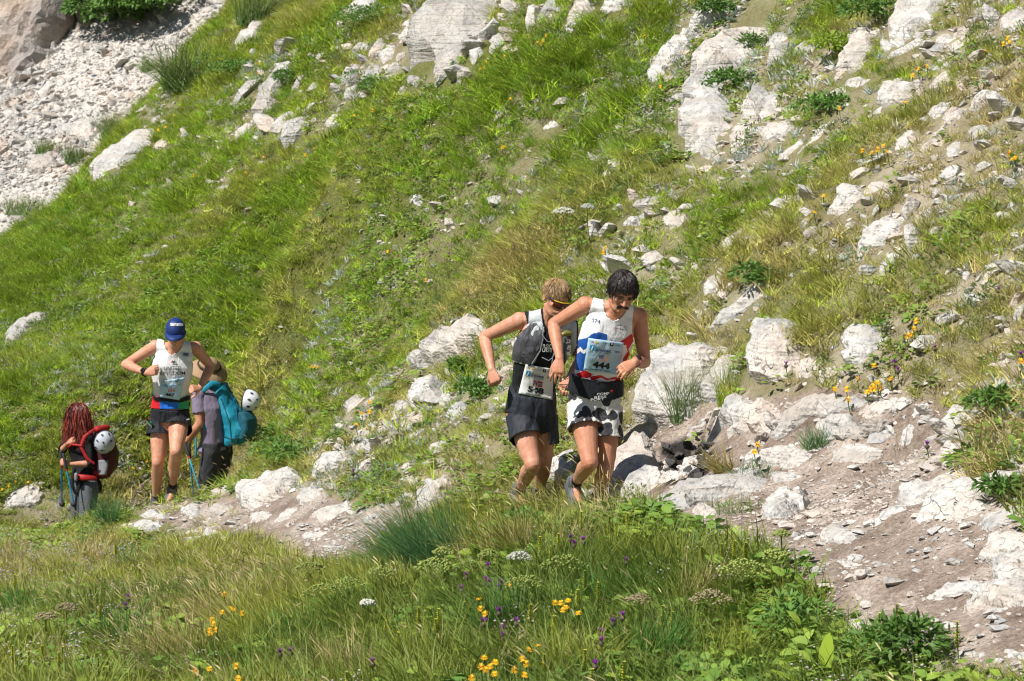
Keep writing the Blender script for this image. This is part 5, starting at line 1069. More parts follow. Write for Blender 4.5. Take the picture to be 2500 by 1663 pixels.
def sheet_on(name, bv, quad, lift, mat, parent, nu=14, nv=14, wave=0.0, seed=0, fallback=None, thick=0.0015):
    """thin sheet laid on a garment; quad = photo-pixel corners tl,tr,br,bl"""
    V = []; q = [np.array(c, float) for c in quad]
    last = None; raw = {}
    for j in range(nv + 1):
        for i in range(nu + 1):
            u, v = i / nu, j / nv; p = (q[0] * (1 - u) + q[1] * u) * (1 - v) + (q[3] * (1 - u) + q[2] * u) * v
            raw[(i, j)] = (p, cast(bv, p[0], p[1], lift))
    ds = [h.y for _, h in raw.values() if h is not None]; dmed = float(np.median(ds)) if ds else (fallback or 18.0)
    for j in range(nv + 1):
        for i in range(nu + 1):
            p, h = raw[(i, j)]
            D = min(h.y, dmed + 0.05) if h is not None else dmed
            V.append(np.array(P(p[0], p[1], D - wave * (0.6 + 0.6 * float(vnoise(i * 0.45 + seed, j * 0.45, seed=seed))))))
    F = [(j * (nu + 1) + i, (j + 1) * (nu + 1) + i, (j + 1) * (nu + 1) + i + 1, j * (nu + 1) + i + 1) for j in range(nv) for i in range(nu)]
    me = new_mesh(name, V, F, mat, True); o = child(name, me, parent); sd_ = o.modifiers.new('thickness', 'SOLIDIFY'); sd_.thickness = thick; sd_.offset = -1
    o['dmed'] = dmed; del o['dmed']
    return o, BVHTree.FromPolygons([tuple(v) for v in V], F), dmed
_fontcache = {}
def text_geo(body, bold=0.0):
    key = (body, bold)
    if key in _fontcache: return _fontcache[key]
    cu = bpy.data.curves.new('lettering', 'FONT'); cu.body = body; cu.resolution_u = 3; cu.offset = bold; cu.align_x = 'LEFT'
    o = bpy.data.objects.new('lettering', cu); COL.objects.link(o); dg = bpy.context.evaluated_depsgraph_get(); me = bpy.data.meshes.new_from_object(o.evaluated_get(dg))
    bm = bmesh.new(); bm.from_mesh(me); bmesh.ops.triangulate(bm, faces=bm.faces); v = np.array([q.co[:2] for q in bm.verts]); 
    bm.verts.index_update(); f = [tuple(x.index for x in g.verts) for g in bm.faces]; bm.free()
    bpy.data.objects.remove(o); bpy.data.meshes.remove(me); bpy.data.curves.remove(cu)
    _fontcache[key] = (v, f); return v, f
def decal(name, bv, v, f, mat, parent, lift, D):
    V = []
    for p in v:
        h = cast(bv, p[0], p[1], lift)
        V.append(tuple(h) if h is not None else tuple(P(p[0], p[1], D - lift)))
    me = new_mesh(name, V, f, mat); bm = bmesh.new(); bm.from_mesh(me); bmesh.ops.recalc_face_normals(bm, faces=bm.faces); bm.to_mesh(me); bm.free()
    return child(name, me, parent)
def lettering(body, bv, p0, p1, height, mat, parent, lift=0.004, D=18.0, bold=0.02, name='lettering', shear=0.0):
    """text whose baseline runs from photo pixel p0 to p1; height = cap height in pixels"""
    v, f = text_geo(body, bold); p0, p1 = np.array(p0, float), np.array(p1, float); e = p1 - p0; L = np.linalg.norm(e); e = e / L; up = np.array([e[1], -e[0]])
    x = (v[:, 0] - v[:, 0].min()) / (np.ptp(v[:, 0]) + 1e-9) * L; y = v[:, 1] / 0.70 * height
    q = p0 + (x + shear * y)[:, None] * e + y[:, None] * up
    return decal(name, bv, q, f, mat, parent, lift, D)
def patch(polys, bv, mat, parent, lift=0.004, D=18.0, name='emblem', fr=None):
    """flat printed shapes (pixel polygons) laid on a garment"""
    V = []; F = []
    for pl in polys:
        b = len(V); V += [CA(p, *fr) if fr else p for p in pl]; F.append(tuple(range(b, b + len(pl))))
    return decal(name, bv, V, F, mat, parent, lift, D)
def strands(name, roots, dirs, lengths, rad, mat, parent, gravity=0.6, curl=0.02, segs=5, seed=0, centre=None, push=None, wave=0.0, gdir=(0, 0, -1), mats=None, layer=0.10):
    """hair: tapered three-sided locks"""
    rg = np.random.default_rng(seed); V = []; F = []; MI = []
    for r, d, L in zip(roots, dirs, lengths):
        p = np.array(r, float); d = unit(d); ph = rg.uniform(0, 6.28); rr = rad * rg.uniform(0.6, 1.3); lay = rg.uniform(1.0, 1.0 + layer); rings = []; cv = rg.normal(0, curl, 3); mi = int(rg.integers(0, len(mats))) if mats else 0
        for k in range(segs + 1):
            u = k / segs; a = np.cross(d, (0.3, 0.5, 0.8)); a = unit(a); b = np.cross(d, a); w_ = rr * (1 - u) ** 0.55 + 0.0006
            off = a * wave * math.sin(ph + 9 * u) * u
            rings.append([p + off + (a * math.cos(t) + b * math.sin(t)) * w_ for t in (0, 2.09, 4.19)])
            d = unit(d + np.array(gdir) * gravity / segs + cv); q = p + d * L / segs
            if push is not None: q = push(q, lay)
            p = q
        b0 = len(V)
        for rg_ in rings: V += rg_
        for k in range(segs):
            for i in range(3):
                j = (i + 1) % 3; a0 = b0 + k * 3; F.append((a0 + i, a0 + j, a0 + 3 + j, a0 + 3 + i)); MI.append(mi)
    me = new_mesh(name, V, F, mats if mats else mat, True)
    if mats: me.polygons.foreach_set('material_index', MI)
    return child(name, me, parent)
def scalp(c, M, n, pred, seed, k=1.0, grow=1.0):
    rg = np.random.default_rng(seed); R = []; Nn = []
    rad = np.array([.078, .098, .089]) * k * grow
    while len(R) < n:
        q = rg.normal(size=3); q /= np.linalg.norm(q)
        if not pred(q): continue
        nrm = q / rad; nrm /= np.linalg.norm(nrm); R.append(np.array(c) + M @ (np.array([0, .018, .035]) * k + q * rad)); Nn.append(M @ nrm)
    return R, Nn
def head_push(c, M, k=1.0, grow=1.03):
    rad = np.array([.078, .098, .089]) * k * grow; c0 = np.array(c) + M @ (np.array([0, .018, .035]) * k)
    def f(p, lay=1.0):
        q = (M.T @ (p - c0)) / (rad * lay); l = np.linalg.norm(q)
        return p if l >= 1 else c0 + M @ (q / l * rad * lay)
    return f
def shell_mesh(name, c, M, pred, rad, centre=(0, .018, .035), nlat=22, nlon=36, mat=None, bumpf=None):
    """part of an ellipsoid around the head (hair cap, hat crown, helmet)"""
    V = []; F = []; ok = {}
    for i in range(nlat + 1):
        for j in range(nlon):
            th = math.pi * i / nlat; ph = 2 * math.pi * j / nlon; q = np.array([math.sin(th) * math.cos(ph), math.sin(th) * math.sin(ph), math.cos(th)])
            k = 1.0 if bumpf is None else bumpf(q); V.append(np.array(c) + M @ (np.array(centre) + q * np.array(rad) * k)); ok[(i, j)] = pred(q)
    for i in range(nlat):
        for j in range(nlon):
            j2 = (j + 1) % nlon
            if ok[(i, j)] and ok[(i + 1, j)] and ok[(i, j2)] and ok[(i + 1, j2)]: F.append((i * nlon + j, (i + 1) * nlon + j, (i + 1) * nlon + j2, i * nlon + j2))
    me = new_mesh(name, V, F, mat, True)
    bm = bmesh.new(); bm.from_mesh(me); bmesh.ops.remove_doubles(bm, verts=bm.verts, dist=1e-5); bmesh.ops.delete(bm, geom=[v for v in bm.verts if not v.link_faces], context='VERTS'); bmesh.ops.recalc_face_normals(bm, faces=bm.faces); bm.to_mesh(me); bm.free()
    return me
def shorts(fig, name, parent, mats, flen=(0.5, 0.5), flare=(.108, .125), waist_t=0.55, seed=0, voxel=0.007, squash=1.0, wrinkle=0.006, lift=0.012):
    S = Soup(); k = fig.k; J = fig.J; secs = []
    for c, a, b, nm in fig.secs[:3]:
        g = 1 + lift / np.linalg.norm(a); g2 = 1 + lift * 1.4 / np.linalg.norm(b); secs.append((c, a * g, b * g2))
    c, a, b, nm = fig.secs[3]; t = waist_t; c0, a0, b0 = secs[-1]; secs.append((c0 * (1 - t) + c * t, a0 * (1 - t) + a * t * 1.05, b0 * (1 - t) + b * t * 1.05))
    S.loft(secs, 24, 2.3); ends = []
    for i, q in enumerate(('A', 'B')):
        hp, kn = J['hip' + q], J['kn' + q]; d = unit(kn - hp); L = np.linalg.norm(kn - hp) * flen[i]
        S.tube([hp + d * .0, hp + d * L * .4, hp + d * L * .8, hp + d * L], [flare[0] * .96 * k, flare[0] * k, (flare[0] + flare[1]) / 2 * k, flare[1] * k], 20, cap=False); ends.append((hp + d * L, d))
    me = S.fuse(name, voxel, 4, 0.5); v, n, f = mesh_arrays(me)
    w_ = wrinkle * fbm(v[:, 0] * 16 + seed, v[:, 1] * 16, v[:, 2] * 6, oct=3, seed=seed) + wrinkle * 0.6 * vnoise(v[:, 0] * 45 + seed, v[:, 1] * 45, v[:, 2] * 7, seed=seed + 5)
    v = v + n * w_[:, None]
    f = np.asarray(f); c = v[f].mean(1); nn = n[f].mean(1); drop = np.zeros(len(f), bool)
    for e, d in ends: drop |= ((c - e) @ d > -0.02) & (nn @ d > 0.35) & (np.linalg.norm(c - e, axis=1) < 0.17)
    keep = f[~drop]
    m2 = new_mesh(name, v, keep, mats, True); o = child(name, m2, parent); sd_ = o.modifiers.new('thickness', 'SOLIDIFY'); sd_.thickness = 0.003; sd_.offset = -1
    return o
def shoe(name, parent, an, to, mat, sole_mat, k=1.0, knee=None):
    an, to = np.array(an, float), np.array(to, float); d = unit(to - an); up = unit(np.array(knee) - an) if knee is not None else np.array([0, 0, 1.0]); up = unit(up - d * (up @ d)); lat = np.cross(d, up)
    S = Soup(); b = an - up * .035 * k
    S.loft([(b - d * .075 * k, lat * .022 * k, up * .028 * k), (b - d * .055 * k, lat * .034 * k, up * .042 * k), (b, lat * .040 * k, up * .048 * k), (b + d * .07 * k, lat * .046 * k, up * .038 * k), (b + d * .13 * k, lat * .050 * k, up * .028 * k), (b + d * .175 * k, lat * .040 * k, up * .022 * k), (b + d * .195 * k, lat * .020 * k, up * .012 * k)], 16, 2.3)
    S.tube([an + up * .0, an + up * .035 * k], [.043 * k, .041 * k], 14)
    o = child(name, S.fuse(name, .006, 2), parent, mat)
    S = Soup(); c = b - up * .042 * k
    S.loft([(c - d * .080 * k, lat * .026 * k, up * .012 * k), (c - d * .05 * k, lat * .042 * k, up * .014 * k), (c + d * .02 * k, lat * .040 * k, up * .013 * k), (c + d * .11 * k, lat * .053 * k, up * .012 * k), (c + d * .175 * k, lat * .042 * k, up * .011 * k), (c + d * .203 * k, lat * .018 * k, up * .009 * k)], 16, 2.6)
    child('sole', S.fuse('sole', .006, 1), o, sole_mat)
    return o
def tube_mesh(name, pts, rad, mat, sides=8, flat=None):
    S = Soup(); S.tube(pts, rad if hasattr(rad, '__len__') else [rad] * len(pts), sides, flat or 1.0, None if flat is None else (0.1, -1.0, 0.2)); return new_mesh(name, S.v, S.f, mat, True)
def skin_material(name, col, sss=0.12):
    m, nt, out = mat_new(name); geo = N(nt, 'ShaderNodeNewGeometry')
    n1 = N(nt, 'ShaderNodeTexNoise', inp={'Scale': 16.0, 'Detail': 3.0, 'Roughness': 0.65}); nt.links.new(geo.outputs['Position'], n1.inputs['Vector'])
    r = ramp(nt, [(0.32, tuple(c * f for c, f in zip(col, (0.90, 0.74, 0.68)))), (0.68, tuple(c * f for c, f in zip(col, (1.10, 1.12, 1.12))))]); nt.links.new(n1.outputs['Fac'], r.inputs[0])
    b = N(nt, 'ShaderNodeBsdfPrincipled', inp={'Roughness': 0.5, 'Specular IOR Level': 0.35, 'Subsurface Weight': sss, 'Subsurface Scale': 0.4}); b.inputs['Subsurface Radius'].default_value = (0.02, 0.007, 0.004)
    nt.links.new(r.outputs[0], b.inputs['Base Color'])
    n2 = N(nt, 'ShaderNodeTexNoise', inp={'Scale': 70.0, 'Detail': 3.0}); nt.links.new(geo.outputs['Position'], n2.inputs['Vector']); bp = N(nt, 'ShaderNodeBump', inp={'Strength': 0.3, 'Distance': 0.006}); nt.links.new(n2.outputs['Fac'], bp.inputs['Height']); nt.links.new(bp.outputs[0], b.inputs['Normal'])
    nt.links.new(b.outputs[0], out.inputs['Surface']); return m
def cloth(name, col, rough=0.75, wr=0.5, wsc=14.0, sheen=0.0):
    m, nt, out = mat_new(name); geo = N(nt, 'ShaderNodeNewGeometry'); mp = N(nt, 'ShaderNodeMapping', inp={'Scale': (1.0, 1.0, 0.45), 'Rotation': (0, 0.5, 0)}); nt.links.new(geo.outputs['Position'], mp.inputs['Vector'])
    n1 = N(nt, 'ShaderNodeTexNoise', inp={'Scale': wsc, 'Detail': 3.0, 'Distortion': 0.6}); nt.links.new(mp.outputs[0], n1.inputs['Vector'])
    n2 = N(nt, 'ShaderNodeTexNoise', inp={'Scale': 300.0, 'Detail': 1.0}); nt.links.new(geo.outputs['Position'], n2.inputs['Vector'])
    r = ramp(nt, [(0.35, tuple(c * 0.93 for c in col)), (0.65, tuple(min(1, c * 1.05) for c in col))]); nt.links.new(n2.outputs['Fac'], r.inputs[0])
    b = N(nt, 'ShaderNodeBsdfPrincipled', inp={'Roughness': rough, 'Specular IOR Level': 0.35, 'Sheen Weight': sheen}); nt.links.new(r.outputs[0], b.inputs['Base Color'])
    bp = N(nt, 'ShaderNodeBump', inp={'Strength': wr, 'Distance': 0.03}); nt.links.new(n1.outputs['Fac'], bp.inputs['Height']); nt.links.new(bp.outputs[0], b.inputs['Normal'])
    nt.links.new(b.outputs[0], out.inputs['Surface']); return m
# ------------------------------------------------------------------ people
FA = (0.39526, 1130, 620); FB = (0.33170, 120, 740); FC = (0.11481, 1380, 820); FD = (0.11479, 1160, 820); FE = (0.12752, 280, 880)
def JA(x, y, D): return P(*CA((x, y), *FA), D)
def JB(x, y, D): return P(*CA((x, y), *FB), D)
SKIN = skin_material('tanned_skin', (0.50, 0.245, 0.150)); SKIN_P = skin_material('fair_skin', (0.54, 0.285, 0.190)); SKIN_M = skin_material('weathered_skin', (0.45, 0.22, 0.13))
WHITE = cloth('white_running_fabric', (0.72, 0.72, 0.74), 0.6); BLACK = cloth('black_fabric', (0.007, 0.0075, 0.010), 0.8, 0.8); NAVYBLK = cloth('dark_navy_fabric', (0.008, 0.010, 0.015), 0.75, 0.8)
BLUE = cloth('royal_blue_fabric', (0.012, 0.085, 0.36), 0.6); REDC = cloth('red_fabric', (0.55, 0.012, 0.020), 0.6); GREENC = cloth('green_fabric', (0.02, 0.33, 0.14), 0.6); BRIGHTBLUE = cloth('bright_blue_fabric', (0.01, 0.14, 0.62), 0.6)
BIBBLUE = cloth('pale_blue_bib', (0.40, 0.57, 0.70), 0.45, 0.6, 11.0); BIBWHITE = cloth('white_bib', (0.78, 0.78, 0.76), 0.45, 0.6, 11.0)
INK = simple('black_ink', (0.010, 0.010, 0.012), 0.6, 0.05); INKW = simple('white_ink', (0.75, 0.75, 0.74), 0.6, 0.03); INKR = simple('red_ink', (0.55, 0.02, 0.03), 0.6, 0.05); INKB = simple('navy_ink', (0.012, 0.03, 0.13), 0.6, 0.05); INKC = simple('cyan_ink', (0.02, 0.28, 0.55), 0.6, 0.05); INKY = simple('yellow_ink', (0.75, 0.5, 0.02), 0.6, 0.05); INKG = simple('green_ink', (0.02, 0.35, 0.12), 0.6, 0.05); INKGY = simple('grey_ink', (0.25, 0.27, 0.30), 0.6, 0.05); PINKINK = simple('faded_red_ink', (0.55, 0.22, 0.22), 0.6, 0.05); FADEBLUE = simple('faded_blue_ink', (0.16, 0.17, 0.36), 0.6, 0.05)
BLACKHAIR = [simple('black_hair', (0.010, 0.008, 0.007), 0.38, 0.3, 60, spec=0.6), simple('dark_brown_hair', (0.024, 0.014, 0.009), 0.38, 0.3, 60, spec=0.6)]
BLONDHAIR = [simple('blond_hair', (0.46, 0.31, 0.15), 0.45, 0.25, 60), simple('dark_blond_hair', (0.22, 0.135, 0.065), 0.45, 0.25, 60), simple('light_brown_hair', (0.30, 0.19, 0.09), 0.45, 0.25, 60)]
REDHAIR = [simple('auburn_hair', (0.17, 0.024, 0.015), 0.38, 0.3, 60, spec=0.6), simple('dark_red_hair', (0.060, 0.012, 0.009), 0.4, 0.3, 60, spec=0.5), simple('copper_red_hair', (0.30, 0.050, 0.028), 0.38, 0.3, 60, spec=0.6)]
RUBBER = simple('shoe_rubber', (0.05, 0.05, 0.055), 0.7); SHOEGREY = simple('grey_shoe_mesh', (0.10, 0.11, 0.12), 0.7, 0.3, 90, 0.3); SHOEWHITE = simple('white_shoe_mesh', (0.55, 0.54, 0.52), 0.7); SHOEYEL = simple('yellow_shoe_trim', (0.62, 0.50, 0.06), 0.6); SOCK = cloth('black_sock', (0.015, 0.013, 0.018), 0.8)
STEEL = simple('watch_case', (0.03, 0.03, 0.035), 0.3, 0.1, metallic=0.3); GLASSDARK = simple('watch_glass', (0.01, 0.01, 0.012), 0.12)
PALM_S = {'A': 1, 'B': -1}
def watch(name, parent, el, wr, t, mat, face_dir, rad=.030):
    el, wr = np.array(el), np.array(wr); d = unit(wr - el); c = el + (wr - el) * t; f = unit(np.array(face_dir) - d * (np.array(face_dir) @ d)); l = np.cross(d, f)
    S = Soup(); secs = []
    ring = [[c + d * o + (f * math.cos(a) + l * math.sin(a)) * r for a in np.linspace(0, 2 * math.pi, 20, endpoint=False)] for o, r in ((-.010, rad), (-.008, rad + .004), (.008, rad + .004), (.010, rad))]
    S.rings(ring); band = child(name, new_mesh(name, S.v, S.f, mat, True), parent)
    S = Soup(); b = c + f * (rad + .002)
    for o, r in ((0, .021),): S.rings([[b + f * h + (d * math.cos(a) + l * math.sin(a)) * q for a in np.linspace(0, 2 * math.pi, 20, endpoint=False)] for h, q in ((-.004, .020), (0, .022), (.007, .022), (.009, .019))])
    cs = child('watch_case', new_mesh('watch_case', S.v, S.f, STEEL, False), band)
    S = Soup(); S.rings([[b + f * h + (d * math.cos(a) + l * math.sin(a)) * .016 for a in np.linspace(0, 2 * math.pi, 20, endpoint=False)] for h in (.008, .0105)])
    child('watch_glass', new_mesh('watch_glass', S.v, S.f, GLASSDARK, False), band)
def bib_print(bib, bv, corners, D, number, name_, flag, lift, blue=True, hide=0.0):
    """lettering on a race bib; u,v in 0..1 over the sheet"""
    q = [np.array(c, float) for c in corners]
    at = lambda u, v: tuple((q[0] * (1 - u) + q[1] * u) * (1 - v) + (q[3] * (1 - u) + q[2] * u) * v)
    hpx = np.linalg.norm(q[3] - q[0])
    def line(body, u0, u1, v, h, mat, bold=0.02, nm='lettering'): lettering(body, bv, at(u0, v), at(u1, v), h * hpx, mat, bib, lift, D, bold, nm)
    rect = lambda u0, v0, u1, v1: [at(u0, v0), at(u1, v0), at(u1, v1), at(u0, v1)]
    line(number, .24, .72, .865, .175, INK, 0.05, 'race_number'); name_ and line(name_[0], name_[1], name_[2], .955, .06, INKB, 0.015, 'runner_name')
    patch([rect(.08, .20, .24, .36)], bv, INKC, bib, lift, D, 'event_emblem'); patch([[at(.12, .36), at(.15, .22), at(.18, .22), at(.17, .30), at(.14, .37)]], bv, INKW, bib, lift * 1.5, D, 'event_emblem')
    line('2022 YOUTH', .27, .55, .275, .045, INKGY, 0.0); line('SKYRUNNING', .27, .68, .355, .07, INKB, 0.03); line('WORLD CHAMPS', .27, .66, .425, .06, INKGY, 0.01)
    patch([rect(.62, .04, .72, .15)], bv, INK, bib, lift, D, 'sponsor_emblem'); patch([[at(.64, .06), at(.70, .06), at(.67, .12)]], bv, INKW, bib, lift * 1.5, D, 'sponsor_emblem')
    line('LaPA', .44, .60, .12, .05, INKGY, 0.0); line('ZIMA', .75, .92, .13, .05, INKC, 0.0); patch([rect(.22, .06, .29, .12)], bv, INKY, bib, lift, D, 'sponsor_emblem'); patch([rect(.10, .07, .16, .11)], bv, PINKINK, bib, lift, D, 'sponsor_emblem')
    line('2022', .78, .92, .33, .05, INKB, 0.01)
    f0, f1, v0, v1 = .37, .66, .47, .655
    if flag == 'NOR':
        patch([rect(f0, v0, f1, v1)], bv, INKR, bib, lift, D, 'flag'); patch([rect(f0 + .075, v0, f0 + .135, v1), rect(f0, v0 + .068, f1, v0 + .118)], bv, INKW, bib, lift * 1.5, D, 'flag_cross'); patch([rect(f0 + .09, v0, f0 + .12, v1), rect(f0, v0 + .080, f1, v0 + .106)], bv, INKB, bib, lift * 2, D, 'flag_cross')
    elif flag == 'USA':
        patch([rect(f0, v0 + i * (v1 - v0) / 13, f1, v0 + (i + 1) * (v1 - v0) / 13) for i in range(0, 13, 2)], bv, PINKINK, bib, lift, D, 'flag_stripes'); patch([rect(f0, v0 + i * (v1 - v0) / 13, f1, v0 + (i + 1) * (v1 - v0) / 13) for i in range(1, 13, 2)], bv, INKW, bib, lift, D, 'flag_stripes'); patch([rect(f0, v0, f0 + .13, v0 + .105)], bv, FADEBLUE, bib, lift * 1.6, D, 'flag_canton')
    else:
        patch([rect(f0, v0, f1, v1)], bv, INKB, bib, lift, D, 'flag'); mu, mv = (f0 + f1) / 2, (v0 + v1) / 2
        patch([[at(f0, v0), at(f0 + .04, v0), at(f1, v1), at(f1 - .04, v1)], [at(f1 - .04, v0), at(f1, v0), at(f0 + .04, v1), at(f0, v1)], rect(mu - .035, v0, mu + .035, v1), rect(f0, mv - .035, f1, mv + .035)], bv, INKW, bib, lift * 1.5, D, 'flag_cross')
        patch([rect(mu - .02, v0, mu + .02, v1), rect(f0, mv - .02, f1, mv + .02)], bv, INKR, bib, lift * 2, D, 'flag_cross')

# ================= runner with the moustache (front right)
def runner_moustache():
    D = 18.2
    J = dict(pelvis=JA(815, 900, D + .10), waist=JA(830, 745, D + .06), chest=JA(880, 540, D - .04), neck=JA(938, 352, D - .13), head=JA(985, 235, D - .22),
             shA=JA(757, 318, D - .10), elA=JA(560, 432, D - .02), wrA=JA(598, 648, D - .18), shB=JA(1085, 385, D + .0), elB=JA(1125, 668, D + .06), wrB=JA(1062, 668, D - .17),
             hipA=JA(735, 925, D + .08), hipB=JA(893, 940, D + .10), knA=JA(785, 1290, D - .12), anA=JA(690, 1420, D + .26), knB=JA(880, 1335, D + .02), anB=JA(835, 1512, D + .22))
    J['toA'] = J['anA'] + np.array([.03, -.11, -.10]); J['toB'] = J['anB'] + np.array([-.01, -.15, -.06])
    J['fiA'] = JA(580, 800, D - .24); J['fiB'] = JA(965, 722, D - .22)
    fig = Figure(J, 1.0); S = fig.S
    M = frame((.14, -.82, -.52), (.12, 0, 1)); hc = J['head']; add_head(S, hc, M)
    add_hand(S, J['wrA'], JA(580, 800, D - .24) - J['wrA'], (0.15, 0.9, -0.1), -1, 0.42, 1.02, 0.35, 0.5)
    add_hand(S, J['wrB'], JA(965, 722, D - .22) - J['wrB'], (0.1, 0.9, -0.5), 1, 0.5, 1.0, 0.2, 0.6)
    me = fig.finish(0.0052); me.materials.append(SKIN)
    root = empty('person', P(*CA((835, 1555), *FA), D + .2)); tag(root, 'runner with dark hair and moustache in white singlet and cow-print shorts', 'person', 'skyrunners on the trail')
    child('body', me, root)
    # singlet
    f = fig; up = f.s; au = np.abs(f.u)
    mask = (f.poly([(815,250),(866,248),(870,330),(890,392),(930,413),(972,398),(1008,350),(1024,300),(1052,306),(1044,420),(1040,480),(1050,560),(1020,680),(1000,830),(640,830),(655,700),(685,560),(688,480),(735,450),(762,400),(790,330)], FA) & f.notarm() & (f.dl > -.03)) | f.back(.14, .60, .3) | f.back(.14, .98, .13)
    mi = np.zeros(len(f.fc), int)
    mi[f.poly([(655,700),(690,560),(725,530),(772,516),(800,492),(845,484),(892,498),(893,540),(790,560),(760,650),(748,725),(690,712)], FA)] = 1
    mi[f.poly([(690,610),(733,572),(752,592),(778,572),(780,592),(752,615),(733,598),(700,628)], FA)] = 0
    mi[f.poly([(903,522),(960,545),(1060,480),(1045,540),(1010,600),(1005,560),(930,548)], FA)] = 2
    mi[f.poly([(985,640),(1020,590),(1025,620),(985,690)], FA)] = 2; mi[f.poly([(940,770),(985,700),(1010,720),(985,790)], FA)] = 2
    mi[f.poly([(705,742),(755,715),(805,742),(770,765),(730,760)], FA)] = 2; mi[f.poly([(800,790),(780,755),(850,745),(900,765),(985,745),(985,800)], FA)] = 2; mi[f.poly([(820,772),(850,760),(885,775),(940,770),(935,780),(850,790)], FA)] = 0
    mi[f.poly([(640,520),(690,480),(672,640),(655,690)], FA)] = 2; mi[f.poly([(690,500),(715,470),(700,560),(680,690),(668,690)], FA)] = 0
    top = f.garment('singlet', mask, .007, [WHITE, BLUE, REDC], mi, root, .003, 20, 1)
    bv = bvh_of(top)
    # waist belt
    belt_m = (f.poly([(630,765),(655,732),(720,745),(820,772),(900,780),(985,765),(1014,805),(1004,860),(930,890),(880,906),(800,898),(720,868),(640,832)], FA) & f.notarm()) | (f.back(.05, .22, .3)); belt = f.garment('waist_belt', belt_m, .030, [NAVYBLK], None, root, .005, 12, 3, .006)
    bb = bvh_of(belt)
    # shorts
    m, nt, out = mat_new('cow_print_fabric'); geo = N(nt, 'ShaderNodeNewGeometry'); nw = N(nt, 'ShaderNodeTexNoise', inp={'Scale': 9.0, 'Detail': 1.0}); nt.links.new(geo.outputs['Position'], nw.inputs['Vector']); wv = N(nt, 'ShaderNodeVectorMath', operation='MULTIPLY_ADD'); nt.links.new(nw.outputs['Color'], wv.inputs[0]); wv.inputs[1].default_value = (.09, .09, .09); nt.links.new(geo.outputs['Position'], wv.inputs[2]); nz = N(nt, 'ShaderNodeTexVoronoi', inp={'Scale': 12.5, 'Randomness': 0.85}); nt.links.new(wv.outputs[0], nz.inputs['Vector'])
    r = ramp(nt, [(0.0, (0.022, 0.022, 0.027)), (0.485, (0.022, 0.022, 0.027)), (0.50, (0.60, 0.585, 0.56)), (1, (0.60, 0.585, 0.56))]); nt.links.new(nz.outputs['Distance'], r.inputs[0]); b = N(nt, 'ShaderNodeBsdfPrincipled', inp={'Roughness': 0.7}); nt.links.new(r.outputs[0], b.inputs['Base Color'])
    n1 = N(nt, 'ShaderNodeTexNoise', inp={'Scale': 22.0, 'Detail': 2.0}); nt.links.new(geo.outputs['Position'], n1.inputs['Vector']); bp = N(nt, 'ShaderNodeBump', inp={'Strength': 0.5, 'Distance': 0.03}); nt.links.new(n1.outputs['Fac'], bp.inputs['Height']); nt.links.new(bp.outputs[0], b.inputs['Normal']); nt.links.new(b.outputs[0], out.inputs['Surface'])
    shorts(f, 'shorts', root, [m], (.42, .50), (.103, .115), .35, 4)
    # prints
    Dt = D - .12
    corners = [CA(c, *FA) for c in ((775, 520), (995, 550), (962, 748), (745, 716))]
    bib, bbv, dm = sheet_on('race_bib', bv, corners, .007, BIBBLUE, root, wave=.006, seed=2); bib_print(bib, bbv, corners, dm, '444', ('Zane Merrill-Triplett', .13, .76), 'USA', .0016)
    lettering('S74', bv, CA((797, 420), *FA), CA((845, 430), *FA), 9, INKB, root, .003, Dt, .0, 'shirt_print')
    lettering('SKYRUNNING', bv, CA((948, 466), *FA), CA((1014, 474), *FA), 4, INKB, root, .003, Dt, .0, 'shirt_print'); lettering('US', bv, CA((930, 463), *FA), CA((946, 465), *FA), 4, INKR, root, .003, Dt, .02, 'shirt_print')
    patch([[(945, 448), (960, 437), (975, 436), (990, 452), (975, 442), (962, 442)]], bv, INKB, root, .003, Dt, 'shirt_emblem', FA); patch([[(988, 452), (1000, 447), (1016, 458), (1000, 451)]], bv, INKR, root, .003, Dt, 'shirt_emblem', FA)
    for body, a, c in (('COMP', (828, 873), (903, 867)), ('RESS', (812, 893), (886, 887)), ('PORT', (790, 907), (872, 902))): lettering(body, bb, CA(a, *FA), CA(c, *FA), 5.6, INKW, belt, .004, Dt, .02, 'belt_print', .1)
    patch([[(907, 846), (913, 838), (917, 843), (926, 838), (928, 843), (921, 848), (920, 856), (915, 850)]], bb, INKR, belt, .004, Dt, 'belt_emblem', FA)
    # hair, brows, moustache
    pred = lambda q: q[2] > -0.15 + 0.35 * (q[1] < -0.2) and not (q[1] < -0.50 and q[2] < 0.48)
    child('hair_cap', shell_mesh('hair_cap', hc, M, lambda q: q[2] > -0.35 + 0.75 * max(0, -q[1]) and q[1] > -0.74, (.081, .101, .092), mat=BLACKHAIR[0], bumpf=lambda q: 1 + .05 * math.sin(9 * q[0] + 4 * q[2]) * math.cos(7 * q[1])), root)
    R, Nn = scalp(hc, M, 2200, pred, 5); part = hc + M @ np.array([.0, .03, .12])
    tang = lambda v, n: unit(v - n * (v @ n) + n * .03)
    dirs = [tang(unit(r - part) + M @ np.array([0.05, -.35, -.1]), n) for r, n in zip(R, Nn)]; rg = np.random.default_rng(4)
    strands('hair', R, dirs, [rg.uniform(.045, .085) * (.7 if (M.T @ (r - hc))[1] < -.04 else 1.0) for r in R], .0032, None, root, 1.1, .035, 6, 7, push=head_push(hc, M, 1, 1.03), layer=.10, wave=.003, gdir=tuple(M @ np.array([0, -.35, -.8])), mats=BLACKHAIR)
    Lh = lambda x, y, z: hc + M @ np.array([x, y, z])
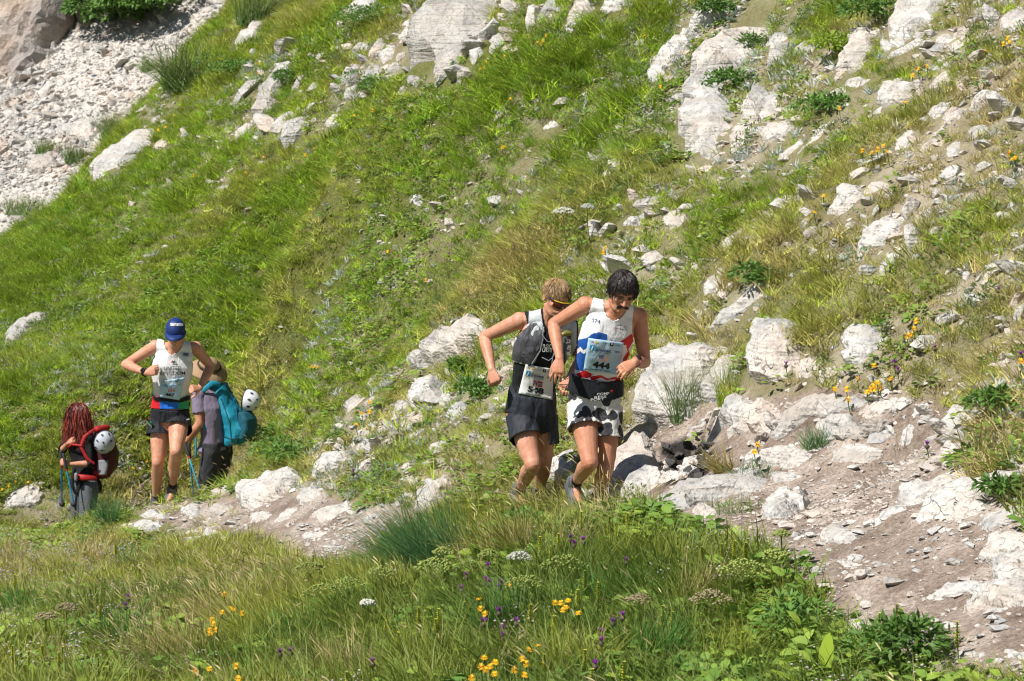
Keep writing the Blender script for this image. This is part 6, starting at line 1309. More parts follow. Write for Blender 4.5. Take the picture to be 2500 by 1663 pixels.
    rts = [Lh(x, -.089 + .35 * abs(x) ** 1.0 * .3, -.047 - .10 * abs(x)) for x in np.linspace(-.033, .033, 46)]; strands('moustache', rts, [M @ np.array([np.sign(x) * .5, -.5, -.8]) for x in np.linspace(-.033, .033, 46)], [.020] * 46, .0044, BLACKHAIR[0], root, .2, .05, 3, 3)
    for sx in (-1, 1):
        xs = np.linspace(.014, .050, 18); strands('eyebrow', [Lh(sx * x, -.091 + .30 * (x - .014) ** 1 * .7, .022 + .05 * (x - .014)) for x in xs], [M @ np.array([sx, -.2, -.05])] * 18, [.014] * 18, .0026, BLACKHAIR[0], root, .1, .05, 3, 9)
        child('eye', tube_mesh('eye', [Lh(sx * .020, -.083, .004), Lh(sx * .033, -.083, .001), Lh(sx * .046, -.076, .004)], [.003, .0042, .003], BLACKHAIR[0]), root)
    watch('wrist_watch', root, J['elB'], J['wrB'], .86, simple('pink_watch_band', (.45, .13, .15), .5, .5, 200), (0.2, -.7, .7), .031)
    for q, mt in (('A', SHOEGREY), ('B', SHOEGREY)):
        shoe('shoe', root, J['an' + q], J['to' + q], mt, RUBBER, 1.12, J['kn' + q])
        sm = (f.legside == (0 if q == 'A' else 1)) & (f.legt > 1.78) & (f.legt < 2.1) & (f.dl < .06); f.garment('sock', sm, .004, [SOCK], None, root)
    return fig
# ================= runner with the sunglasses (front left)
def runner_sunglasses():
    D = 18.95
    J = dict(pelvis=JA(420, 955, D + .08), waist=JA(438, 800, D + .05), chest=JA(480, 590, D - .02), neck=JA(515, 415, D - .08), head=JA(578, 272, D - .17),
             shA=JA(352, 412, D - .05), elA=JA(133, 512, D + .12), wrA=JA(180, 715, D - .06), shB=JA(655, 440, D + .04), elB=JA(735, 655, D + .16), wrB=JA(655, 775, D - .02),
             hipA=JA(348, 985, D + .06), hipB=JA(500, 990, D + .10), knA=JA(432, 1300, D - .14), anA=JA(345, 1470, D + .18), knB=JA(500, 1290, D + .12), anB=JA(470, 1480, D + .36))
    J['toA'] = J['anA'] + np.array([.03, -.13, -.08]); J['toB'] = J['anB'] + np.array([.0, -.14, -.08])
    J['fiA'] = JA(205, 800, D - .10); J['fiB'] = JA(612, 835, D - .12)
    fig = Figure(J, 0.99); S = fig.S
    M = frame((.40, -.80, -.42), (.16, 0, 1)); hc = J['head']; add_head(S, hc, M, .97)
    add_hand(S, J['wrA'], JA(205, 800, D - .10) - J['wrA'], (0.35, 0.75, -.3), -1, 1.15, 1.0, 0.1, 0.75)
    add_hand(S, J['wrB'], JA(612, 835, D - .12) - J['wrB'], (0.1, 0.85, -.4), 1, 0.8, 1.0, 0.12, 0.6)
    me = fig.finish(0.0052); me.materials.append(SKIN_P)
    root = empty('person', P(*CA((345, 1500), *FA), D + .15)); tag(root, 'blond runner in yellow-rimmed sunglasses, black singlet and grey running vest', 'person', 'skyrunners on the trail')
    child('body', me, root); f = fig; up = f.s; au = np.abs(f.u)
    mask = (f.poly([(372,335),(415,320),(492,314),(502,420),(522,468),(600,448),(650,425),(705,415),(710,560),(660,700),(625,900),(620,980),(215,980),(222,880),(288,700),(318,560),(322,490),(345,525),(380,492),(402,430)], FA) & f.notarm()) | f.back(.0, .55, .3) | f.back(.0, .98, .16)
    top = f.garment('singlet', mask, .008, [BLACK], None, root, .004, 16, 2); bv = bvh_of(top)
    GREY = cloth('light_grey_vest', (.46, .49, .50), .6); DGREY = cloth('charcoal_mesh_pocket', (.060, .060, .068), .6, 1.0, 16.0)
    vest = mask & (f.poly([(408,322),(490,316),(500,470),(492,560),(445,662),(425,692),(300,655),(318,560),(322,490),(350,525),(372,505),(410,430)], FA) | f.poly([(595,430),(690,420),(700,560),(660,700),(600,700),(600,480)], FA) | ((f.fn[:, 1] > .25) & (up > .45) & (up < .97) & (au < .13)))
    f.garment('running_vest', vest, .016, [GREY], None, root, .003, 14, 6, .006)
    p1 = mask & f.poly([(425,445),(460,435),(492,482),(482,560),(425,676),(405,685),(300,640),(330,560),(385,475)], FA); p2 = mask & f.poly([(612,505),(668,478),(672,640),(645,708),(612,700)], FA)
    cP1, cP2 = (f.fc[p1].mean(0) if p1.any() else J['chest']), (f.fc[p2].mean(0) if p2.any() else J['chest'])
    for msk, c in ((p1, cP1), (p2, cP2)):
        if msk.any(): f.garment('vest_pocket', msk, .019, [DGREY], None, root, .010, 14, 8, .01, grow=lambda co, c=c: .010 * np.exp(-(np.linalg.norm(co - c, axis=1) / .10) ** 2.5))
    Dt = D - .1
    lettering('RSK', bv, CA((492, 578), *FA), CA((545, 580), *FA), 9, INKW, top, .012, Dt, .03, 'shirt_print'); lettering('UIST', bv, CA((486, 602), *FA), CA((552, 604), *FA), 9, INKW, top, .012, Dt, .03, 'shirt_print')
    lettering('Rab', bv, CA((630, 605), *FA), CA((622, 530), *FA), 9, INKW, top, .055, Dt, .01, 'pocket_print')
    S2 = Soup(); S2.tube([JA(610, 500, D - .19), JA(640, 488, D - .19), JA(662, 492, D - .18)], [.014, .02, .016], 10); child('flask', new_mesh('flask', S2.v, S2.f, simple('olive_flask', (.16, .15, .03), .3), True), root)
    for pts in ([(492, 440), (496, 520), (478, 600), (425, 680)], [(610, 470), (555, 640), (548, 700)], [(490, 640), (530, 660), (555, 640)], [(490, 500), (520, 540), (550, 545)]):
        child('cord', tube_mesh('cord', [JA(x, y, D - .185) for x, y in pts], .003, INKGY, 6), root)
    corners = [CA(c, *FA) for c in ((388, 683), (562, 712), (553, 902), (343, 862))]
    bib, bbv, dm = sheet_on('race_bib', bv, corners, .010, BIBWHITE, root, wave=.008, seed=5); bib_print(bib, bbv, corners, dm, '548', ('Jesper Lund', .20, .62), 'NOR', .0016)
    shorts(f, 'shorts', root, [cloth('dark_slate_shorts', (0.020, 0.024, 0.033), 0.7, 0.8)], (.50, .60), (.102, .112), 1.0, 7, wrinkle=.008, lift=.020)
    # hair and glasses
    k = .97
    child('hair_cap', shell_mesh('hair_cap', hc, M, lambda q: q[2] > -0.30 + 0.75 * max(0, -q[1]) and q[1] > -0.78, (.079, .099, .090), mat=BLONDHAIR[1]), root)
    R, Nn = scalp(hc, M, 2200, lambda q: q[2] > -0.05 + 0.50 * max(0, -q[1]) and q[1] > -0.88, 9, k); crown = hc + M @ np.array([.01, .05, .12]); rg = np.random.default_rng(6)
    strands('hair', R, [unit((lambda v: v - n * (v @ n))(unit(r - crown) + M @ np.array([.05, -.4, 0])) + n * .10) for r, n in zip(R, Nn)], [rg.uniform(.03, .065) for _ in R], .0026, None, root, .5, .03, 4, 8, push=head_push(hc, M, k, 1.01), layer=.07, gdir=tuple(M @ np.array([.1, -.4, -.7])), mats=BLONDHAIR)
    Lh = lambda x, y, z: hc + M @ (np.array([x, y, z]) * k)
    lens = simple('red_mirror_lens', (.10, .008, .006), .08, .5, 25, spec=.8); yel = simple('yellow_frame', (.80, .52, .02), .35); blk = simple('black_temple', (.01, .01, .01), .4)
    V = []; F = []; nx = 20
    for i in range(nx + 1):
        x = -.068 + .136 * i / nx; yb = -.118 + 7.0 * x * x * 1.05; ax = abs(x); zt = .022 - .05 * ax; zb = -.026 + (.018 if ax < .012 else 0) + .25 * max(0, ax - .045)
        V += [Lh(x, yb, zt), Lh(x, yb - .003, (zt + zb) / 2), Lh(x, yb, zb)]
    for i in range(nx):
        for j in range(2): a = i * 3 + j; F.append((a, a + 3, a + 4, a + 1))
    gl = child('sunglasses', new_mesh('sunglasses', V, F, lens, True), root); sd_ = gl.modifiers.new('thickness', 'SOLIDIFY'); sd_.thickness = .003
    child('rim', tube_mesh('rim', [Lh(x, -.120 + 7.35 * x * x, .024 - .05 * abs(x)) for x in np.linspace(-.070, .070, 15)], .0036, yel), gl)
    for sx in (-1, 1): child('temple', tube_mesh('temple', [Lh(sx * .070, -.084, .020), Lh(sx * .080, -.04, .018), Lh(sx * .084, .02, .014)], [.006, .0055, .005], yel if sx < 0 else blk), gl)
    lip = simple('lip', (.42, .14, .12), .4); child('mouth', tube_mesh('mouth', [Lh(-.020, -.080, -.066), Lh(0, -.091, -.064), Lh(.020, -.080, -.066)], [.003, .005, .003], lip), root)
    for q in ('A', 'B'):
        shoe('shoe', root, J['an' + q], J['to' + q], SHOEGREY, RUBBER, 1.12, J['kn' + q])
        sm = (f.legside == (0 if q == 'A' else 1)) & (f.legt > 1.80) & (f.legt < 2.1) & (f.dl < .06); f.garment('sock', sm, .004, [SOCK], None, root)
    return fig
# ================= runner with the cap
def runner_cap():
    D = 25.0
    J = dict(pelvis=JB(890, 850, D + .06), waist=JB(895, 710, D + .04), chest=JB(905, 510, D - .03), neck=JB(920, 345, D - .10), head=JB(930, 225, D - .20),
             shA=JB(785, 318, D - .04), elA=JB(560, 452, D + .02), wrA=JB(715, 515, D - .20), shB=JB(1078, 330, D + .0), elB=JB(1190, 465, D + .14), wrB=JB(1108, 628, D - .08),
             hipA=JB(822, 870, D + .05), hipB=JB(958, 862, D + .04), knA=JB(800, 1172, D - .06), anA=JB(785, 1452, D + .16), knB=JB(932, 1092, D - .20), anB=JB(905, 1378, D + .10))
    J['toA'] = J['anA'] + np.array([.02, -.16, -.055]); J['toB'] = J['anB'] + np.array([-.02, -.14, -.09])
    J['fiA'] = JB(815, 492, D - .25); J['fiB'] = JB(1040, 628, D - .16)
    fig = Figure(J, 1.0); S = fig.S
    M = frame((-.02, -.84, -.50), (0, 0, 1)); hc = J['head']; add_head(S, hc, M, .98)
    add_hand(S, J['wrA'], JB(815, 492, D - .25) - J['wrA'], (0.25, 0.8, -.1), 1, 1.0, 1.0, 0.06, 0.5)
    add_hand(S, J['wrB'], JB(1040, 628, D - .16) - J['wrB'], (-0.1, 0.75, -.5), 1, 1.25, 1.0, 0.05, 0.9)
    me = fig.finish(0.006); me.materials.append(SKIN_P)
    root = empty('person', P(*CA((800, 1510), *FB), D + .1)); tag(root, 'runner with lowered blue cap, white singlet and short black shorts', 'person', 'skyrunners on the trail')
    child('body', me, root); f = fig; up = f.s; au = np.abs(f.u)
    mask = (f.poly([(798,252),(842,246),(850,310),(878,368),(905,383),(950,358),(984,300),(990,250),(1027,252),(1042,330),(1060,420),(1056,520),(1045,640),(1052,720),(745,720),(744,600),(752,500),(775,430),(790,340)], FB) & f.notarm()) | f.back(.14, .6, .3) | f.back(.14, .98, .12)
    mi = np.zeros(len(f.fc), int); mi[f.poly([(748,540),(770,560),(775,660),(755,700),(735,640)], FB)] = 1
    top = f.garment('singlet', mask, .010, [WHITE, REDC], mi, root, .006, 15, 4); bv = bvh_of(top)
    m2 = (f.poly([(722,700),(745,682),(1045,690),(1062,770),(1050,778),(900,780),(725,772)], FB) & f.notarm()) | f.back(0, .18, .3); mi = np.full(len(f.fc), 1); mi[f.px < CA((820, 0), *FB)[0]] = 0; mi[f.px > CA((950, 0), *FB)[0]] = 2
    f.garment('waist_pouch', m2, .020, [REDC, BRIGHTBLUE, GREENC], mi, root, .008, 14, 6, .006)
    m3 = (f.poly([(740,655),(800,685),(950,700),(1050,660),(1054,695),(960,722),(800,712),(740,685)], FB) & f.notarm()) | f.back(.17, .225, .3); f.garment('waist_belt', m3, .026, [BLACK], None, root, .003, 12, 3, .006)
    sh = shorts(f, 'shorts', root, [NAVYBLK], (.36, .30), (.108, .126), .1, 9, lift=.018); sb = bvh_of(sh)
    Dt = D - .1
    lettering('UNITED', bv, CA((847, 493), *FB), CA((972, 490), *FB), 8.5, INK, root, .006, Dt, .005, 'shirt_print'); lettering('KINGDOM', bv, CA((815, 532), *FB), CA((1000, 526), *FB), 8.5, INK, root, .006, Dt, .005, 'shirt_print')
    patch([[(895, 440), (908, 420), (920, 440)]], bv, INKR, root, .006, Dt, 'shirt_emblem', FB); patch([[(905, 440), (920, 422), (934, 440)]], bv, INKB, root, .007, Dt, 'shirt_emblem', FB); patch([[(918, 440), (930, 426), (938, 440)]], bv, INKG, root, .008, Dt, 'shirt_emblem', FB)
    patch([[(980, 368 + 9 * i), (1024, 370 + 9 * i), (1026, 375 + 9 * i), (983 + 3 * i, 373 + 9 * i)] for i in range(3)], bv, INK, root, .006, Dt, 'shirt_emblem', FB)
    patch([[(712, 868), (724, 842), (738, 868)]], sb, INKR, sh, .005, Dt, 'shorts_emblem', FB); patch([[(728, 884), (740, 855), (752, 888)]], sb, INKC, sh, .006, Dt, 'shorts_emblem', FB); patch([[(742, 902), (752, 868), (762, 908)]], sb, INKG, sh, .006, Dt, 'shorts_emblem', FB); patch([[(708, 864), (714, 862), (762, 912), (758, 920)]], sb, INKW, sh, .007, Dt, 'shorts_emblem', FB)
    patch([[(1008, 858), (1020, 852), (1026, 846), (1030, 862), (1010, 864)]], sb, INKW, sh, .005, Dt, 'shorts_emblem', FB)
    corners = [CA(c, *FB) for c in ((822, 578), (1000, 546), (958, 716), (818, 692))]
    bib, bbv, dm = sheet_on('race_bib', bv, corners, .020, BIBBLUE, root, wave=.012, seed=7); bib_print(bib, bbv, corners, dm, '467', None, 'GBR', .0022)
    k = .98; Lh = lambda x, y, z: hc + M @ (np.array([x, y, z]) * k)
    capm = cloth('blue_cap_fabric', (.008, .030, .145), .6, .15)
    cap = child('cap', shell_mesh('cap', hc, M, lambda q: q[2] > -0.02, (.087, .106, .100), mat=capm), root)
    V = []; F = []; n = 16
    for i in range(n + 1):
        a = math.pi * (i / n); cx, cy = math.cos(a), math.sin(a)
        for j, rr in enumerate((0, .5, 1)): V.append(Lh(cx * (.086 + .004 * rr), .018 - .110 * cy * .96 - rr * .066 * cy ** .7, .042 - .012 * rr - .018 * abs(cx) * rr - .012 * cx * cx))
    for i in range(n):
        for j in range(2): F.append((i * 3 + j, (i + 1) * 3 + j, (i + 1) * 3 + j + 1, i * 3 + j + 1))
    vz = child('visor', new_mesh('visor', V, F, capm, True), cap); sd_ = vz.modifiers.new('thickness', 'SOLIDIFY'); sd_.thickness = .004
    lettering('GREAT BRITAIN', bvh_of(cap), CA((893, 168), *FB), CA((984, 170), *FB), 6.5, INKW, cap, .004, D - .3, .03, 'cap_print')
    R, Nn = scalp(hc, M, 160, lambda q: -0.45 < q[2] < 0.0 and q[1] > -.35, 3, k); strands('hair', R, [unit(n_ + M @ np.array([0, 0, -1.2])) for n_ in Nn], [.02] * len(R), .004, BLACKHAIR[1], root, .3, .05, 3, 2)
    watch('wrist_watch', root, J['elA'], J['wrA'], .93, STEEL, (0, -.9, .45), .032)
    lip = simple('lip_capped', (.42, .13, .11), .4); child('mouth', tube_mesh('mouth', [Lh(-.020, -.080, -.066), Lh(0, -.091, -.064), Lh(.020, -.080, -.066)], [.003, .005, .003], lip), root)
    for q in ('A', 'B'):
        s_ = shoe('shoe', root, J['an' + q], J['to' + q], SHOEGREY, RUBBER, 1.12, J['kn' + q])
        sm = (f.legside == (0 if q == 'A' else 1)) & (f.legt > (1.86 if q == 'A' else 1.80)) & (f.legt < 2.1) & (f.dl < .06); f.garment('sock', sm, .005, [SOCK], None, root)
        d = unit(J['to' + q] - J['an' + q]); child('shoe_trim', tube_mesh('shoe_trim', [J['an' + q] + np.array([x, 0, .012]) - d * .02 for x in (-.046, 0, .046)], [.012, .016, .012], SHOEYEL), s_)
    return fig
# ================= hiker with the hat
def pole(label, top, bot, col, group):
    top, bot = np.array(top), np.array(bot); d = unit(bot - top); root = empty('trekking_pole', bot); tag(root, label, 'trekking pole', group)
    blue = simple(label[:12] + '_tube', col, .3, .1, metallic=.4); rub = simple('pole_grip', (.03, .03, .035), .7); red = simple('pole_collar', (.5, .03, .03), .5)
    child('shaft', tube_mesh('shaft', [top + d * .10, (top + bot) / 2, bot - d * .05], [.0095, .0085, .0075], blue, 10), root); child('grip', tube_mesh('grip', [top - d * .02, top + d * .05, top + d * .12], [.017, .015, .016], rub, 10), root)
    child('collar', tube_mesh('collar', [top + d * .115, top + d * .145], [.0125, .0125], red, 10), root); child('basket', tube_mesh('basket', [bot - d * .075, bot - d * .068], [.03, .03], rub, 12), root); child('tip', tube_mesh('tip', [bot - d * .05, bot], [.006, .003], STEEL, 8), root)
    return root
def helmet(label, c, M, rad, mat, seed=0):
    root = empty('climbing_helmet', c); tag(root, label, 'helmet', 'helmets strapped to the backpacks')
    vent = simple('helmet_vent', (.015, .015, .02), .6); lin = simple('helmet_lining', (.04, .045, .05), .8)
    sh = child('shell', shell_mesh('shell', c, M, lambda q: q[2] > -.25, rad, (0, 0, 0), 26, 40, mat, lambda q: 1 + .02 * math.cos(3 * math.atan2(q[1], q[0]))), root); sd_ = sh.modifiers.new('thickness', 'SOLIDIFY'); sd_.thickness = .008
    ring = [np.array(c) + M @ (np.array([math.cos(a) * rad[0], math.sin(a) * rad[1], -.27 * rad[2]]) * .99) for a in np.linspace(0, 2 * math.pi, 30)]
    child('rim', tube_mesh('rim', ring, .005, lin, 6), root); child('inner_foam', shell_mesh('inner_foam', c, M, lambda q: q[2] > -.3, [r * .86 for r in rad], (0, 0, 0), 18, 28, lin), root)
    for az, el, w_, h in [(az_, el_, .009 + .004 * (k_ % 2), .019 if el_ < .8 else .013) for k_, (az_, el_) in enumerate((i_ * 2 * math.pi / 9 + (.35 if e_ > .6 else 0), e_) for e_ in (.32, .95) for i_ in range(9))]:
        q = np.array([math.cos(el) * math.cos(az), math.cos(el) * math.sin(az), math.sin(el)]); p = np.array(c) + M @ (q * np.array(rad) * 1.03); n = unit(M @ (q / np.array(rad))); a = unit(np.cross(n, M[:, 2])); b = np.cross(a, n)
        if n[1] > -.2 or (el > .6 and int(az * 10) % 2): continue
        V = [p + a * w_ * math.cos(t) + b * h * math.sin(t) for t in np.linspace(0, 2 * math.pi, 14, endpoint=False)]
        child('vent', new_mesh('vent', V, [tuple(range(14))], vent), sh)
    return root
def hiker_hat():
    D = 28.5
    J = dict(pelvis=JB(1232, 1075, D), waist=JB(1215, 930, D - .04), chest=JB(1195, 770, D - .04), neck=JB(1165, 615, D + .02), head=JB(1150, 500, D + .02),
             shA=JB(1098, 680, D - .14), elA=JB(1108, 890, D - .20), wrA=JB(1015, 1012, D - .12), shB=JB(1262, 690, D + .16), elB=JB(1120, 860, D + .26), wrB=JB(1040, 1000, D + .2),
             hipA=JB(1195, 1085, D - .08), hipB=JB(1275, 1085, D + .08), knA=JB(1165, 1290, D - .10), anA=JB(1170, 1480, D - .02), knB=JB(1245, 1285, D + .06), anB=JB(1232, 1485, D + .12))
    for q in 'AB': J['to' + q] = J['an' + q] + np.array([-.16, .05, -.05])
    J['fiA'] = JB(985, 1062, D - .10); J['fiB'] = JB(1010, 1040, D + .16)
    fig = Figure(J, 1.07); S = fig.S; M = frame((-.72, .45, -.52), (-.1, .05, 1)); hc = J['head']; add_head(S, hc, M)
    add_hand(S, J['wrA'], JB(985, 1062, D - .10) - J['wrA'], (-.6, .3, -.5), 1, 1.2, 1.0, .05, .5); add_hand(S, J['wrB'], JB(1010, 1040, D + .16) - J['wrB'], (-.6, .3, -.5), -1, 1.2, 1.0, .05, .5)
    me = fig.finish(0.0075); me.materials.append(SKIN_M)
    root = empty('person', P(*CA((1190, 1500), *FB), D)); tag(root, 'hiker in a tan brimmed hat and mauve shirt, turned away', 'person', 'hikers beside the trail'); child('body', me, root); f = fig
    MAUVE = cloth('mauve_shirt_fabric', (.20, .165, .235), .8, .6, 10.0)
    sm = ((f.torso & (f.s > .03) & (f.s < .97) & ((f.s > .12) | (f.dl > -.02))) | ((f.armt < .62) & (f.da < .03))) & ~f.ishead & ~((f.s > .95) & (np.abs(f.u) < .07)); f.garment('shirt', sm, .016, [MAUVE], None, root, .008, 10, 5)
    TR = cloth('dark_grey_trousers', (.030, .031, .036), .8, .8, 9.0); SS = Soup()
    for c, a, b, nm in fig.secs[:3]: pass
    SS.loft([(c, a * 1.12, b * 1.14) for c, a, b, nm in fig.secs[:3]], 20, 2.3)
    for q in 'AB':
        hp, kn, an = J['hip' + q], J['kn' + q], J['an' + q]; SS.tube([hp, hp * .5 + kn * .5, kn, kn * .5 + an * .5, an * .95 + kn * .05], [.108, .100, .090, .080, .076], 16)
    tm = SS.fuse('trousers', .010, 3); v, n, _f = mesh_arrays(tm); tm.vertices.foreach_set('co', (v + n * (.010 * fbm(v[:, 0] * 12, v[:, 1] * 12, v[:, 2] * 7, oct=3, seed=3))[:, None]).ravel()); child('trousers', tm, root, TR)
    for q in 'AB': shoe('boot', root, J['an' + q], J['to' + q], simple('dark_boot', (.03, .028, .026), .7), RUBBER, 1.05, J['kn' + q])
    # hat
    MH = frame((-.80, -.35, .10), (.58, -.30, .72)); hcH = hc + np.array([.01, -.02, .01]); Lh = lambda x, y, z: hcH + MH @ np.array([x, y, z]); TAN = cloth('tan_hat_fabric', (.33, .215, .125), .85, .4, 12.0); V = []; F = []; n = 40; rr = 5
    for i in range(n):
        a = 2 * math.pi * i / n
        for j in range(rr + 1):
            r = j / rr; w_ = .105 + .105 * r; V.append(Lh(w_ * math.cos(a) * .92, .018 + w_ * math.sin(a), .045 - .055 * r ** 1.4 + .022 * r * math.sin(2 * a + .6)))
    for i in range(n):
        for j in range(rr): a = i * (rr + 1) + j; b = ((i + 1) % n) * (rr + 1) + j; F.append((a, b, b + 1, a + 1))
    hat = child('hat', new_mesh('hat', V, F, TAN, True), root); sd_ = hat.modifiers.new('thickness', 'SOLIDIFY'); sd_.thickness = .004
    child('crown', shell_mesh('crown', hcH, MH, lambda q: q[2] > -.05, (.092, .112, .105), (0, .018, .045), mat=TAN, bumpf=lambda q: 1 + .03 * math.sin(6 * q[0]) * q[2]), hat)
    child('hat_band', tube_mesh('hat_band', [Lh(.096 * math.cos(a), .018 + .116 * math.sin(a), .062) for a in np.linspace(0, 2 * math.pi, 26)], .011, simple('brown_band', (.035, .022, .014), .8), 6), hat)
    # backpack
    pr = empty('backpack', JB(1365, 1050, D)); tag(pr, 'turquoise hiking backpack worn by the hiker in the tan hat', 'backpack', 'backpacks of the hikers')
    TEAL = cloth('turquoise_pack_fabric', (.008, .215, .315), .65, .7, 8.0); DTEAL = cloth('dark_pack_fabric', (.008, .085, .125), .7, .7, 8.0); px = .3317 / (FPX / D)
    SS = Soup(); out_ = np.array([.62, -.42, 0.0]); dep = np.array([.45, .85, 0.0]); SS.loft([(JB(x, y, D + o), out_ / np.linalg.norm(out_) * hw * px * 1.02 + np.array([0, 0, -tl * px]), dep / np.linalg.norm(dep) * .135 * s_) for x, y, hw, o, s_, tl in ((1250, 592, 48, .02, .7, 0), (1268, 640, 66, .02, .95, 20), (1300, 720, 76, .0, 1.05, 35), (1338, 810, 96, -.02, 1.08, 40), (1368, 890, 122, -.02, 1.1, 30), (1372, 950, 118, -.02, 1.08, 5), (1360, 1010, 96, -.02, 1, -10), (1352, 1045, 62, -.02, .8, -10))], 24, 3.0)
    pm = SS.fuse('pack_body', .010, 4); v, n, _f = mesh_arrays(pm); pm.vertices.foreach_set('co', (v + n * (.010 * fbm(v[:, 0] * 9, v[:, 1] * 9, v[:, 2] * 9, oct=3, seed=8))[:, None]).ravel()); pb = child('pack_body', pm, pr, TEAL)
    SS = Soup(); SS.loft([(JB(1440, 800, D - .10), np.array([.03, -.03, 0]), np.array([.05, .09, 0])), (JB(1460, 850, D - .10), np.array([.055, -.05, 0]), np.array([.06, .10, 0])), (JB(1465, 930, D - .10), np.array([.06, -.05, 0]), np.array([.06, .10, 0])), (JB(1440, 1000, D - .10), np.array([.045, -.04, 0]), np.array([.05, .08, 0]))], 18, 2.8); child('outer_pocket', SS.fuse('outer_pocket', .010, 3), pr, DTEAL)
    bvp = bvh_of(pb)
    for pts, r in (([(1372, 770), (1384, 860)], .006), ([(1423, 875), (1430, 940)], .006), ([(1262, 700), (1330, 880), (1345, 1030)], .007), ([(1248, 960), (1340, 1000), (1430, 985)], .007), ([(1400, 990), (1385, 1045)], .009), ([(1290, 600), (1380, 700), (1425, 790)], .006)):
        w3 = []
        for i in range(len(pts) - 1):
            for t in np.linspace(0, 1, 7): x, y = CA((pts[i][0] * (1 - t) + pts[i + 1][0] * t, pts[i][1] * (1 - t) + pts[i + 1][1] * t), *FB); h = cast(bvp, x, y, .003); w3.append(np.array(h) if h is not None else None)
        w3 = [p for k_, p in enumerate(w3) if p is not None and (k_ == 0 or w3[k_ - 1] is None or np.linalg.norm(p - w3[k_ - 1]) > 1e-4)]
        if len(w3) > 2: child('seam_strap', tube_mesh('seam_strap', w3, r * .8, DTEAL, 6), pr)
    for a, b, c in (((1250, 600), (1200, 588), (1140, 640)), ((1255, 930), (1200, 915), (1140, 905))): child('shoulder_strap' if a[1] < 700 else 'hip_belt', tube_mesh('strap', [JB(*a, D - .12), JB(*b, D - .17), JB(*c, D - .19)], [.026, .030, .026] if a[1] < 700 else [.038, .04, .03], TEAL, 10, .4), pr)
    child('loose_strap', tube_mesh('loose_strap', [JB(1078, 1000, D - .22), JB(1082, 1060, D - .22), JB(1078, 1130, D - .22)], [.010, .011, .012], TEAL, 6), pr)
    M2 = np.stack([unit((.2, .95, .1)), unit((.25, -.1, .95)), unit((.96, -.25, -.2))], 1); M2[:, 1] = unit(np.cross(M2[:, 2], M2[:, 0])); M2[:, 0] = np.cross(M2[:, 1], M2[:, 2])
    helmet('white helmet on the turquoise backpack of the hat-wearing hiker', JB(1468, 716, D - .05), M2, (.112, .110, .125), simple('white_helmet_shell', (.62, .64, .68), .3, .05))
    Tp = [JB(1000, 1040, D - .14), JB(1030, 1050, D + .14)]
    pole('light blue trekking pole in front of the hat-wearing hiker, reaching the rocks', Tp[0], JB(1137, 1470, D - .3), (.10, .42, .55), 'trekking poles'); pole('trekking pole half hidden behind the trouser legs of the hat-wearing hiker', Tp[1], JB(1065, 1480, D + .2), (.04, .28, .45), 'trekking poles')
    return fig
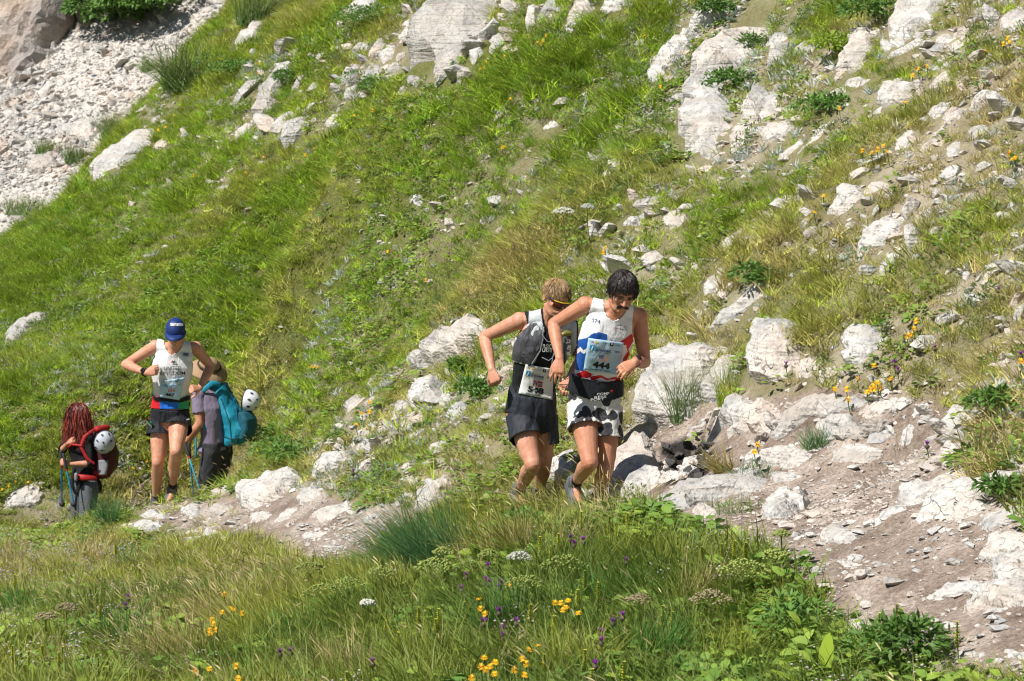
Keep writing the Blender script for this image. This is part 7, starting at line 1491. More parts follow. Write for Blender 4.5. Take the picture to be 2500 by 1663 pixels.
# ================= hiker with the red hair
def hiker_red():
    D = 29.0
    J = dict(pelvis=JB(262, 1330, D), waist=JB(255, 1200, D), chest=JB(235, 1060, D), neck=JB(215, 940, D), head=JB(205, 830, D - .02),
             shA=JB(150, 1000, D + .12), elA=JB(92, 1085, D + .02), wrA=JB(140, 1030, D - .10), shB=JB(288, 1000, D - .12), elB=JB(302, 1182, D - .16), wrB=JB(150, 1185, D - .20),
             hipA=JB(225, 1345, D + .07), hipB=JB(295, 1345, D - .07), knA=JB(215, 1600, D + .06), anA=JB(225, 1860, D + .12), knB=JB(275, 1600, D - .1), anB=JB(285, 1870, D - .04))
    for q in 'AB': J['to' + q] = J['an' + q] + np.array([-.15, .06, -.05])
    dz = g1(J['anA'][0], J['anA'][1]) + .06 - J['anA'][2]
    J['fiA'] = JB(165, 1010, D - .14); J['fiB'] = JB(85, 1172, D - .22)
    fig = Figure(J, 0.93, True); S = fig.S; M = frame((-.85, .45, -.12), (0, 0, 1)); hc = J['head']; add_head(S, hc, M, .94)
    add_hand(S, J['wrA'], JB(165, 1010, D - .14) - J['wrA'], (.1, .6, -.4), 1, .9, .92, .05, .5); add_hand(S, J['wrB'], JB(85, 1172, D - .22) - J['wrB'], (-.2, .8, -.3), -1, 1.2, .92, .05, .5)
    me = fig.finish(0.0075); me.materials.append(SKIN_P)
    root = empty('person', P(*CA((255, 1885), *FB), D)); tag(root, 'hiker with long wavy red hair and black top, turned away', 'person', 'hikers beside the trail'); child('body', me, root); f = fig
    sm = ((f.torso & (f.s > -.02) & (f.s < .98)) | ((f.armt < 1.12) & (f.da < .03) & (f.armside == 1)) | ((f.armt < 1.25) & (f.da < .03) & (f.armside == 0))) & ~f.ishead; f.garment('black_top', sm, .012, [BLACK], None, root, .007, 11, 5)
    GP = cloth('grey_trousers', (.10, .11, .125), .8, .7, 9.0); SS = Soup(); SS.loft([(c, a * 1.08, b * 1.08) for c, a, b, nm in fig.secs[:3]], 20, 2.3)
    for q in 'AB': SS.tube([J['hip' + q], J['hip' + q] * .5 + J['kn' + q] * .5, J['kn' + q], J['an' + q]], [.102, .092, .074, .060], 16)
    child('trousers', SS.fuse('trousers', .010, 3), root, GP)
    for q in 'AB': shoe('boot', root, J['an' + q], J['to' + q], SHOEGREY, RUBBER, 1.12, J['kn' + q])
    # hair
    child('hair_cap', shell_mesh('hair_cap', hc, M, lambda q: q[2] > -0.6 + 0.9 * max(0, -q[1]) and q[1] > -.75, (.084, .104, .095), mat=REDHAIR[1]), root)
    R, Nn = scalp(hc, M, 1300, lambda q: q[2] > -.5 + .8 * max(0, -q[1]) and q[1] > -.70, 12, .94); rg = np.random.default_rng(5); push = head_push(hc, M, .94, 1.06)
    strands('hair', R, [unit((lambda v: v - n * (v @ n))(np.array([.12, -.05, -1.0]) + .25 * rg.normal(size=3)) + n * .18) for n in Nn], [rg.uniform(.20, .33) * (1.1 if r[2] < hc[2] + .04 else 1.25) for r in R], .0038, None, root, 7.0, .07, 12, 6, push=push, wave=.026, layer=.16, mats=REDHAIR)
    # backpack
    RED = cloth('red_pack_fabric', (.34, .012, .014), .6, .5, 9.0); PG = cloth('grey_pack_mesh', (.22, .22, .24), .7, .5, 10.0); DK = cloth('maroon_pack_fabric', (.07, .012, .018), .7, .5, 9.0)
    pr = empty('backpack', JB(400, 1290, D)); tag(pr, 'red and grey backpack worn by the red-haired hiker', 'backpack', 'backpacks of the hikers'); px = .3317 / (FPX / D)
    o_ = unit((.9, -.42, 0)); d_ = unit((.42, .9, 0))
    SS = Soup(); SS.loft([(JB(x, y, D), o_ * hw * px, d_ * .12 * s_) for x, y, hw, s_ in ((362, 918, 28, .7), (375, 950, 52, 1), (395, 1020, 78, 1.1), (408, 1100, 88, 1.1), (410, 1180, 82, 1.1), (395, 1245, 66, 1), (385, 1290, 44, .8))], 22, 2.8); pb = child('pack_body', SS.fuse('pack_body', .010, 4), pr, DK)
    for y0, hw0 in ((925, 40), (1245, 66)):
        SS = Soup(); SS.loft([(JB(385, y0 - 22, D - .02), o_ * hw0 * .7 * px, d_ * .11), (JB(390, y0, D - .02), o_ * hw0 * .95 * px, d_ * .12), (JB(388, y0 + 18, D - .02), o_ * hw0 * .8 * px, d_ * .11)], 18, 2.8); child('red_panel', SS.fuse('red_panel', .010, 3), pr, RED)
    SS = Soup(); SS.loft([(JB(x, y, D + .02), o_ * hw * px, d_ * .10) for x, y, hw in ((455, 1060, 22), (462, 1110, 36), (458, 1190, 34), (440, 1240, 26))], 18, 2.6); child('outer_pocket', SS.fuse('outer_pocket', .010, 3), pr, DK)
    SS = Soup(); SS.loft([(JB(x, y, D - .125), o_ * hw * px, d_ * .025) for x, y, hw in ((395, 1155, 44), (395, 1200, 46), (388, 1265, 36))], 18, 2.8); child('mesh_pocket', SS.fuse('mesh_pocket', .008, 2), pr, PG)
    child('shoulder_strap', tube_mesh('shoulder_strap', [JB(330, 930, D - .12), JB(262, 985, D - .19), JB(232, 1050, D - .19), JB(278, 1145, D - .20), JB(330, 1180, D - .19)], [.015, .019, .019, .017, .012], RED, 10, .35), pr)
    hb = child('hip_belt', tube_mesh('hip_belt', [JB(340, 1290, D - .14), JB(270, 1286, D - .20), JB(205, 1278, D - .17), JB(180, 1272, D - .10)], [.024, .030, .030, .022], RED, 12, .45), pr)
    child('buckle', tube_mesh('buckle', [JB(198, 1262, D - .205), JB(198, 1298, D - .205)], [.020, .020], PG, 8), hb)
    child('chest_strap', tube_mesh('chest_strap', [JB(140, 1060, D - .10), JB(165, 1040, D - .18), JB(235, 1050, D - .20)], [.010, .012, .010], RED, 8, .4), pr)
    Mh = np.stack([unit((.85, .5, 0)), unit((.2, -.35, .9)), unit((.42, -.80, -.40))], 1); Mh[:, 1] = unit(np.cross(Mh[:, 2], Mh[:, 0])); Mh[:, 0] = np.cross(Mh[:, 1], Mh[:, 2])
    helmet('pale grey helmet hanging on the red backpack of the red-haired hiker', JB(408, 1025, D - .20), Mh, (.105, .122, .10), simple('grey_helmet_shell', (.44, .47, .53), .3, .05))
    def gp(x, y, d): p = JB(x, y, d); return p
    pole('bright blue trekking pole held in both hands of the red-haired hiker', JB(108, 1130, D - .24), JB(192, 1530, D - .28), (.02, .30, .55), 'trekking poles'); pole('darker blue trekking pole at the far left behind the brighter pole', JB(88, 1110, D - .16), JB(95, 1530, D - .10), (.03, .16, .36), 'trekking poles')
    return fig
import time as _t
for fn in (runner_moustache, runner_sunglasses, runner_cap, hiker_hat, hiker_red):
    t0 = _t.time(); fg_ = fn(); print('FIG', fn.__name__, round(_t.time() - t0, 1), 'faces', len(fg_.f))
    for q in 'AB':
        a = fg_.J['an' + q]; print('   ankle', q, a.round(2), 'ground', round(g1(a[0], a[1]), 2))
# ------------------------------------------------------------------ plants one can pick out
STEMM = leaf_material('flower_stem', (0.16, 0.22, 0.05)); YELLOW = leaf_material('yellow_petal', (0.80, 0.47, 0.012), trans=0.15); ORANGE = leaf_material('orange_disc', (0.70, 0.25, 0.01), trans=0.1); PURPLE = leaf_material('purple_floret', (0.32, 0.045, 0.40), trans=0.15); BRACT = leaf_material('thistle_bract', (0.12, 0.10, 0.07)); LIME = leaf_material('lime_floret', (0.52, 0.52, 0.045), trans=0.2); LIMEB = leaf_material('lime_bract', (0.28, 0.34, 0.05), trans=0.2); UMB = leaf_material('umbel_green', (0.30, 0.36, 0.09), trans=0.2); UMBW = leaf_material('umbel_white', (0.62, 0.62, 0.54), trans=0.2); UMBB = leaf_material('umbel_brown', (0.26, 0.22, 0.12), trans=0.1)
RUSH = leaf_material('rush_blade', (0.13, 0.24, 0.06), trans=0.3, tipcol=(0.30, 0.30, 0.10)); RUSHD = leaf_material('dark_rush_blade', (0.085, 0.20, 0.065), trans=0.3); LEAFD = leaf_material('shrub_leaf', (0.12, 0.235, 0.045), trans=0.3); LEAFL = leaf_material('lime_leaf', (0.33, 0.46, 0.05), trans=0.4); WOOD = simple('shrub_wood', (0.12, 0.085, 0.055), 0.9)
def stem_to(b, h, rg, mi=0, lean=-0.2, w_=0.006):
    """stem from the ground so that its top lands at local (0,0,h)"""
    n = 5; x0 = -lean * h
    for k in range(n):
        f = lambda u: np.array([x0 * (1 - u) ** 2, 0.0, h * u]); p, q = f(k / n), f((k + 1) / n); d = unit(q - p)
        for a in (np.array([1.0, 0, 0]), np.array([0, 1.0, 0])):
            i = len(b.v); b.v += [tuple(p - a * w_ / 2), tuple(p + a * w_ / 2), tuple(q + a * w_ / 2), tuple(q - a * w_ / 2)]; b.t += [0.3] * 4; b.f.append((i, i + 1, i + 2, i + 3)); b.m.append(mi)
    for _ in range(3):
        u = rg.uniform(0.05, 0.6); a = rg.uniform(0, 6.28); b.blade((x0 * (1 - u) ** 2, 0, h * u), (math.cos(a), math.sin(a), 0.5), rg.uniform(0.04, 0.08), 0.010, (0, 0, -0.6), 3, mi, 0.3, 'leaf')
def daisy(h, seed, r=0.0235, tilt=(0, -0.6, 0.8)):
    rg = np.random.default_rng(seed); b = MB(); stem_to(b, h, rg); n = unit(np.array(tilt) + rg.normal(0, .25, 3)); a = unit(np.cross(n, (0.3, 0.1, 0.9))); c = np.cross(n, a)
    for k in range(13):
        t = 6.283 * k / 13 + rg.normal(0, .08); d = a * math.cos(t) + c * math.sin(t) + n * rg.uniform(.05, .35); b.blade(np.array([0, 0, h]) + d * .003, d, r * rg.uniform(.85, 1.1), r * .42, n * -.2, 2, 1, 0.0, 'leaf')
    b.blob((0, 0, h), r * .42, 2, 1, .5, 7, n)
    return b.mesh('yellow_flower', [STEMM, YELLOW, ORANGE])
def thistle(h, seed, r=0.020):
    rg = np.random.default_rng(seed); b = MB(); stem_to(b, h, rg); b.blob((0, 0, h - r * .6), r * .85, 2, 1, 1.1, 7)
    for _ in range(34):
        d = up_dir(rg, 1.0, (0, 0)); b.blade((0, 0, h), d, r * rg.uniform(1.0, 1.6), r * .28, (0, 0, 0), 2, 1, rg.uniform(-1, 1))
    return b.mesh('purple_flower', [STEMM, PURPLE, BRACT])
def spike(h, seed, L=0.10):
    rg = np.random.default_rng(seed); b = MB(); stem_to(b, h, rg, lean=-.05); L = L * rg.uniform(.8, 1.3)
    n = 10
    for k in range(n):
        z = h - L * k / n; rr = 0.017 * (1.15 - .5 * (1 - k / n) ** 2)
        for j in range(7):
            t = 6.283 * j / 7 + k * .5; d = (math.cos(t), math.sin(t), .35); b.blade((0, 0, z), d, rr * rg.uniform(.9, 1.3), .009, (0, 0, .2), 2, 1 if (j + k) % 3 else 2, 0, 'leaf')
    return b.mesh('flower_spike', [STEMM, LIME, LIMEB])
def umbel(h, seed, r=0.09, mat=None, sz=.45, n=150):
    rg = np.random.default_rng(seed); b = MB(); stem_to(b, h - r * .5, rg, lean=-.1, w_=.008)
    for k in range(12):
        t = 6.283 * k / 12; e = np.array([math.cos(t) * r * .6, math.sin(t) * r * .6, h - .1 * r]); s0 = np.array([0, 0, h - r * .5]); b.blade(s0, e - s0, np.linalg.norm(e - s0), .003, (0, 0, 0), 2, 0, 0.3)
    for _ in range(n):
        a = rg.uniform(0, 6.28); q = math.sqrt(rg.uniform()); b.blob((r * q * math.cos(a), r * q * math.sin(a), h + r * sz * (1 - q * q) + rg.normal(0, .004) - r * .2), rg.uniform(.005, .010), 1, 1, .7, 4)
    return b.mesh('umbel_plant', [STEMM, mat or UMB])
def tussock(seed, n=260, h=(.25, .5), rad=.10, lean=(0, 0), mat=None, spread=.75, wid=(.004, .006), droop=.9):
    rg = np.random.default_rng(seed); b = MB()
    for _ in range(n):
        a = rg.uniform(0, 6.28); r = rad * math.sqrt(rg.uniform()); d = up_dir(rg, spread, lean); b.blade((r * math.cos(a), r * math.sin(a), -.04), d, rg.uniform(*h), rg.uniform(*wid), (d[0] * droop * .5, d[1] * droop * .5, -.5 * droop * rg.uniform(.3, 1.2)), 4, 0, rg.uniform(-1, 1))
    return b.mesh('grass_tussock', [mat or RUSH])
def shrub(seed, r=.2, h=.22, n=420, mat=None, ll=(.03, .055), lw=(.010, .018)):
    rg = np.random.default_rng(seed); b = MB(); st = MB()
    lobes = [(rg.uniform(-.5, .5) * r, rg.uniform(-.5, .5) * r, rg.uniform(.35, .75) * h, rg.uniform(.4, .7)) for _ in range(6)]
    for L in lobes: st.blade((0, 0, -.03), (L[0], L[1], L[2] + .03), math.sqrt(L[0] ** 2 + L[1] ** 2 + L[2] ** 2), .012, (0, 0, 0), 3, 0, .5)
    for _ in range(n):
        L = lobes[rg.integers(0, 6)]; q = rg.normal(size=3); q /= np.linalg.norm(q); q[2] = abs(q[2]) * .9 - .15; p = np.array(L[:3]) + q * np.array([r, r, h]) * L[3] * rg.uniform(.7, 1.05) ** .5; p[2] = max(p[2], .005)
        b.blade(p, q + rg.normal(0, .5, 3), rg.uniform(*ll), rg.uniform(*lw), (0, 0, -.4), 2, 0, rg.uniform(-1, 1), 'leaf')
    return st.mesh('stem', [WOOD]), b.mesh('foliage', [mat or LEAFD])
def head_at(px, py, hmin, hmax, dpx=46):
    """ground point and stem length so that a flower shows at photo pixel px,py"""
    g = hit(px, py + dpx); D = g[1]; t = P(px, py, D); h = t[2] - g1(t[0], D)
    h = min(max(h, hmin), hmax); return (t[0], D, t[2] - h), h
def flowers(fr, pts, make, name, cat, labelf, group, seed, hr, big=1.0):
    for i, p in enumerate(pts):
        px, py = CA(p, *fr); 
        if not (-10 < px < 2510 and -10 < py < 1673): continue
        g, h = head_at(px, py, *hr, 90 if py > 1230 else 40); o = add(name, make(h, seed + i), loc=g); tag(o, labelf(px, py), cat, group)
def zone(px, py):
    if py > 1240 and px < 1000: return 'on the grassy bank at lower left'
    if py > 1240 and px < 2100: return 'on the grassy bank below the front runners'
    if py > 1000 and px > 1550: return 'beside the stony trail at right'
    if px < 700 and py > 700: return 'near the hikers and the capped runner'
    if px > 1650 and py > 560: return 'on the slope right of the front runners'
    if px > 1650: return 'among the pale rocks at upper right'
    if px < 750: return 'along the meadow edge at upper left'
    if py < 330: return 'below the upper outcrop'
    return 'in the open green meadow'
yl = lambda a, b: 'bright yellow daisy-like flower ' + zone(a, b); pl_ = lambda a, b: 'round purple thistle-like flower ' + zone(a, b); sl = lambda a, b: 'upright yellow-green flower spike ' + zone(a, b)
for fr, pts in ((B2, [(945,1010),(955,1075),(985,1110),(1145,910),(1460,1035),(1500,1035),(1550,1020),(1535,1065),(1515,1085),(1620,1105),(1285,1355),(1350,1325),(980,1410),(960,1470),(990,1490),(1020,1470),(1055,1440),(1050,1520),(1185,1490),(1240,1415),(1265,1450),(1255,1525),(895,1545)]),
                (B1, [(1525,975),(1570,1070),(1585,1085),(1510,1100),(1440,1150),(1450,1180),(1425,1220),(1465,1220),(1430,1245),(1645,1105),(1425,1485),(1330,1500),(1605,1465),(1620,1550),(905,120),(1000,70),(15,265),(190,215),(60,240),(105,215)]),
                (M1, [(2150,965),(2130,965),(2170,970)]), (M2, [(150,1285),(200,1275),(110,1360),(1800,185),(1812,155),(585,375),(325,180),(205,1210)]),
                (M3, [(1350,1075),(1440,1050),(1320,1100),(1305,1120),(1330,1115),(1370,1110),(1280,1140),(1215,1050),(1140,1120),(1060,1120),(1325,960),(1555,755),(1585,745),(1600,705),(1615,655),(1150,1190),(2330,930),(510,1550),(530,1500)]),
                (T2, [(1350,290),(1375,300),(1390,280),(1405,245),(1125,385),(985,460),(960,470),(1000,425),(95,790),(220,755),(1125,1000),(1110,1010),(2080,245),(2190,595),(1165,675)]),
                (T1, [(1520,405),(1525,418),(1775,435),(1775,500),(1080,890),(1130,870),(1190,790),(1800,1075),(2085,1060),(2140,1020),(1320,1200),(1680,1180),(340,1500)]),
                (T3, [(1245,1030),(1310,1045),(1350,1020),(1390,1000),(1420,1040),(2240,260),(2250,290),(2210,300),(1630,470),(1590,515),(1690,455),(2090,350),(1540,700),(1090,740),(2290,1080),(2270,1090),(2250,1050),(980,1340),(920,1450)])):
    flowers(fr, pts, lambda h, s: daisy(h, s, .0175 if fr[2] > 1000 else .023), 'yellow_flower', 'flower', yl, 'yellow flowers', 1000 + int(fr[1] + fr[2]), (.06, .40))
for fr, pts in ((B2, [(1005,785),(860,850),(990,885),(1020,900),(1095,900),(1075,930),(825,940),(980,1165),(1200,1165),(1080,1095),(1105,1215),(1110,1265),(1590,635),(1565,595),(1655,610),(1945,750),(1920,1125),(1855,1165),(1775,1235),(1775,1295),(1735,1455),(220,1440),(90,145)]),
                (B1, [(870,1000),(855,1055),(1975,1365),(1905,1375),(970,245)]), (M3, [(540,700),(725,950),(1465,940),(1490,990),(1740,835),(2180,445),(2330,885),(1690,1500)]), (M2, [(110,425),(370,640),(1190,150),(745,200)])):
    flowers(fr, pts, lambda h, s: thistle(h, s), 'purple_flower', 'flower', pl_, 'purple flowers', 2000 + int(fr[1] + fr[2]), (.08, .42))
for fr, pts in ((B2, [(1665,820),(1755,900),(1615,950),(1430,655),(1485,570),(1360,590),(1455,1130),(1665,1360),(1390,1390),(1715,1490),(2195,1060),(2260,1100),(1930,1440),(535,1070),(670,1080),(650,1150),(395,1240),(445,1200),(310,1160),(1295,1050),(1100,140),(845,1030),(1640,420),(1830,450),(1955,430),(45,1510)]),
                (B3, [(1355,1110),(1475,1050),(1505,1080),(1885,1170),(425,1240),(1300,1290),(370,620),(150,660),(285,640),(445,630)]), (B1, [(945,800),(285,1330),(195,1370),(425,1340),(400,1375),(680,1050),(785,640),(85,1330),(100,850)])):
    flowers(fr, pts, lambda h, s: spike(h, s), 'flower_spike', 'flower', sl, 'yellow-green flower spikes', 3000 + int(fr[1] + fr[2]), (.12, .42))
for k, (fr, p, r, mt, lab) in enumerate(((B2,(650,770),.12,UMB,'green umbel drooping over the big grass tuft'),(B2,(1220,715),.07,UMBW,'pale umbel above the purple flowers'),(B2,(1260,890),.11,UMB,'broad green umbel in the middle of the bank'),(B2,(1520,760),.13,UMB,'widest green umbel on the bank below the right runner'),(B2,(700,680),.06,UMB,'small green umbel at the top of the big tuft'),(B2,(280,820),.09,UMB,'green umbel left of the big grass tuft'),(B2,(1010,700),.06,UMB,'small green umbel beside the dark leafy patch'),(B2,(60,900),.10,UMB,'leaning green umbel left of the bank flowers'),(B2,(190,1030),.04,UMBW,'small white umbel left of the yellow flowers'),
    (B3,(690,560),.045,UMB,'tiny umbel standing in front of the trail'),(B3,(650,700),.075,UMB,'green umbel overlapping the trail edge'),(B3,(440,790),.13,UMB,'largest green umbel at the left trail edge'),(B3,(210,990),.11,UMBB,'brownish umbel among leaves by the trail'),(B1,(2110,790),.10,UMB,'bushy green umbel next to the left trail'),(B1,(2200,950),.12,UMB,'slanting green umbel right of the white bank stone'),(B1,(450,1060),.06,UMBB,'brown umbel on the left bank, upper one'),(B1,(310,1125),.06,UMBB,'brown umbel on the left bank, lower one'),(B2,(2030,1000),.06,UMBB,'brown umbel right of the yellow-green spikes'),
    (T2,(1530,1440),.10,UMBW,'white flower head cluster on the slope above the sunglasses runner'),(T2,(1690,1410),.06,UMBW,'smaller white flower cluster right of the larger one'),(T2,(660,930),.10,UMB,'pale green umbel deep in the upper meadow'))):
    px, py = CA(p, *fr); g, h = head_at(px, py, .10, .5, 100); o = add('umbel_plant', umbel(h, 4000 + k, r, mt), loc=g); tag(o, lab, 'plant', 'umbel flowers')
# tussocks that stand out
def tuss(px, py, lab, name='grass_tussock', **kw):
    g = hit(px, py); o = add(name, tussock(**kw), loc=tuple(g)); tag(o, lab, 'grass tuft', 'standing grass tufts')
tuss(1085, 1390, 'big dense dark green grass tuft leaning left over the trail on the bank', seed=1, n=900, h=(.35, .66), rad=.22, lean=(-.50, .1), spread=.5, wid=(.0035, .005), mat=RUSHD)
tuss(1010, 1400, 'lower sweeping part of dark grass left of the big bank tuft', seed=2, n=380, h=(.28, .48), rad=.14, lean=(-.9, 0), spread=.5, wid=(.0035, .005), mat=RUSHD)
tuss(1668, 1018, 'tall thin rush tuft in front of the broad boulder', seed=3, n=300, h=(.25, .50), rad=.09, lean=(-.05, 0), spread=.45, wid=(.0035, .005))
tuss(455, 215, 'large loose grass tuft on the scree edge, upper one', seed=4, n=420, h=(.5, 1.0), rad=.32, lean=(-.3, 0), spread=.6, wid=(.010, .016))
tuss(285, 335, 'rounded green grass tuft on the scree edge, lower one', seed=5, n=360, h=(.4, .75), rad=.30, lean=(-.1, 0), spread=.6, wid=(.010, .016))
tuss(620, 55, 'tall grass tuft near the top edge right of the scree', seed=6, n=300, h=(.4, .8), rad=.25, lean=(.1, 0), spread=.5, wid=(.010, .015))
tuss(360, 172, 'small tuft alone on the pale scree', seed=7, n=160, h=(.25, .5), rad=.15, lean=(0, 0), spread=.8, wid=(.010, .014))
tuss(110, 375, 'brownish tuft at the lower scree', seed=8, n=200, h=(.25, .5), rad=.2, lean=(.2, 0), spread=.7, wid=(.010, .014))
tuss(185, 395, 'green tuft at the scree end beside white blocks', seed=9, n=220, h=(.3, .55), rad=.22, lean=(0, 0), spread=.6, wid=(.010, .014))
tuss(60, 520, 'dark green tuft at the left edge below the scree', seed=10, n=300, h=(.3, .55), rad=.4, lean=(0, 0), spread=.7, wid=(.010, .014))
tuss(265, 1285, 'dark upright tuft left of the capped runner feet', seed=11, n=260, h=(.22, .42), rad=.10, lean=(-.1, 0), spread=.45, mat=RUSHD)
tuss(1845, 1165, 'dark green tuft beside the hollow by the trail', seed=12, n=220, h=(.10, .22), rad=.10, lean=(0, 0), spread=.9, mat=RUSHD)
tuss(1775, 1150, 'dry yellow tuft hanging over the dark hollow', seed=13, n=160, h=(.15, .30), rad=.07, lean=(-.5, 0), spread=.6, mat=leaf_material('yellow_blade', (.30, .25, .08)))
tuss(1790, 1238, 'low green cushion tuft between trail boulders', seed=14, n=320, h=(.06, .14), rad=.16, lean=(0, 0), spread=.9)
tuss(1770, 985, 'bright green tuft between layered wedge and square boulder', seed=15, n=140, h=(.2, .4), rad=.05, lean=(.1, 0), spread=.4, mat=LEAFL)
tuss(2000, 1085, 'dark pointed tuft on the platform behind the trail', seed=16, n=180, h=(.10, .24), rad=.10, lean=(0, 0), spread=.8, mat=RUSHD)
tuss(1085, 760, 'fine feathery tuft above the log-shaped boulder', seed=17, n=260, h=(.25, .45), rad=.12, lean=(.25, 0), spread=.5)
STRAWT = leaf_material('straw_blade', (0.46, 0.37, 0.16), trans=0.25); YGT = leaf_material('yellow_green_blade', (0.34, 0.38, 0.06), trans=0.35); DGT = leaf_material('deep_green_blade', (0.075, 0.19, 0.03), trans=0.3)
for _i, (px, py, mt, n, hh, ln, lab) in enumerate(((40, 1345, STRAWT, 160, .34, -.3, 'straw tuft at the left frame edge of the bank'), (140, 1380, YGT, 220, .38, -.2, 'yellow-green tuft in front of the red-haired hiker'), (215, 1335, STRAWT, 150, .36, .1, 'straw tuft at the feet of the red-haired hiker'), (330, 1365, DGT, 220, .34, -.2, 'deep green tuft below the capped runner'), (470, 1420, YGT, 240, .38, -.4, 'yellow-green tuft at the front of the left trail'), (560, 1500, STRAWT, 240, .42, -.5, 'broad straw tuft on the left bank'), (650, 1545, YGT, 320, .48, -.6, 'large sweeping yellow-green tuft on the left bank'), (470, 1590, STRAWT, 220, .40, -.5, 'straw tuft low on the left bank'), (300, 1560, DGT, 260, .42, -.3, 'deep green tuft on the left bank'), (110, 1560, YGT, 260, .40, -.2, 'yellow-green tuft near the lower left corner'), (50, 1480, DGT, 240, .40, -.3, 'deep green tuft at the left edge of the bank'), (760, 1560, DGT, 260, .40, -.4, 'deep green tuft right of the sweeping tuft'), (900, 1500, DGT, 280, .44, -.5, 'deep green tuft below the big bank tuft'), (1190, 1345, STRAWT, 200, .30, -.5, 'straw tuft at the bank crest below the blond runner'), (1290, 1320, STRAWT, 260, .32, -.4, 'pale straw tuft hiding the blond runner feet'), (1400, 1318, STRAWT, 240, .30, .2, 'pale straw tuft hiding the moustached runner feet'), (1530, 1330, YGT, 240, .32, .3, 'yellow-green tuft right of the moustached runner feet'), (1640, 1380, YGT, 260, .36, .4, 'yellow-green tuft where the bank meets the white stone'), (1700, 1440, STRAWT, 200, .34, .5, 'straw tuft at the trail edge of the bank'), (1480, 1450, DGT, 260, .36, -.2, 'deep green tuft mid bank below the right runner'), (1240, 1520, DGT, 280, .40, -.3, 'deep green tuft in the centre foreground'), (1050, 1600, YGT, 260, .40, -.3, 'yellow-green tuft at the bottom centre'), (1600, 1580, DGT, 280, .38, .1, 'deep green tuft right of the bottom yellow flowers'), (1780, 1600, YGT, 240, .36, .3, 'yellow-green tuft left of the big yellow-green leaves'), (850, 1640, STRAWT, 220, .40, -.4, 'straw tuft at the bottom edge left of centre'), (1390, 1620, YGT, 240, .36, 0, 'yellow-green tuft among the bottom yellow flowers'))):
    tuss(px, py + 35, lab, seed=40 + _i, n=n, h=(hh * .55, hh * 1.12), rad=.13, lean=(ln, 0), spread=.6, wid=(.0035, .0055), mat=mt)
# low shrubs
for k, (px, py, r, h, lab) in enumerate(((1752, 55, .26, .2, 'leafy green shrub between the great slabs, upper one'), (1778, 228, .24, .2, 'leafy green shrub under the great slab'), (1836, 132, .18, .16, 'dark shrub beside the thin rib'), (2035, 145, .26, .2, 'bright green shrub left of the lone pointed rock'), (2140, 60, .30, .25, 'dark shrub left of the broad top face'), (2010, 285, .25, .18, 'dark low shrub at the long straight slab'), (885, 75, .55, .35, 'dark green shrub left of the upper outcrop'), (900, 235, .35, .25, 'dark tuft-like shrub at the foot of the upper outcrop'), (1135, 915, .14, .12, 'leafy shrub on the log-shaped boulder'), (1165, 975, .18, .16, 'leafy plant left of the sunglasses runner elbow'), (640, 1110, .45, .30, 'shaded dark shrub right of the hat-wearing hiker'), (690, 1140, .30, .2, 'dark low shrub at the trail boulder'), (560, 195, .45, .3, 'dark green shrub right of the scree tufts'), (700, 210, .3, .2, 'small dark shrub next to the grey fin'), (1250, 1325, .20, .16, 'dark broad-leaved shrub on the bank crest'), (1930, 1560, .22, .18, 'dark leafy plant at the lower trail edge'), (2230, 1640, .25, .2, 'dark leafy plant at the bottom right'), (2460, 1215, .15, .09, 'green cushion above the white ledge at the right edge'), (2440, 1010, .2, .13, 'brownish green shrub on the right slope'), (1850, 700, .2, .14, 'dark plant in front of the long pale boulder'))):
    g = hit(px, py); st, fo = shrub(5000 + k, r, h, int(300 + 1500 * r), LEAFL if 'bright' in lab else None); root = empty('low_shrub', tuple(g)); tag(root, lab, 'shrub', 'low shrubs on the slope'); add('stem', st, root); add('foliage', fo, root)
# big-leaved plant at the lower edge
g = hit(2010, 1690); root = empty('broadleaf_plant', tuple(g)); tag(root, 'big yellow-green leaves of a plant at the bottom edge', 'plant')
for d, L, W_ in (((.05, .05, 1), .19, .075), ((-.9, -.2, .45), .20, .06), ((.7, -.3, .4), .14, .05)):
    b = MB(); p, _ = b.blade((0, 0, 0), d, .05, .008, (0, 0, 0), 2, 0); b.blade(p, d, L, W_, (.1, -.15, -.1), 7, 0, 0.2, 'leaf'); add('leaf', b.mesh('leaf', [LEAFL]), root)
# rubble lying in the hollow, shade painted into its colour
_rg = np.random.default_rng(31); _shade_kinds = [stone_mesh(760 + s, SHADE_STONE, .7) for s in range(4)]
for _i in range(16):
    px, py = _rg.uniform(1630, 1745), _rg.uniform(1085, 1165); g = hit(px, py); s = _rg.uniform(.05, .12); o = add('hollow_stone', _shade_kinds[_i % 4], loc=(g[0], g[1], g[2] + .01)); o.scale = (s * 1.3, s, s); o.rotation_euler = (_rg.normal(0, .3), _rg.normal(0, .3), _rg.uniform(0, 6)); tag(o, 'broken stone with painted shade lying in the hollow beside the trail', 'stone', 'stones with painted shade in the hollow')
# bush above the scree
st, fo = shrub(6000, 1.25, 1.2, 5200, LEAFD, (.09, .16), (.03, .055)); c = hit(345, 62); root = empty('bush', (c[0], c[1], g1(c[0], c[1]) - .02)); tag(root, 'dark green bush above the scree at the top left', 'bush'); add('stem', st, root); add('foliage', fo, root)
st, fo = shrub(6001, 1.0, .9, 3600, LEAFD, (.09, .16), (.03, .055)); c = hit(262, 75); root = empty('bush', (c[0], c[1], g1(c[0], c[1]) - .02)); tag(root, 'smaller green bush touching the huge tan boulder', 'bush'); add('stem', st, root); add('foliage', fo, root)
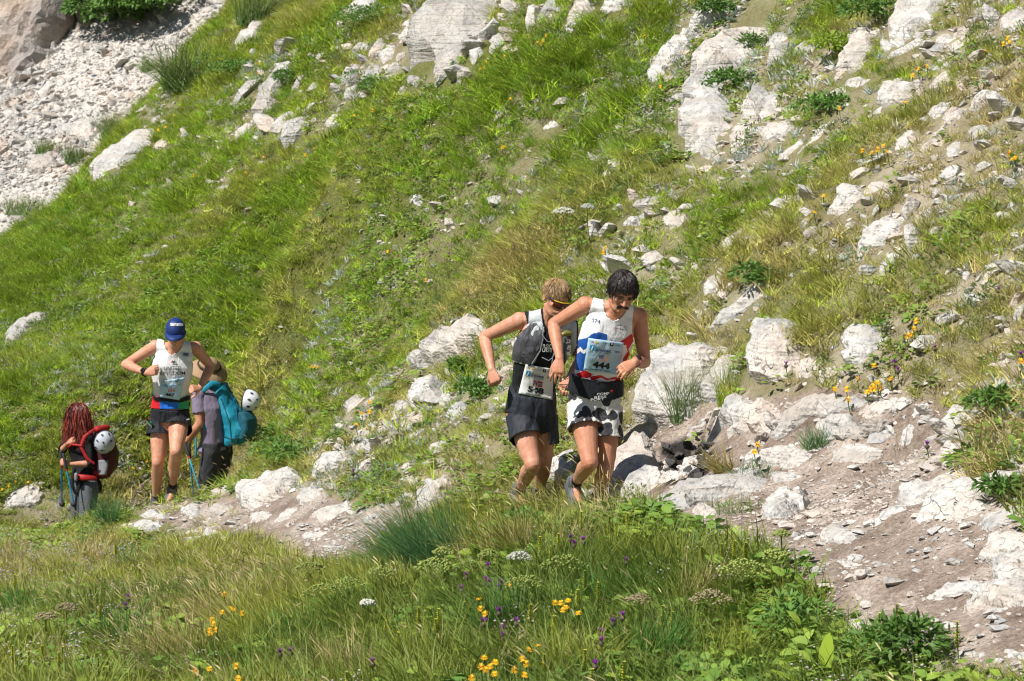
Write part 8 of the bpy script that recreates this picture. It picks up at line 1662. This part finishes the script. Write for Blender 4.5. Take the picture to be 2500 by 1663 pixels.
# scrap of litter on the scree
g = hit(233, 198); b = MB(); b.blade((0, 0, .05), (1, 0, .1), .14, .09, (0, .4, .2), 3, 0, .4, 'leaf'); o = add('litter_scrap', b.mesh('litter_scrap', [simple('blue_plastic', (.05, .19, .42), .5)]), loc=tuple(g + np.array([-.07, -.1, .05]))); tag(o, 'small blue scrap lying on the pale scree', 'litter')
# loose stones on the trail
_rg = np.random.default_rng(21); _k = 0; _kinds = [stone_mesh(700 + s, STONE[s % 2], .5) for s in range(6)]
_tries = 0
while _k < 140 and _tries < 3000:
    _tries += 1; px, py = (_rg.uniform(1700, 2500), _rg.uniform(1100, 1660)) if _k < 100 else (_rg.uniform(380, 1050), _rg.uniform(1200, 1400))
    if not (inpoly(np.array([px]), np.array([py]), TRAIL_R)[0] or inpoly(np.array([px]), np.array([py]), TRAIL_L)[0]): continue
    g = hit(px, py)
    if on_rock(np.array([px]), np.array([py]), np.array([g[1]]), .1)[0]: continue
    s = float(np.clip(np.exp(_rg.normal(math.log(.075), .35)), .045, .16)); o = add('trail_stone', _kinds[_rg.integers(0, 6)], loc=(g[0], g[1], g[2] + s * .05)); o.scale = (s * _rg.uniform(.9, 1.6), s, s * _rg.uniform(.6, 1.0)); o.rotation_euler = (_rg.normal(0, .15), _rg.normal(0, .15), _rg.uniform(0, 6.28))
    tag(o, 'small loose pale stone on the dirt of the ' + ('right' if px > 1500 else 'left') + ' trail', 'stone', 'loose stones on the ' + ('right' if px > 1500 else 'left') + ' trail'); _k += 1

# ------------------------------------------------------------------ labels that single out look-alikes by what they stand beside
def relabel():
    import collections
    anchors = []; todo = []; bpy.context.view_layer.update()
    base = {'hollow_stone': 'shade-painted hollow stone', 'hillside_stone': 'pale angular stone', 'trail_stone': 'small loose trail stone', 'yellow_flower': 'yellow daisy-like flower', 'purple_flower': 'purple thistle-like flower', 'flower_spike': 'yellow-green flower spike'}
    for o in COL.objects:
        if o.parent is not None or 'label' not in o.keys() or o.get('kind'): continue
        kind = o.name.split('.')[0]; l = o.matrix_world.translation; px, py = proj(l.x, l.y, l.z + (0.15 if 'flower' in kind else 0)); it = (float(px), float(py), o, kind)
        if kind in base: todo.append(it)
        elif 'category' in o.keys():
            a = o['label'].split(',')[0]
            if kind == 'person': a = {'runner with dark hair and moustache in white singlet and cow-print shorts': 'moustached runner', 'blond runner in yellow-rimmed sunglasses': 'blond runner', 'runner with lowered blue cap': 'capped runner', 'hiker in a tan brimmed hat and mauve shirt': 'hat-wearing hiker', 'hiker with long wavy red hair and black top': 'red-haired hiker'}.get(a, a)
            if len(a.split()) <= 10 and 0 < px < 2500 and 0 < py < 1700: anchors.append((float(px), float(py), a))
    used = set(); A = np.array([(a[0], a[1]) for a in anchors])
    for px, py, o, kind in todo:
        d = np.hypot(A[:, 0] - px, A[:, 1] - py); done = False
        for i in np.argsort(d)[:6]:
            dx, dy = px - A[i, 0], py - A[i, 1]
            rels = [('right of' if dx > 0 else 'left of', abs(dx)), ('below' if dy > 0 else 'above', abs(dy))]; rels.sort(key=lambda q: -q[1])
            for rl, m in rels:
                if m < 4: continue
                lab = '%s %s%s the %s' % (base[kind], 'just ' if d[i] < 45 else '', rl, anchors[i][2])
                if lab not in used and len(lab.split()) <= 16: used.add(lab); o['label'] = lab; done = True; break
            if done: break
relabel()
